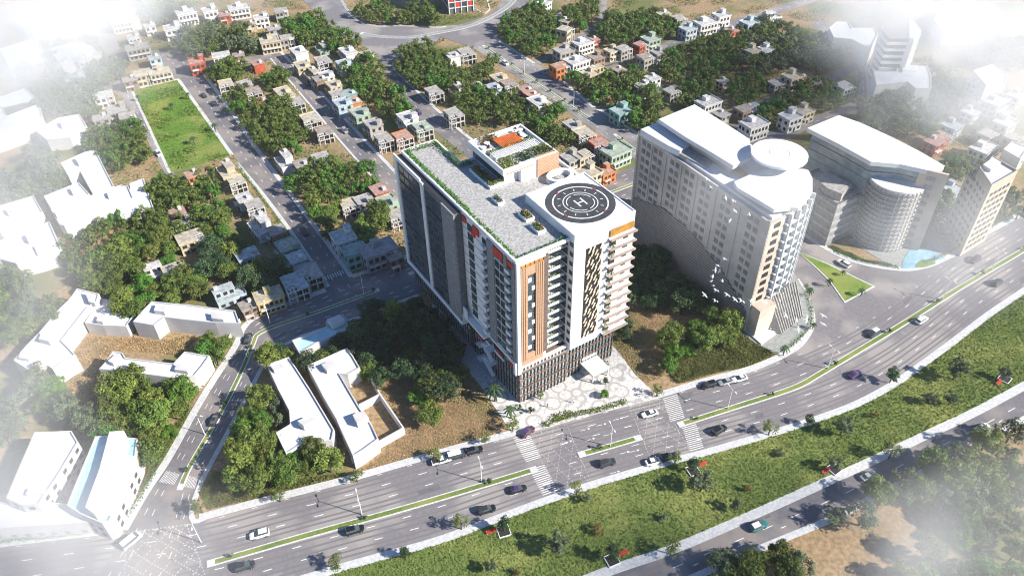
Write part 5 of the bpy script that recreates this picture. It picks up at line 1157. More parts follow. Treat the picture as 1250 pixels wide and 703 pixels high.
houses('above the upper right lane, right part', z8, [(125, 68, 'cream', 'D'), (200, 88, 'grey', 'B'), (248, 142, 'blue', 'A'), (335, 115, 'white', 'E'), (415, 78, 'white', 'A'), (470, 145, 'red', 'D'), (555, 120, 'blue', 'A'), (100, 262, 'grey', 'A'), (30, 280, 'brown', 'B'), (680, 60, 'white', 'C')], ((838, 42), (930, 17)), 0, 'top')
houses('among the trees at upper right', z8, [(165, 445, 'grey', 'B'), (25, 420, 'white', 'D'), (430, 395, 'cream', 'D'), (570, 250, 'cream', 'A'), (640, 240, 'white', 'A'), (300, 395, 'blue', 'D') if False else (420, 560, 'grey', 'D')], ((884, 142), (949, 116)), 0, 'top')
houses('between the two lanes behind the pale tower', z8, [(695, 402, 'grey', 'B'), (770, 388, 'cream', 'A'), (836, 380, 'red', 'D'), (350, 512, 'white', 'E'), (580, 630, 'white', 'E'), (765, 590, 'white', 'A'), (832, 548, 'cream', 'A'), (535, 548, 'brown', 'B'), (600, 520, 'blue', 'C'), (1040, 425, 'white', 'B')], ((916, 168), (1036, 126)), 0, 'top')
houses('in the hazy rows at the right edge', z4, [(420, 312, 'blue', 'A'), (395, 338, 'orange', 'B'), (528, 255, 'blue', 'E'), (552, 310, 'white', 'A'), (500, 372, 'white', 'E'), (512, 330, 'grey', 'B'), (575, 392, 'white', 'A'), (420, 470, 'blue', 'A'), (575, 345, 'grey', 'B'), (468, 275, 'white', 'A'), (585, 235, 'white', 'A'), (510, 190, 'white', 'C'), (375, 355, 'red', 'D'), (565, 285, 'grey', 'C'), (480, 205, 'blue', 'D')], ((1160, 150), (1230, 110)), 0, 'top')
houses('round the hazy trees above the park lawn', z5, [(685, 300, 'cream', 'E'), (610, 312, 'cream', 'B'), (555, 335, 'brown', 'D'), (590, 200, 'grey', 'E'), (440, 405, 'white', 'B'), (500, 462, 'grey', 'A'), (430, 495, 'grey', 'D'), (540, 485, 'grey', 'B'), (260, 270, 'white', 'A'), (385, 250, 'white', 'E'), (570, 150, 'white', 'A'), (660, 240, 'blue', 'D'), (520, 90, 'white', 'E'), (320, 330, 'blue', 'A'), (740, 120, 'white', 'A'), (640, 105, 'white', 'D'), (800, 60, 'white', 'E'), (900, 50, 'white', 'A')], ((130, 112), (225, 92)), 0, 'top')
# ================================================================== trees
def crown_mesh(name, rx, rz, zc, ncl, per, leaf, size, seed, lo=-.55, cs=.34, m=None):
    r = np.random.default_rng(seed); C = []; O = []
    for i in range(ncl):
        v = r.normal(0, 1, 3); v /= np.linalg.norm(v); v[2] = max(v[2], lo) if v[2] < lo else v[2]
        rad = r.uniform(.55, 1.0); p = v*rad*np.array([rx, rx, rz])*r.uniform(.8, 1.1); s = rx*cs*r.uniform(.7, 1.3)
        q = r.normal(0, 1, (per, 3)); q /= np.linalg.norm(q, axis=1)[:, None]; q[:, 2] = np.abs(q[:, 2])*.9-.25*r.uniform(0, 1, per)
        C.append(p+q*s*r.uniform(.5, 1.05, per)[:, None]+np.array([0, 0, zc])); O.append(q)
    C = np.concatenate(C); O = np.concatenate(O); n = len(C)
    nn = r.normal(0, .6, (n, 3))+O*1.1+np.array([0, 0, .3]); nn /= np.linalg.norm(nn, axis=1)[:, None]
    a = np.cross(nn, r.normal(0, 1, (n, 3))); a /= np.linalg.norm(a, axis=1)[:, None]+1e-9; b = np.cross(nn, a)
    s = (size*r.uniform(.6, 1.35, n))[:, None]
    V = np.stack([C-a*s*.55, C-b*s*.36, C+a*s*.55, C+b*s*.36], 1).reshape(-1, 3)
    me = npmesh('crown', V, np.arange(4*n).reshape(-1, 4), leaf); return me
def make_tree(kind, seed, leaf='leaf', rx=3.8, rz=3.0, h=7.5, ncl=34, per=85, size=.52, name='tree', cs=.36):
    e = empty(name); r = random.Random(seed); b = MB(); zc = h-rz
    b.tube((0, 0, 0), (0.1, .1, zc*.6), .06*rx+.06, .045*rx+.05, 7); top = (0.1, .1, zc*.6)
    for i in range(5):
        t = 2*pi*i/5+r.uniform(-.4, .4); k = r.uniform(.4, .65); b.tube(top, (k*rx*cos(t), k*rx*sin(t), zc+rz*r.uniform(-.1, .4)), .035*rx, .012*rx, 5)
    b.tube(top, (0, 0, zc+rz*.6), .04*rx, .012*rx, 5)
    b.build('trunk', 'bark', e); c = crown_mesh('crown', rx, rz, zc, ncl, per, leaf, size, seed, cs=cs); setp(c, e); return e
TP = {}
def proto(k):
    if k in TP: return None
    kind, v = k
    if kind == 'broad': o = make_tree(kind, 10+v, 'leaf', 3.9+.3*(v % 3), 2.9+.3*(v % 2), 7.6+.5*v % 2, name='broadleaf_tree')
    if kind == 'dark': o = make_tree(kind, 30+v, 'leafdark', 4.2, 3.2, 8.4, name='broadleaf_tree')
    if kind == 'grey': o = make_tree(kind, 40+v, 'leafgrey', 3.6, 2.8, 7.6, ncl=24, per=60, name='broadleaf_tree')
    if kind == 'bright': o = make_tree(kind, 50+v, 'leafbr', 3.4, 3.1, 7.4, name='broadleaf_tree')
    if kind == 'airy': o = make_tree(kind, 60+v, 'leafgrey', 2.5, 2.4, 6.6, ncl=26, per=70, size=.42, name='lawn_tree', cs=.3)
    if kind == 'small': o = make_tree(kind, 70+v, 'leafbr2', 1.6, 1.5, 4.0, ncl=14, per=50, size=.26, name='street_tree', cs=.42)
    if kind == 'tiny': o = make_tree(kind, 75+v, 'leafdark', .75, .7, 1.7, ncl=9, per=40, size=.22, name='median_shrub', cs=.45)
    if kind == 'rust': o = make_tree(kind, 80+v, 'leafrust', 1.3, 1.1, 2.6, ncl=12, per=45, size=.3, name='lawn_shrub', cs=.42)
    if kind == 'bush': o = make_tree(kind, 85+v, 'leafgrey', 1.35, 1.0, 2.0, ncl=12, per=50, size=.3, name='lawn_shrub', cs=.42)
    if kind == 'column': o = make_tree(kind, 90+v, 'leafdark', 1.7, 2.7, 6.8, ncl=22, per=70, size=.36, name='columnar_tree', cs=.5)
    if kind == 'palm':
        o = empty('palm_tree'); b = MB(); b.tube((0, 0, 0), (.1, 0, 4.6), .22, .16, 7); b.build('trunk', 'bark', o); b = MB()
        for i in range(16):
            t = 2*pi*i/16+(i % 2)*.1; up = .5 if i % 2 else -.1; pr = None
            for j in range(6):
                u = j/5; p = np.array([cos(t)*2.3*u, sin(t)*2.3*u, 4.7+up*2.2*u-1.9*u*u]); w_ = .42*(1-.6*u)*(1 if j else .3); s_ = np.array([-sin(t), cos(t), 0])*w_
                cur = (p-s_-np.array([0, 0, .12]), p, p+s_-np.array([0, 0, .12]))
                if pr: b.add([*pr, *cur], [(0, 1, 4, 3), (1, 2, 5, 4)])
                pr = cur
        b.build('fronds', 'leafdark', o)
    TP[k] = o; return o
def tree(kind, X, Y, label, group=None, s=1.0, v=None, z=0, cat='tree'):
    v = random.randrange(3 if kind not in ('broad', 'dark') else 5) if v is None else v
    k = (kind, v); o = proto(k)
    if o is None: o = copy_tree(TP[k])
    o.location = (X, Y, z); o.rotation_euler = (0, 0, random.uniform(0, 6.28)); q = s*random.uniform(.74, 1.2); o.scale = (q, q, q*random.uniform(.9, 1.1))
    tag(o, label, cat, group); return o
NT = 0
def grove(px, spacing, kinds, label, group=None, s=1.0, maxn=200, world=False, pad=0, hz=5.0):
    """px outlines the crowns as seen, so it is laid out at crown height"""
    global NT
    poly = px if world else GP(px, hz); C_ = fill([poly], 1500); P = []
    sp = spacing*rng.uniform(.85, 1.1, len(C_))
    for (x, y), d in zip(C_, sp):
        if P and (((np.array(P)-(x, y))**2).sum(1) < d*d).any(): continue
        P.append((x, y))
        if len(P) >= maxn: break
    for x, y in P: PENDING.append((x, y, kinds[int(rng.integers(len(kinds)))], label, group or label.split(',')[0], s))
PENDING = []
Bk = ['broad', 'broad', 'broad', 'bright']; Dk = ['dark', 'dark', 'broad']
S = 5.6
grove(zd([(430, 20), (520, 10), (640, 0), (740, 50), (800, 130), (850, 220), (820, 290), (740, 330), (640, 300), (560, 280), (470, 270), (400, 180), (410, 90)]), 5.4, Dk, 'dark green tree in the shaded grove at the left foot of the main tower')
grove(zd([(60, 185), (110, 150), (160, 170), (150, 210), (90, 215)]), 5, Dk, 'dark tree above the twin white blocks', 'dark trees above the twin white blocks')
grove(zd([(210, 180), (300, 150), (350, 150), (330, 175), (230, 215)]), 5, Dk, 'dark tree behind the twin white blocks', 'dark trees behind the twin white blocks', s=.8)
grove(zd([(0, 350), (60, 340), (70, 450), (110, 550), (160, 640), (110, 700), (0, 700), (-50, 640), (-20, 520)]), 5.2, Bk, 'tree left of the walled yard beside the left street')
grove(zd([(150, 560), (260, 530), (360, 560), (350, 610), (260, 640), (150, 640)]), 5.0, Bk, 'tree standing in front of the twin white blocks', s=.9)
grove(zd([(95, 370), (140, 355), (150, 410), (105, 430)]), 5.0, ['grey'], 'pale green tree inside the left yard wall', s=.8)
for (x, y, s_, lb) in ((640, 345, .85, 'small green tree left of the sunlit tree in the dry field'), (690, 320, 1.15, 'large sunlit green tree in the dry field, upper of the pair'), (680, 415, 1.1, 'large green tree in the dry field, lower of the pair'), (460, 258, .85, 'small tree at the corner of the walled yard')):
    p = zd([(x, y)])[0]; tree('bright' if s_ < 1 else 'broad', *G(*p, 4), lb, s=s_)
grove(za([(262, 370), (330, 350), (340, 300), (430, 280), (500, 250), (600, 250), (670, 270), (700, 330), (690, 400), (640, 440), (560, 400), (520, 400), (530, 470), (610, 530), (600, 600), (520, 640), (440, 620), (420, 570), (330, 540), (300, 490), (255, 420)]), S, Bk, 'green tree in the dense grove right of the white terrace blocks')
grove(za([(668, 540), (720, 490), (780, 510), (780, 570), (720, 600), (665, 590)]), 6.5, ['broad'], 'round tree behind the long white block by the street bend')
grove(za([(575, 170), (640, 110), (740, 120), (770, 160), (720, 215), (600, 220)]), S, Bk, 'green tree just below the park lawn')
grove(za([(760, 90), (820, 90), (830, 180), (880, 250), (925, 310), (900, 340), (790, 330), (760, 250), (770, 180)]), S, Bk, 'tree in the strip below the park between the houses')
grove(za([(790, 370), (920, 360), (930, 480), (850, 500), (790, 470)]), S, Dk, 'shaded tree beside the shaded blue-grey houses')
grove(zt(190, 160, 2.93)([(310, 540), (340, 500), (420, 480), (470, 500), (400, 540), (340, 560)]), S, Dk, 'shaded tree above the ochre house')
grove(zt(190, 160, 2.93)([(470, 140), (560, 110), (640, 120), (760, 90), (785, 150), (760, 210), (660, 230), (650, 300), (620, 360), (580, 330), (540, 240), (480, 190)]), S, Bk, 'green tree in the grove between the park street and the house-lined street')
grove(zt(190, 160, 2.93)([(710, 330), (740, 290), (800, 290), (820, 340), (780, 390), (720, 380)]), 6.5, ['broad'], 'big round tree beside the white corner house')
grove(z6([(190, 440), (260, 420), (400, 460), (460, 470), (540, 540), (560, 620), (520, 703), (420, 720), (330, 703), (270, 600), (210, 500)]), S, Bk, 'green tree in the grove right of the park street')
grove(z6([(90, 320), (160, 290), (250, 300), (260, 340), (180, 370), (110, 360)]), S, Bk, 'tree at the top of the row right of the park lawn')
grove(z6([(350, 340), (440, 310), (490, 380), (430, 410), (370, 400)]), S, Bk, 'tree in the clump above the long cream house')
grove(z6([(470, 110), (530, 60), (600, 60), (670, 110), (650, 170), (560, 200), (500, 180)]), S, Bk, 'tree in the clump left of the circus')
grove(z6([(660, 190), (700, 150), (780, 150), (830, 200), (780, 220), (700, 230)]), S, Bk, 'tree in the small clump below the circus')
grove(z6([(750, 330), (820, 270), (900, 290), (930, 360), (1000, 440), (1050, 500), (1000, 550), (920, 520), (840, 460), (790, 410)]), S, Bk, 'tree in the grove left of the street behind the roof garden')
grove(z6([(740, 70), (800, 30), (940, 10), (980, 60), (920, 100), (820, 125), (770, 110)]), S, Bk, 'tree in the clump inside the circus, left part')
grove(z6([(1010, 50), (1070, 20), (1180, 40), (1180, 100), (1100, 120), (1010, 100)]), S, Bk, 'tree in the clump inside the circus left of the red and grey apartments')
grove(z6([(0, 140), (100, 110), (250, 110), (340, 170), (350, 230), (250, 230), (170, 215), (60, 240), (0, 250)]), S, ['broad', 'grey'], 'hazy tree in the grove above the park lawn')
grove(z6([(975, 260), (1010, 200), (1100, 230), (1180, 250), (1180, 370), (1100, 400), (1020, 360)]), S, Bk, 'tree in the grove between the circus and the roof garden, left part')
grove(z7([(0, 210), (80, 190), (180, 260), (200, 320), (330, 340), (400, 270), (400, 350), (300, 400), (150, 400), (40, 390), (0, 370)]), S, Bk, 'tree in the grove between the circus and the roof garden, right part')
grove(z7([(230, 460), (300, 420), (420, 420), (430, 460), (520, 450), (570, 500), (620, 540), (760, 640), (780, 680), (680, 660), (560, 570), (420, 560), (330, 560), (260, 540)]), S, Bk, 'tree in the belt directly behind the roof garden')
grove(z7([(660, 520), (700, 490), (710, 530), (680, 550)]), 5, Bk, 'tree behind the broad white house on the boulevard')
grove(z7([(440, 110), (520, 50), (620, 20), (700, 60), (735, 130), (700, 190), (600, 260), (560, 270), (470, 190)]), 5.3, Bk, 'tree in the big round wood beside the boulevard')
grove(z7([(740, 20), (890, 0), (880, 60), (840, 130), (760, 100)]), S, Bk, 'tree between the round wood and the climbing lane')
grove(z7([(900, 110), (960, 60), (1080, 80), (1172, 100), (1172, 160), (1060, 180), (960, 190), (920, 160)]), S, Bk, 'tree in the wood above the upper right lane')
grove(z7([(760, 380), (850, 340), (960, 350), (1050, 300), (1110, 340), (1080, 420), (1000, 500), (900, 500), (800, 450)]), S, Bk, 'dark green tree in the wood right of the boulevard')
grove(z7([(1050, 480), (1172, 420), (1172, 600), (1090, 600), (1040, 540)]), S, Bk, 'tree beside the teal house and the pale tower')
grove(z8([(0, 60), (80, 50), (180, 110), (150, 180), (60, 170), (0, 150)]), S, Bk, 'tree left of the white houses in the upper right')
grove(z8([(130, 290), (220, 220), (360, 200), (420, 160), (520, 200), (540, 280), (480, 330), (380, 340), (340, 380), (200, 410), (130, 370)]), S, Bk, 'tree in the wood below the white houses, upper right')
grove(z8([(440, 150), (560, 130), (700, 100), (820, 140), (870, 200), (830, 300), (700, 330), (600, 350), (500, 330), (540, 280), (680, 270), (690, 220), (560, 210)]), S, ['broad', 'grey'], 'tree in the wood around the two houses, upper right')
grove(z8([(200, 440), (320, 380), (400, 370), (400, 440), (330, 480), (220, 520)]), S, Bk, 'tree left of the cream house in the upper right')
grove(z8([(470, 390), (600, 370), (640, 430), (600, 480), (500, 500), (450, 470)]), S, Bk, 'tree right of the cream house in the upper right')
grove(z8([(700, 440), (820, 430), (1000, 420), (1040, 480), (960, 520), (860, 530), (740, 490)]), S, Bk, 'tree in the block between the two lanes behind the glass building')
grove(z8([(620, 520), (700, 510), (720, 590), (640, 620)]), S, Bk, 'tree beside the white framed house behind the pale tower')
grove(z8([(870, 200), (960, 180), (1040, 200), (1080, 250), (1030, 310), (930, 340), (850, 310)]), S, ['broad', 'grey'], 'hazy tree left of the hazy white blocks')
grove(z4([(190, 260), (240, 230), (330, 240), (380, 290), (370, 330), (300, 330), (220, 300)]), S, ['broad', 'grey'], 'tree in the grove behind the glass office building')
grove(z4([(350, 160), (420, 190), (450, 250), (400, 270), (360, 240), (340, 200)]), S, ['broad', 'grey'], 'hazy tree right of the hazy stepped block')
grove(z4([(360, 490), (400, 480), (440, 520), (430, 590), (370, 590), (345, 560)]), S, Dk, 'dark tree between the glass building and the brown office block')
grove(z4([(410, 410), (470, 400), (480, 430), (430, 440)]), S, Bk, 'tree behind the brown office block')
grove(z4([(470, 90), (560, 80), (600, 110), (600, 160), (540, 160), (460, 140)]), 6, ['grey'], 'hazy tree below the top right corner')
grove(z4([(530, 520), (590, 470), (600, 520), (560, 560)]), S, ['broad', 'grey'], 'tree right of the brown office block by the avenue')
grove(za([(-20, 100), (60, 90), (110, 150), (90, 200), (0, 220)]), S, ['broad', 'grey'], 'hazy tree at the left edge above the white blocks')
grove(za([(100, 20), (200, 20), (240, 130), (200, 180), (120, 120)]), S, ['broad', 'grey'], 'hazy tree left of the white L-shaped block')
grove(z5([(80, 300), (200, 270), (290, 330), (400, 380), (410, 470), (300, 490), (200, 500), (90, 420)]), S, ['broad', 'grey'], 'hazy tree in the grove left of the park street')
grove(z5([(370, 560), (450, 520), (560, 510), (640, 600), (640, 670), (560, 690), (440, 690), (380, 620)]), S, Bk, 'tree in the clump between the white block and the narrow park street')
grove(z5([(400, 240), (520, 250), (530, 330), (430, 370), (350, 330)]), S, ['broad', 'grey'], 'hazy tree left of the cream houses above the park')
grove(z5([(700, 240), (720, 190), (800, 180), (800, 270), (740, 290)]), S, ['broad', 'grey'], 'hazy tree beside the brick-red house above the park')
grove(z5([(580, 20), (800, 10), (820, 60), (640, 90)]), 7, ['grey'], 'hazy tree at the top left of the picture')
grove(z5([(180, 180), (400, 170), (400, 240), (200, 250)]), 7, ['grey'], 'hazy tree between the hazy streets at top left')
grove(za([(-20, 430), (40, 420), (80, 470), (110, 560), (130, 640), (110, 703), (-20, 703)]), S, ['broad', 'grey'], 'tree at the left edge beside the brown yard')
grove(zb([(-20, 0), (100, 0), (130, 60), (140, 190), (60, 230), (-20, 200)]), S, ['broad', 'grey'], 'tree at the left edge above the stepped white block')
grove(zb([(150, 110), (200, 75), (235, 100), (200, 165), (160, 170)]), S, ['broad'], 'tree beside the far end of the stepped white block')
grove(zb([(110, 350), (180, 350), (230, 440), (300, 520), (420, 570), (400, 620), (320, 600), (230, 540), (150, 480), (120, 420)]), S, ['broad', 'bright', 'grey'], 'tree in the line along the lower edge of the brown yard')
grove(zb([(415, 410), (480, 390), (560, 400), (700, 400), (720, 450), (740, 490), (680, 560), (600, 650), (560, 703), (520, 620), (420, 600), (410, 500)]), 5.3, Bk, 'tree in the dense clump between the stepped white block and the left street')
grove(zb([(775, 230), (820, 195), (865, 210), (860, 290), (810, 300)]), 5, Bk, 'tree at the right end of the brown yard', s=.9)
grove(zb([(-20, 470), (60, 480), (90, 560), (40, 620), (-20, 600)]), S, ['grey'], 'hazy tree at the left edge of the brown yard')
z9 = zt(740, 240, 2.929)
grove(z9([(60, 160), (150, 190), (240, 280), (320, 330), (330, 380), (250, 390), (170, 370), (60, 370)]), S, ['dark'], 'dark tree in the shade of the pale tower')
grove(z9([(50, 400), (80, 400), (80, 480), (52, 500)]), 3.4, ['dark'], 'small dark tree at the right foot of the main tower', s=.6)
grove(z9([(200, 500), (300, 450), (400, 420), (430, 440), (470, 450), (440, 500), (340, 520), (260, 560), (220, 600)]), 5.0, Bk, 'tree in the line at the edge of the scrub beside the pale tower', s=.85)
z10 = zt(860, 560, 3.205)
grove(z10([(500, 190), (560, 165), (650, 200), (650, 255), (570, 265), (505, 240)]), 6.0, ['broad', 'grey'], 'round pale tree beside the bare ground at lower right', maxn=3)
grove(z10([(650, 60), (760, 40), (880, 60), (900, 120), (780, 160), (690, 130)]), 6, ['broad', 'grey'], 'tree in the line beside the lower road')
grove(z10([(880, 0), (1060, 0), (1100, 100), (1060, 190), (960, 230), (900, 170), (900, 60)]), 5.8, ['broad', 'grey'], 'hazy tree in the wood at the right edge')
grove(z10([(1080, 60), (1250, 20), (1250, 458), (1050, 458), (780, 458), (800, 380), (900, 330), (960, 250), (1060, 220)]), 5.8, ['broad', 'grey', 'bright'], 'hazy tree in the lower right corner wood', maxn=40)
grove(z10([(60, 458), (50, 400), (130, 350), (300, 350), (400, 400), (420, 458), (400, 520), (80, 520)]), 5.2, ['broad', 'grey'], 'tree at the bottom edge below the lower road')
grove([(1120, 560), (1180, 520), (1240, 500), (1250, 560), (1180, 600)], 6, ['broad', 'grey'], 'tree between the lower road and the right edge')
def view_size(x, y):
    q = PX(x, y, 4); out = max(0, -q[0], q[0]-1250, -q[1], q[1]-703); return (out > 12, hypot(x, y, HC))
PENDING.sort(key=lambda t: view_size(t[0], t[1]))
N_IND = 250
for (x, y, k, lb, gr, s_) in PENDING[:N_IND]: tree(k, x, y, lb, gr, s_)
def far_trees(lst):
    r = np.random.default_rng(3); base = {}
    for leafk in ('leaf', 'leafdark', 'leafgrey', 'leafbr'):
        for v in range(3):
            rx, rz, zc = 3.7+.3*v, 2.9, 4.7; n = 760; cc = r.normal(0, 1, (20, 3)); cc /= np.linalg.norm(cc, axis=1)[:, None]; cc[:, 2] = np.maximum(cc[:, 2], -.5); cc *= r.uniform(.6, 1, (20, 1))*np.array([rx, rx, rz])
            i = r.integers(0, 20, n); q = r.normal(0, 1, (n, 3)); q /= np.linalg.norm(q, axis=1)[:, None]; C = cc[i]+q*r.uniform(.6, 1.4, (n, 1))*np.array([1, 1, .8])+np.array([0, 0, zc])
            nn = q*1.2+r.normal(0, .5, (n, 3))+np.array([0, 0, .4]); nn /= np.linalg.norm(nn, axis=1)[:, None]; a = np.cross(nn, r.normal(0, 1, (n, 3))); a /= np.linalg.norm(a, axis=1)[:, None]; b_ = np.cross(nn, a); s_ = r.uniform(.5, 1.1, (n, 1))
            base[(leafk, v)] = np.stack([C-a*s_*.5, C-b_*s_*.36, C+a*s_*.5, C+b_*s_*.36], 1).reshape(-1, 3)
    km = dict(broad='leaf', dark='leafdark', grey='leafgrey', bright='leafbr'); Vs = []; mi = []; tr = MB()
    for (x, y, k, lb, gr, s_) in lst:
        lk = km[k]; V = base[(lk, int(r.integers(3)))]; t = r.uniform(0, 6.28); c_, s2 = cos(t), sin(t); q = s_*r.uniform(.65, 1.2)
        Vs.append(np.c_[(V[:, 0]*c_-V[:, 1]*s2)*q+x, (V[:, 0]*s2+V[:, 1]*c_)*q+y, V[:, 2]*q]); mi += [list(km.values()).index(lk)]*(len(V)//4); tr.tube((x, y, 0), (x, y, 4*q), .28, .18, 5)
    n0 = sum(len(v) for v in Vs)//4; V = np.concatenate(Vs+[np.array(tr.v)]); me = bpy.data.meshes.new('far_trees'); nq = n0+sum(1 for f in tr.f if len(f) == 4)
    quads = [f for f in tr.f if len(f) == 4]; Fq = np.concatenate([np.arange(4*n0).reshape(-1, 4), np.array(quads)+4*n0]); o = npmesh('far_trees', V, Fq, 'leaf'); me = o.data
    for m_ in ('leafdark', 'leafgrey', 'leafbr', 'bark'): me.materials.append(M[m_])
    me.polygons.foreach_set('material_index', mi+[4]*len(quads)); tag(o, 'massed green trees of the more distant neighbourhoods', 'trees', kind='stuff')
far_trees(PENDING[N_IND:])

# single lawn and street trees
for i, (x, y, k, s_, lb) in enumerate([
 (615, 644, 'column', 1.0, 'grey-green columnar tree growing from the white-edged planter left on the lawn'), (747, 679, 'column', .95, 'columnar tree in the square planter at the bottom centre of the lawn'), (846, 570, 'column', .95, 'columnar tree in the planter beside the avenue pavement, centre'),
 (1088, 462, 'column', 1.0, 'dark columnar tree at the avenue pavement right of the purple car'), (1018, 568, 'airy', .9, 'airy tree in the planter behind the red bench by the lower road'), (988, 514, 'column', .8, 'dark columnar tree on the upper lawn edge'),
 (682, 668, 'airy', 1.25, 'large airy pale tree on the lawn at the bottom'), (856, 594, 'airy', 1.3, 'large airy pale tree in the middle of the lawn'), (1028, 526, 'airy', 1.35, 'large airy dark tree on the lawn left of the lower road'), (1166, 458, 'airy', 1.3, 'large airy tree on the right part of the lawn'), (1226, 458, 'airy', .9, 'smaller airy tree near the right edge of the lawn'),
 (494, 676, 'column', .8, 'thin dark tree at the bottom left of the lawn'), (600, 692, 'airy', .6, 'small dark airy tree at the bottom edge of the lawn'), (898, 618, 'airy', .55, 'small dark tree on the lawn near the lower road'), (1136, 488, 'airy', .6, 'small tree on the lawn, right part'), (1160, 489, 'airy', .75, 'slim tree on the lawn beside the small one'),
 (717, 608, 'airy', .6, 'small tree on the lawn behind the yellow-green street tree')]):
    tree(k, *G(x, y, 2), lb, 'trees on the long lawn', s=s_)
for (x, y, k, lb) in [(730, 648, 'rust', 'orange-brown shrub in the middle of the lawn'), (808, 632, 'bush', 'dark round shrub on the lawn, centre'), (912, 597, 'rust', 'rusty two-tone shrub on the lawn near the lower road'), (952, 555, 'bush', 'round grey-green shrub on the lawn beside a long shadow'), (1068, 508, 'rust', 'brownish shrub on the lawn below the avenue'), (630, 700, 'rust', 'small rusty shrub at the bottom edge')]:
    tree(k, *G(x, y, 0.5), lb, 'shrubs on the lawn', cat='shrub')
for (x, y, lb) in [(411, 688, 'round yellow-green street tree at the bottom left of the lawn'), (563, 640, 'round street tree beside the black car'), (704, 598, 'round yellow-green street tree right of the left crossing'), (825, 560, 'round dark street tree in front of the white car'), (940, 525, 'yellow-green street tree on the pavement, centre right'), (820, 671, 'round street tree beside the lower road, left'), (1087, 554, 'round pale street tree on the lower road pavement'),
   (340, 606, 'street tree on the corner verge, bottom left'), (435, 582, 'round street tree between the bushes and the avenue'), (530, 556, 'street tree left of the parked white car'), (592, 534, 'street tree above the parked dark car'), (626, 520, 'pale street tree at the corner of the forecourt'), (245, 620, 'street tree at the corner junction'), (802, 478, 'small tree right of the forecourt')]:
    X, Y = G(x, y, 2.2)
    tree('small', X, Y, lb, 'round street trees', s=1.35)
tiny = 0
for ci, (C, st, nm) in enumerate(((mc1, 17, 'the long median of the avenue, left part'), (mc2, 14, 'the short median of the avenue'), (mc3, 13, 'the median of the avenue, right part'), (mc4, 12, 'the median of the left street'), (mc6, 6, 'the boulevard median'), (mc7, 8, 'the near boulevard median'))):
    for q, i in enumerate(range(3, len(C)-1, st)):
        X, Y = C[i]; sx = PX(X, Y, 0)
        if not (-20 < sx[0] < 1270 and -10 < sx[1] < 720): continue
        tree('tiny', X, Y, ORD[q % 30]+' small shrub from the left on '+nm, 'clipped shrubs on the medians', z=.15, cat='shrub')
for (x, y, lb) in [(604, 492, 'tall palm on the path left of the main tower, farther of two'), (623, 512, 'palm at the front left corner of the main tower')]:
    tree('palm', *G(x, y-2, 0), lb, 'palms by the main tower', v=0, s=1.1, cat='palm')
for (x, y, lb) in [(1028, 337, 'small palm at the tip side of the triangular island'), (1011, 350, 'dark palm on the left edge of the triangular island'), (1050, 362, 'palm near the right corner of the triangular island'), (987, 362, 'palm on the curved hedge, upper'), (992, 402, 'palm on the curved hedge, middle'), (956, 434, 'palm on the curved hedge, lower'), (974, 305, 'small palm at the top of the triangular island')]:
    tree('palm', *G(x, y, 0), lb, 'small palms of the island and plaza', v=0, s=.62, z=.2, cat='palm')
for (x, y, lb) in [(211, 133, 'small palm in the park lawn, farthest'), (238, 175, 'small palm in the park lawn, nearest the bottom corner'), (192, 100, 'palm at the far edge of the park lawn'), (170, 122, 'thin palm at the left edge of the park lawn'), (264, 160, 'thin palm at the right edge of the park lawn'), (231, 120, 'thin palm at the upper right edge of the park lawn')]:
    tree('palm', *G(x, y+2, 0), lb, 'palms of the park lawn', v=0, s=.8, z=.12, cat='palm')
for (x, y, k, s_, lb) in [(738, 484, 'bright', .42, 'round clipped bush on the forecourt'), (739, 468, 'column', .5, 'slim green tree behind the round bush on the forecourt'), (648, 503, 'tiny', 1.6, 'dark round bush at the forecourt corner'), (660, 486, 'small', .7, 'small tree before the shopfront'), (633, 500, 'tiny', 1.8, 'bush beside the corner palm'), (739, 448, 'small', .7, 'small tree at the right corner of the podium')]:
    tree(k, *G(x, y, 0.5), lb, None, s=s_, cat='tree' if k in ('small', 'column') else 'bush')
# scrub (nobody could count it)
def scrub(name, polys, n, size, m, label, h=1.0):
    P = fill(polys, n); k = (np.sin(P[:, 0]*.55+1.3*np.sin(P[:, 1]*.31))+np.sin(P[:, 1]*.62+1.7*np.sin(P[:, 0]*.27)))*.5
    C = np.c_[P, rng.uniform(.03, 1, len(P))*h*(.45+.55*np.maximum(0, k))]
    V, Fq = leafquads(np.array(C), size); o = npmesh(name, V, Fq, m); tag(o, label, 'scrub', kind='stuff'); return o
scrub('scrub', [GP(z9([(230, 600), (260, 540), (340, 520), (400, 480), (500, 470), (560, 520), (600, 580), (500, 610), (400, 630), (260, 670), (230, 640)]))], 26000, .42, 'scrub', 'dense green-brown scrub beside the plaza of the pale tower', 1.6)
scrub('scrub', [GP([(243, 600), (262, 575), (300, 585), (340, 590), (400, 580), (440, 575), (400, 588), (330, 605), (255, 622)])], 9000, .42, 'scrub', 'brown-green scrub in the corner plot at the lower left junction', 1.4)
scrub('scrub', [GP([(195, 545), (240, 492), (262, 462), (258, 500), (215, 545), (180, 590), (165, 612), (160, 590)])], 8000, .42, 'scrub', 'green scrub between the dense clump and the left street', 1.6)
scrub('scrub', [GP(zp([(205, 110), (290, 110), (420, 150), (520, 190), (600, 215), (520, 215), (430, 195), (330, 155)]))], 6000, .4, 'scrub', 'scrub strip in front of the glass office building', 1.2)
scrub('scrub', [GP(zd([(490, 270), (600, 300), (760, 340), (850, 300), (980, 430), (900, 520), (600, 600), (400, 640), (420, 600), (600, 490), (520, 360)]))], 16000, .34, mat('dry_grass', (.42, .29, .15), .9, (.29, .21, .10), .3, 5), 'dry tan grass covering the field left of the main tower', .5)
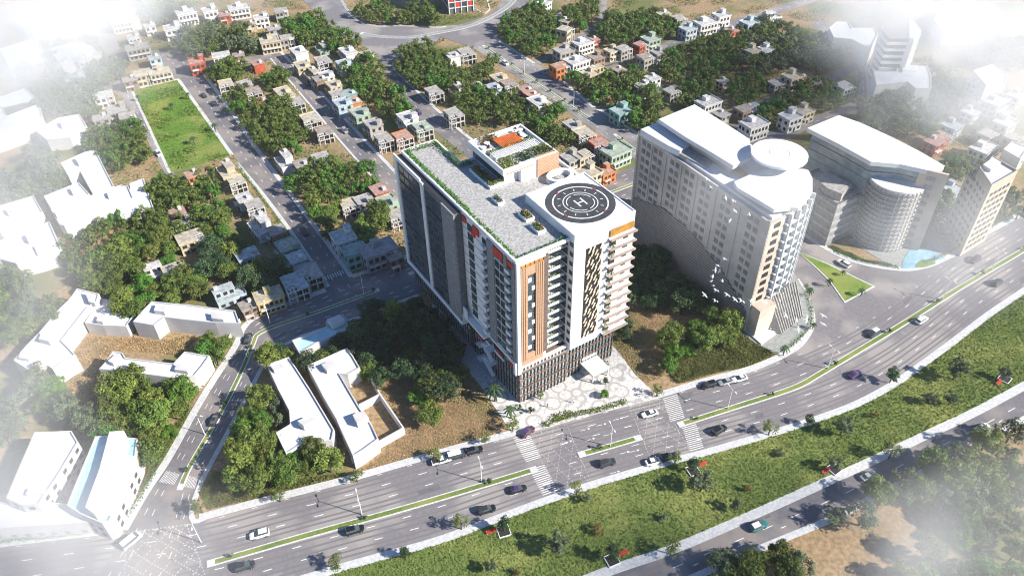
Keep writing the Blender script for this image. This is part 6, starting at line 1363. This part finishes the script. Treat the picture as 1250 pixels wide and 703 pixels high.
scrub('scrub', [GP(z9([(60, 420), (180, 400), (300, 440), (230, 520), (210, 640), (120, 680), (30, 560), (0, 560), (40, 480)]))], 9000, .34, 'dry_g' if False else MATS['dry_grass'], 'dry tan grass right of the main tower', .5)
scrub('scrub', [GP(zb([(300, 200), (500, 215), (640, 235), (780, 220), (700, 300), (480, 280), (420, 320), (380, 350), (420, 420), (420, 540), (300, 500), (200, 400), (290, 300)]))], 9000, .4, MATS['dry_grass'], 'dry brown grass of the yard between the white blocks', .5)
def gardens():
    P = fill([GP([(60, 60), (300, 0), (1000, 0), (1240, 60), (1240, 230), (1000, 130), (800, 260), (560, 330), (300, 380), (200, 380), (20, 250)])], 90000)
    k = np.sin(P[:, 0]*.21+2*np.sin(P[:, 1]*.13))+np.sin(P[:, 1]*.24+2*np.sin(P[:, 0]*.11+1)); P = P[k > .15]; C = np.c_[P, rng.uniform(.1, 1, len(P))*1.7]
    V, Fq = leafquads(C, .85); tag(npmesh('garden_shrubs', V, Fq, 'leaf'), 'low garden shrubs and weeds filling the plots between the small houses', 'shrubs', kind='stuff')
gardens()
gb = grassblades('grass', [vp], 60000, 'grass', .45, 'rough grass blades of the long sloping lawn', hmax=.4); gb.location.z = .12
gb = grassblades('grass', [park], 14000, 'lawn', .45, 'grass blades of the park lawn', hmax=.35); gb.location.z = .14
# ================================================================== vehicles
def carmat(n, c, met=.2): return mat('car_'+n, c, .3, None, spec=.6, metal=met)
CC = dict(white=carmat('white', (.8, .8, .8), 0), black=carmat('black', (.015, .016, .018)), dark=carmat('dark', (.04, .045, .05)), purple=carmat('purple', (.09, .03, .16)), teal=carmat('teal', (.03, .20, .20)), silver=carmat('silver', (.5, .5, .5), .5), blue=carmat('blue', (.06, .20, .32)), maroon=carmat('maroon', (.10, .02, .06)))
def loft(secs, m, name, parent):   # secs: (x, [(y,z)...]) closed rings mirrored
    b = MB(); n = len(secs[0][1]); V = [(x, y, z) for x, ring in secs for y, z in ring]
    Fc = [(i*n+j, i*n+(j+1) % n, (i+1)*n+(j+1) % n, (i+1)*n+j) for i in range(len(secs)-1) for j in range(n)]+[tuple(range(n-1, -1, -1)), tuple(range((len(secs)-1)*n, len(secs)*n))]
    b.add(V, Fc); o = b.build(name, m, parent); return o
def ringsec(w, z0, z1, tw=.82):
    r = [(-w*.92, z0), (-w, z0+.18), (-w, z0+(z1-z0)*.65), (-w*tw, z1), (w*tw, z1), (w, z0+(z1-z0)*.65), (w, z0+.18), (w*.92, z0)]; return r
def make_car(t, col, roofc=None):
    e = empty({'sedan': 'car', 'suv': 'car', 'van': 'van', 'pickup': 'pickup_truck'}[t]); m = CC[col]; g_ = M['glass']
    if t == 'sedan':
        body = [(-2.3, .72, .45, .80), (-2.15, .86, .32, .95), (-1.3, .9, .28, 1.0), (0, .92, .28, .95), (1.3, .9, .28, .93), (2.0, .84, .3, .82), (2.3, .7, .4, .68)]; cab = [(-1.85, .72, .9, .96), (-1.1, .76, .9, 1.40), (.15, .76, .9, 1.44), (1.15, .74, .88, .98)]; rf = (-1.05, .1, .6, 1.41, 1.47)
    elif t == 'suv':
        body = [(-2.3, .8, .5, 1.05), (-2.2, .92, .35, 1.12), (-1, .95, .32, 1.1), (.9, .95, .32, 1.08), (1.9, .9, .35, 1.02), (2.3, .78, .45, .85)]; cab = [(-2.2, .76, 1.0, 1.1), (-1.9, .8, 1.0, 1.66), (.2, .8, 1.0, 1.70), (1.2, .78, 1.0, 1.1)]; rf = (-1.85, .15, .68, 1.67, 1.74)
    elif t == 'van':
        body = [(-2.5, .92, .4, 1.2), (-1, .96, .32, 1.25), (1.4, .96, .32, 1.2), (2.2, .9, .35, 1.05), (2.5, .8, .45, .9)]; cab = [(-2.45, .88, 1.1, 1.95), (0, .88, 1.1, 2.0), (1.1, .86, 1.1, 1.95), (1.9, .82, 1.05, 1.15)]; rf = (-2.4, 1.05, .8, 1.98, 2.05)
    else:
        body = [(-2.6, .9, .5, 1.05), (-1, .94, .4, 1.05), (1.4, .94, .4, 1.05), (2.3, .88, .45, .98), (2.6, .75, .5, .85)]; cab = [(-.7, .8, 1.0, 1.1), (-.5, .8, 1.0, 1.68), (.6, .8, 1.0, 1.7), (1.4, .76, 1.0, 1.08)]; rf = (-.45, .55, .68, 1.68, 1.75)
    loft([(x, ringsec(w, a, b_)) for x, w, a, b_ in body], m, 'body', e)
    loft([(x, [(-w, a), (-w*.8, b_), (w*.8, b_), (w, a)]) for x, w, a, b_ in cab], g_, 'window_glass', e)
    hbox('roof', CC[roofc] if roofc else m, e, (rf[0], rf[1], -rf[2], rf[2], rf[3], rf[4]))
    for x in (-1.4, 1.4):
        for y in (-1, 1):
            b = MB(); b.tube((x, y*.95, .33), (x, y*.72, .33), .33, .33, 12); wh = b.build('wheel', 'rubber', e); b = MB(); b.tube((x, y*.97, .33), (x, y*.94, .33), .19, .19, 8); b.build('rim', 'steel', wh)
    L = body[-1][0]; hz_ = body[-1][3]
    for y in (-.55, .55): hbox('headlight', M['white'], e, (L-.28, L-.03, y-.2, y+.2, hz_-.18, hz_-.02)); hbox('taillight', M['red'], e, (-L+.0, -L+.1, y-.18, y+.18, hz_-.1, hz_+.05)); hbox('mirror', m, e, (.85, 1.05, (1.0 if y > 0 else -1.12), (1.12 if y > 0 else -1.0), 1.0, 1.12))
    if t == 'pickup': hbox('cargo_bed', M['dark'], e, (-2.45, -.8, -.72, .72, 1.051, 1.08))
    return e
CP = {}
def car(x, y, t, col, label, a, b, group='cars on the roads', roofc=None, z=.05, s=1.08):
    """a,b: two pixels on the ground giving the heading"""
    k = (t, col, roofc)
    if k in CP: o = copy_tree(CP[k])
    else: o = CP[k] = make_car(t, col, roofc)
    p, q = np.array(G(*a)), np.array(G(*b)); X, Y = G(x, y, .6); o.location = (X, Y, z); d = q-p; o.rotation_euler = (0, 0, atan2(d[1], d[0])); o.scale = (s, s, s); tag(o, label, 'car' if t != 'van' else 'van', group)
E_ = ((300, 660), (600, 577)); Wd = (E_[1], E_[0]); R_ = ((1050, 465), (1200, 368)); RW = (R_[1], R_[0]); LE = ((900, 655), (1100, 570))
car(317, 652, 'suv', 'white', 'white car with dark windows in the bottom left lanes of the avenue', *Wd)
car(299, 691, 'suv', 'dark', 'dark grey car at the bottom left, below the long median', *E_)
car(433, 647, 'suv', 'black', 'black car just below the long median of the avenue', *E_)
car(594, 622, 'suv', 'black', 'black car beside the round street tree on the avenue', *E_, roofc='dark')
car(632, 597, 'sedan', 'black', 'black car with a purple bonnet just left of the left crossing', *E_, roofc='purple')
car(644, 527, 'sedan', 'maroon', 'dark purple car parked at an angle at the forecourt corner', (630, 535), (655, 515), roofc='purple')
car(741, 565, 'suv', 'dark', 'dark green-grey car between the two crossings', *E_)
car(798, 563, 'sedan', 'white', 'white car in the kerb lane right below the right crossing', *E_, roofc='white')
car(815, 558, 'suv', 'black', 'black car directly ahead of the white car in the kerb lane', *E_)
car(793, 505, 'sedan', 'white', 'white car with a dark sunroof between the crossing and the forecourt', *Wd)
car(878, 525, 'suv', 'black', 'black car right of the right crossing, south lanes', *R_)
car(539, 562, 'pickup', 'white', 'white pickup at the rear of the parked row before the dry field', *E_)
car(558, 556, 'van', 'dark', 'dark van with a white roof in the parked row before the dry field', *E_, roofc='white')
car(579, 550, 'suv', 'black', 'black car at the front of the parked row before the dry field', *E_)
car(865, 470, 'suv', 'black', 'black car at the left of the row parked before the scrub', *Wd)
car(886, 466, 'sedan', 'silver', 'silver car in the middle of the row parked before the scrub', *Wd)
car(903, 462, 'sedan', 'white', 'white car at the right of the row parked before the scrub', *Wd)
car(1043, 457, 'sedan', 'purple', 'violet car on the avenue near the dark columnar tree', *R_)
car(1066, 407, 'suv', 'dark', 'dark car with a white roof above the right median', *RW, roofc='white')
car(1125, 391, 'suv', 'white', 'white car just below the right median', *R_)
car(1217, 345, 'suv', 'dark', 'dark car near the right edge in the south lanes', *R_)
car(1190, 317, 'suv', 'maroon', 'dark brown car near the brown office block in the north lanes', *RW)
car(1030, 322, 'suv', 'white', 'white car above the triangular island', (1060, 340), (1010, 312))
car(875, 678, 'suv', 'black', 'black car at the left end of the lower road', *LE)
car(926, 642, 'suv', 'teal', 'teal car with a white roof on the lower road', *LE, roofc='white')
car(1060, 581, 'sedan', 'silver', 'silver car in the middle of the lower road', *LE)
car(1199, 522, 'sedan', 'white', 'white car at the right end of the lower road', (1130, 555), (1230, 505))
car(161, 660, 'van', 'white', 'white van entering the bottom left junction', (150, 668), (172, 650))
car(303, 413, 'sedan', 'dark', 'dark car at the bend of the left street', (296, 430), (306, 405))
car(262, 512, 'sedan', 'dark', 'dark car right of the left street median', (250, 540), (270, 500))
car(372, 284, 'suv', 'dark', 'dark car on the park street at the edge of the shade', (350, 255), (390, 300))
car(249, 117, 'sedan', 'dark', 'dark car on the park street beside the lawn', (235, 100), (262, 130))
car(194, 188, 'suv', 'white', 'white car on the narrow street left of the park', (170, 140), (200, 195))
car(376, 103, 'sedan', 'dark', 'dark car on the house-lined street, farther of two', (350, 80), (400, 130))
car(421, 160, 'suv', 'silver', 'silver car on the house-lined street, nearer of two', (400, 130), (450, 190))
car(511, 137, 'sedan', 'purple', 'violet car on the street behind the roof garden', (495, 115), (530, 150))
car(617, 78, 'suv', 'white', 'white car on the boulevard left of its median', (600, 66), (650, 100))
car(664, 89, 'sedan', 'blue', 'bluish car at the mouth of the upper right lane', (640, 70), (690, 105))
car(1052, 133, 'suv', 'black', 'black car at the junction behind the glass office building', (1040, 128), (1065, 140))
# ================================================================== street lamps
def make_lamp():
    e = empty('street_lamp'); b = MB(); b.tube((0, 0, 0), (0, 0, 8.6), .13, .08, 8); b.build('pole', 'lampw', e)
    for s in (-1, 1):
        b = MB(); b.tube((0, 0, 8.4), (s*1.7, 0, 8.8), .05, .04, 6); a = b.build('arm', 'lampw', e); b = MB(); b.box(s*1.7-.4, s*1.7+.4, -.16, .16, 8.72, 8.86); b.build('lamp_head', 'lampw', a)
    b = MB(); b.cyl(0, 0, 0, .35, .26, .2, 8); b.build('base', 'conc', e); return e
lamp0 = None
for (x, y, rot, lb) in [(246, 662, .3, 'white double-armed street lamp at the corner junction'), (442, 628, .3, 'white double-armed street lamp on the long median above the black car'), (588, 588, .3, 'white double-armed street lamp on the long median near the left crossing'), (745, 545, .3, 'street lamp on the short median'), (888, 499, .4, 'street lamp on the right median above the scrub row'), (1010, 450, .5, 'street lamp on the right median below the plaza'),
   (330, 395, .3, 'street lamp at the bend of the left street'), (250, 530, 1.2, 'street lamp beside the left street median'), (1150, 366, .6, 'street lamp on the right median near the white car'), (1210, 330, .6, 'street lamp on the right median near the edge'), (445, 362, .3, 'street lamp on the shaded cross street'), (640, 92, .8, 'street lamp on the boulevard median, far'), (700, 132, .8, 'street lamp on the boulevard median, near')]:
    o = make_lamp() if lamp0 is None else copy_tree(lamp0); lamp0 = lamp0 or o; o.location = (*G(x, y), .15); o.rotation_euler = (0, 0, rot+pi/2); tag(o, lb, 'street lamp', 'double-armed street lamps')
# ================================================================== benches and planters on the lawn
def make_bench():
    e = empty('bench'); 
    for i in range(3): pass
    b = MB(); [b.box(-1.5, 1.5, -.4+i*.28, -.18+i*.28, .45, .52) for i in range(3)]; b.build('seat', MATS['car_bench'], e)
    b = MB(); [b.box(-1.5, 1.5, .42, .48, .6+i*.2, .74+i*.2) for i in range(2)]; b.build('backrest', MATS['car_bench'], e)
    for x in (-1.3, 1.2): hbox('leg', M['white'], e, (x, x+.1, -.4, .5, .0, .45), (x, x+.1, .48, .54, .45, 1.0))
    return e
mat('car_bench', (.5, .06, .03), .6, (.4, .05, .03), 1)
bench0 = None; pl0 = None
for (bx, by, px_, py_, rz, w1) in [(600, 650, 615, 649, .3, 'at the lower left of the lawn'), (761, 676, 747, 684, .4, 'at the bottom centre of the lawn'), (857, 568, 846, 575, .35, 'in the middle beside the avenue'), (1008, 576, 1018, 573, .6, 'beside the lower road'), (1219, 468, 1226, 463, .7, 'near the right edge'), ]:
    o = make_bench() if bench0 is None else copy_tree(bench0); bench0 = bench0 or o; o.location = (*G(bx, by), .14); o.rotation_euler = (0, 0, rz); o.scale = (.95,)*3; tag(o, 'red slatted bench on the lawn '+w1, 'bench', 'red benches')
    if pl0 is None:
        p = empty('tree_planter'); b = MB(); b.box(-1.6, 1.6, -1.6, -1.45, 0, .4); b.box(-1.6, 1.6, 1.45, 1.6, 0, .4); b.box(-1.6, -1.45, -1.45, 1.45, 0, .4); b.box(1.45, 1.6, -1.45, 1.45, 0, .4); b.build('planter_edge', 'white', p); b = MB(); b.box(-1.45, 1.45, -1.45, 1.45, 0, .3); b.build('soil', 'dark', p); pl0 = p
    else: p = copy_tree(pl0)
    p.location = (*G(px_, py_), .13); p.rotation_euler = (0, 0, rz); tag(p, 'square white-edged tree planter on the lawn '+w1, 'planter', 'square lawn planters')
# ================================================================== people on the plaza
# ================================================================== birds
def make_bird(up):
    b = MB(); S_ = [(-.34, .02, .0), (-.2, .07, .0), (0, .10, .0), (.2, .08, .02), (.32, .05, .03), (.42, .01, .02)]
    for i, (x, r, z) in enumerate(S_):
        b.v += [(x, r*cos(t), z+r*sin(t)) for t in [k*pi/3 for k in range(6)]]
    for i in range(5):
        for j in range(6): b.f.append((6*i+j, 6*i+(j+1) % 6, 6*i+6+(j+1) % 6, 6*i+6+j)); b.mi.append(0)
    for s in (-1, 1):
        pts = [(.18, .06*s, .05), (-.1, .06*s, .05), (.26, .42*s, .05+up), (.02, .45*s, .05+up), (.08, .95*s, .05+up*.5), (-.04, .93*s, .05+up*.5)]
        b.add(pts, [(0, 1, 3, 2), (2, 3, 5, 4)])
    b.add([(-.33, -.02, 0), (-.33, .02, 0), (-.55, .1, 0), (-.55, -.1, 0)], [(0, 1, 2, 3)])
    return b.build('bird', 'wred')
bp_ = [make_bird(u) for u in (.28, .1, -.12)]
zk2 = zt(750, 120, 2.342)
bl = [(265, 232), (275, 255), (318, 285), (340, 295), (330, 350), (345, 322), (385, 333), (315, 460), (295, 478), (288, 492), (280, 510), (277, 522), (290, 550), (308, 522), (258, 562), (288, 580), (322, 562), (345, 575), (362, 580), (390, 578), (430, 582), (445, 615), (490, 622), (520, 632), (548, 632), (597, 622), (597, 645), (300, 495), (283, 536), (525, 660)]
for i, (x, y) in enumerate(bl):
    p = zk2([(x, y)])[0]; o = bp_[i] if i < 3 else bp_[i % 3].copy()
    if i >= 3: COL.link(o)
    z = 92+(i*7) % 13; o.location = (*G(*p, z), z); o.rotation_euler = (rng.normal(0, .3), rng.normal(0, .15), rng.uniform(-.6, .9)); o.scale = (.66,)*3
    tag(o, 'white bird flying with spread wings in the flock before the pale tower', 'bird', 'white birds in flight')
# ================================================================== people
def person(x, y, cols, lb, i):
    X, Y = G(x, y); e = empty('person', (X, Y, .14), i*1.7)
    b = MB()
    skin = mat('skin', (.35, .2, .13), .6); top = mat('shirt_%s' % cols, dict(white=(.7, .7, .7), dark=(.05, .05, .07), red=(.45, .05, .04))[cols], .8); tr = mat('trousers', (.06, .06, .09), .8)
    n = 10
    def lf(prof, mi, cx=0, cy=0):
        o0 = len(b.v)
        for (r1, r2, z, dx) in prof: b.v += [(cx+dx+r1*cos(2*pi*k/n), cy+r2*sin(2*pi*k/n), z) for k in range(n)]
        for a in range(len(prof)-1):
            for k in range(n): b.f.append((o0+a*n+k, o0+a*n+(k+1) % n, o0+(a+1)*n+(k+1) % n, o0+(a+1)*n+k)); b.mi.append(mi)
        b.f.append(tuple(o0+(len(prof)-1)*n+k for k in range(n))); b.mi.append(mi)
    lf([(.05, .05, 0, 0), (.06, .06, .45, .02), (.09, .09, .9, 0)], 2, .0, -.1); lf([(.05, .05, 0, .12), (.06, .06, .45, .06), (.09, .09, .9, 0)], 2, .0, .1)
    lf([(.10, .17, .85, 0), (.10, .15, 1.1, 0), (.12, .21, 1.4, 0), (.06, .08, 1.5, 0), (.05, .05, 1.54, 0), (.085, .075, 1.6, 0), (.095, .085, 1.68, 0), (.05, .05, 1.77, 0)], 1)
    lf([(.035, .035, .8, .05), (.045, .045, 1.1, 0), (.05, .05, 1.42, 0)], 0, .0, -.25); lf([(.035, .035, .8, -.05), (.045, .045, 1.1, 0), (.05, .05, 1.42, 0)], 0, .0, .25)
    b.build('body', [skin, top, tr], e); tag(e, lb, 'person', 'people walking on the plazas')
for i, (x, y, c_, lb) in enumerate([(953, 372, 'dark', 'person in dark clothes walking on the grey plaza, left of a pair'), (957, 370, 'dark', 'person in dark clothes walking on the grey plaza, right of a pair'), (973, 400, 'white', 'person in a white top near the curved hedge of the plaza'), (700, 492, 'white', 'person in a white top crossing the forecourt'), (668, 497, 'dark', 'person in dark clothes by the shopfront of the main tower')]): person(x, y, c_, lb, i)
# ================================================================== haze and drifting mist
top = 186.0
hm = bpy.data.materials.new('haze_air'); hm.use_nodes = True; n = hm.node_tree.nodes; l = hm.node_tree.links; n.remove(n['Principled BSDF'])
pv = n.new('ShaderNodeVolumePrincipled'); pv.inputs['Color'].default_value = (.96, .98, 1, 1); pv.inputs['Density'].default_value = HAZE_D; pv.inputs['Anisotropy'].default_value = .1
l.new(pv.outputs[0], n['Material Output'].inputs['Volume'])
if HAZE_D > 0:
    b = MB(); b.box(-1500, 1500, -400, 2200, -1, top); o = b.build('haze', hm); tag(o, 'thin pale haze filling the air over the whole city', 'haze', kind='stuff')
mm = bpy.data.materials.new('mist'); mm.use_nodes = True; n = mm.node_tree.nodes; l = mm.node_tree.links; n.remove(n['Principled BSDF'])
pv = n.new('ShaderNodeVolumePrincipled'); pv.inputs['Color'].default_value = (1, 1, 1, 1); pv.inputs['Density'].default_value = MIST_D; pv.inputs['Anisotropy'].default_value = .0
l.new(pv.outputs[0], n['Material Output'].inputs['Volume'])
tc = n.new('ShaderNodeTexCoord'); ln = n.new('ShaderNodeVectorMath'); ln.operation = 'LENGTH'; l.new(tc.outputs['Object'], ln.inputs[0])
fo = n.new('ShaderNodeMapRange'); fo.interpolation_type = 'SMOOTHSTEP'; fo.inputs[1].default_value = 1; fo.inputs[2].default_value = .0; l.new(ln.outputs['Value'], fo.inputs[0])
gp2 = n.new('ShaderNodeNewGeometry'); nz = n.new('ShaderNodeTexNoise'); nz.inputs['Scale'].default_value = .028; nz.inputs['Detail'].default_value = 3; l.new(gp2.outputs['Position'], nz.inputs['Vector'])
nr = n.new('ShaderNodeMapRange'); nr.inputs[1].default_value = .38; nr.inputs[2].default_value = .62; nr.inputs[3].default_value = .25; nr.inputs[4].default_value = 1.6; l.new(nz.outputs[0], nr.inputs[0])
mu1 = n.new('ShaderNodeMath'); mu1.operation = 'MULTIPLY'; l.new(fo.outputs[0], mu1.inputs[0]); l.new(nr.outputs[0], mu1.inputs[1])
mu2 = n.new('ShaderNodeMath'); mu2.operation = 'MULTIPLY'; mu2.inputs[1].default_value = MIST_D; l.new(mu1.outputs[0], mu2.inputs[0]); l.new(mu2.outputs[0], pv.inputs['Density'])
def ico(name, m, sub=3):
    import bmesh
    bm = bmesh.new(); bmesh.ops.create_icosphere(bm, subdivisions=sub, radius=1); me = bpy.data.meshes.new(name); bm.to_mesh(me); bm.free(); me.materials.append(m); me.polygons.foreach_set('use_smooth', [True]*len(me.polygons)); return me
mme = ico('mist', mm)
for (x, y, z, rx, ry, rz_, lb) in MIST:
    o = bpy.data.objects.new('mist', mme); COL.link(o); o.location = (*G(x, y, z), z); o.scale = (rx, ry, rz_); o.rotation_euler = (0, 0, rng.uniform(-.5, .5)); tag(o, 'soft white mist drifting low over the '+lb, 'mist', 'drifting mist', 'stuff')
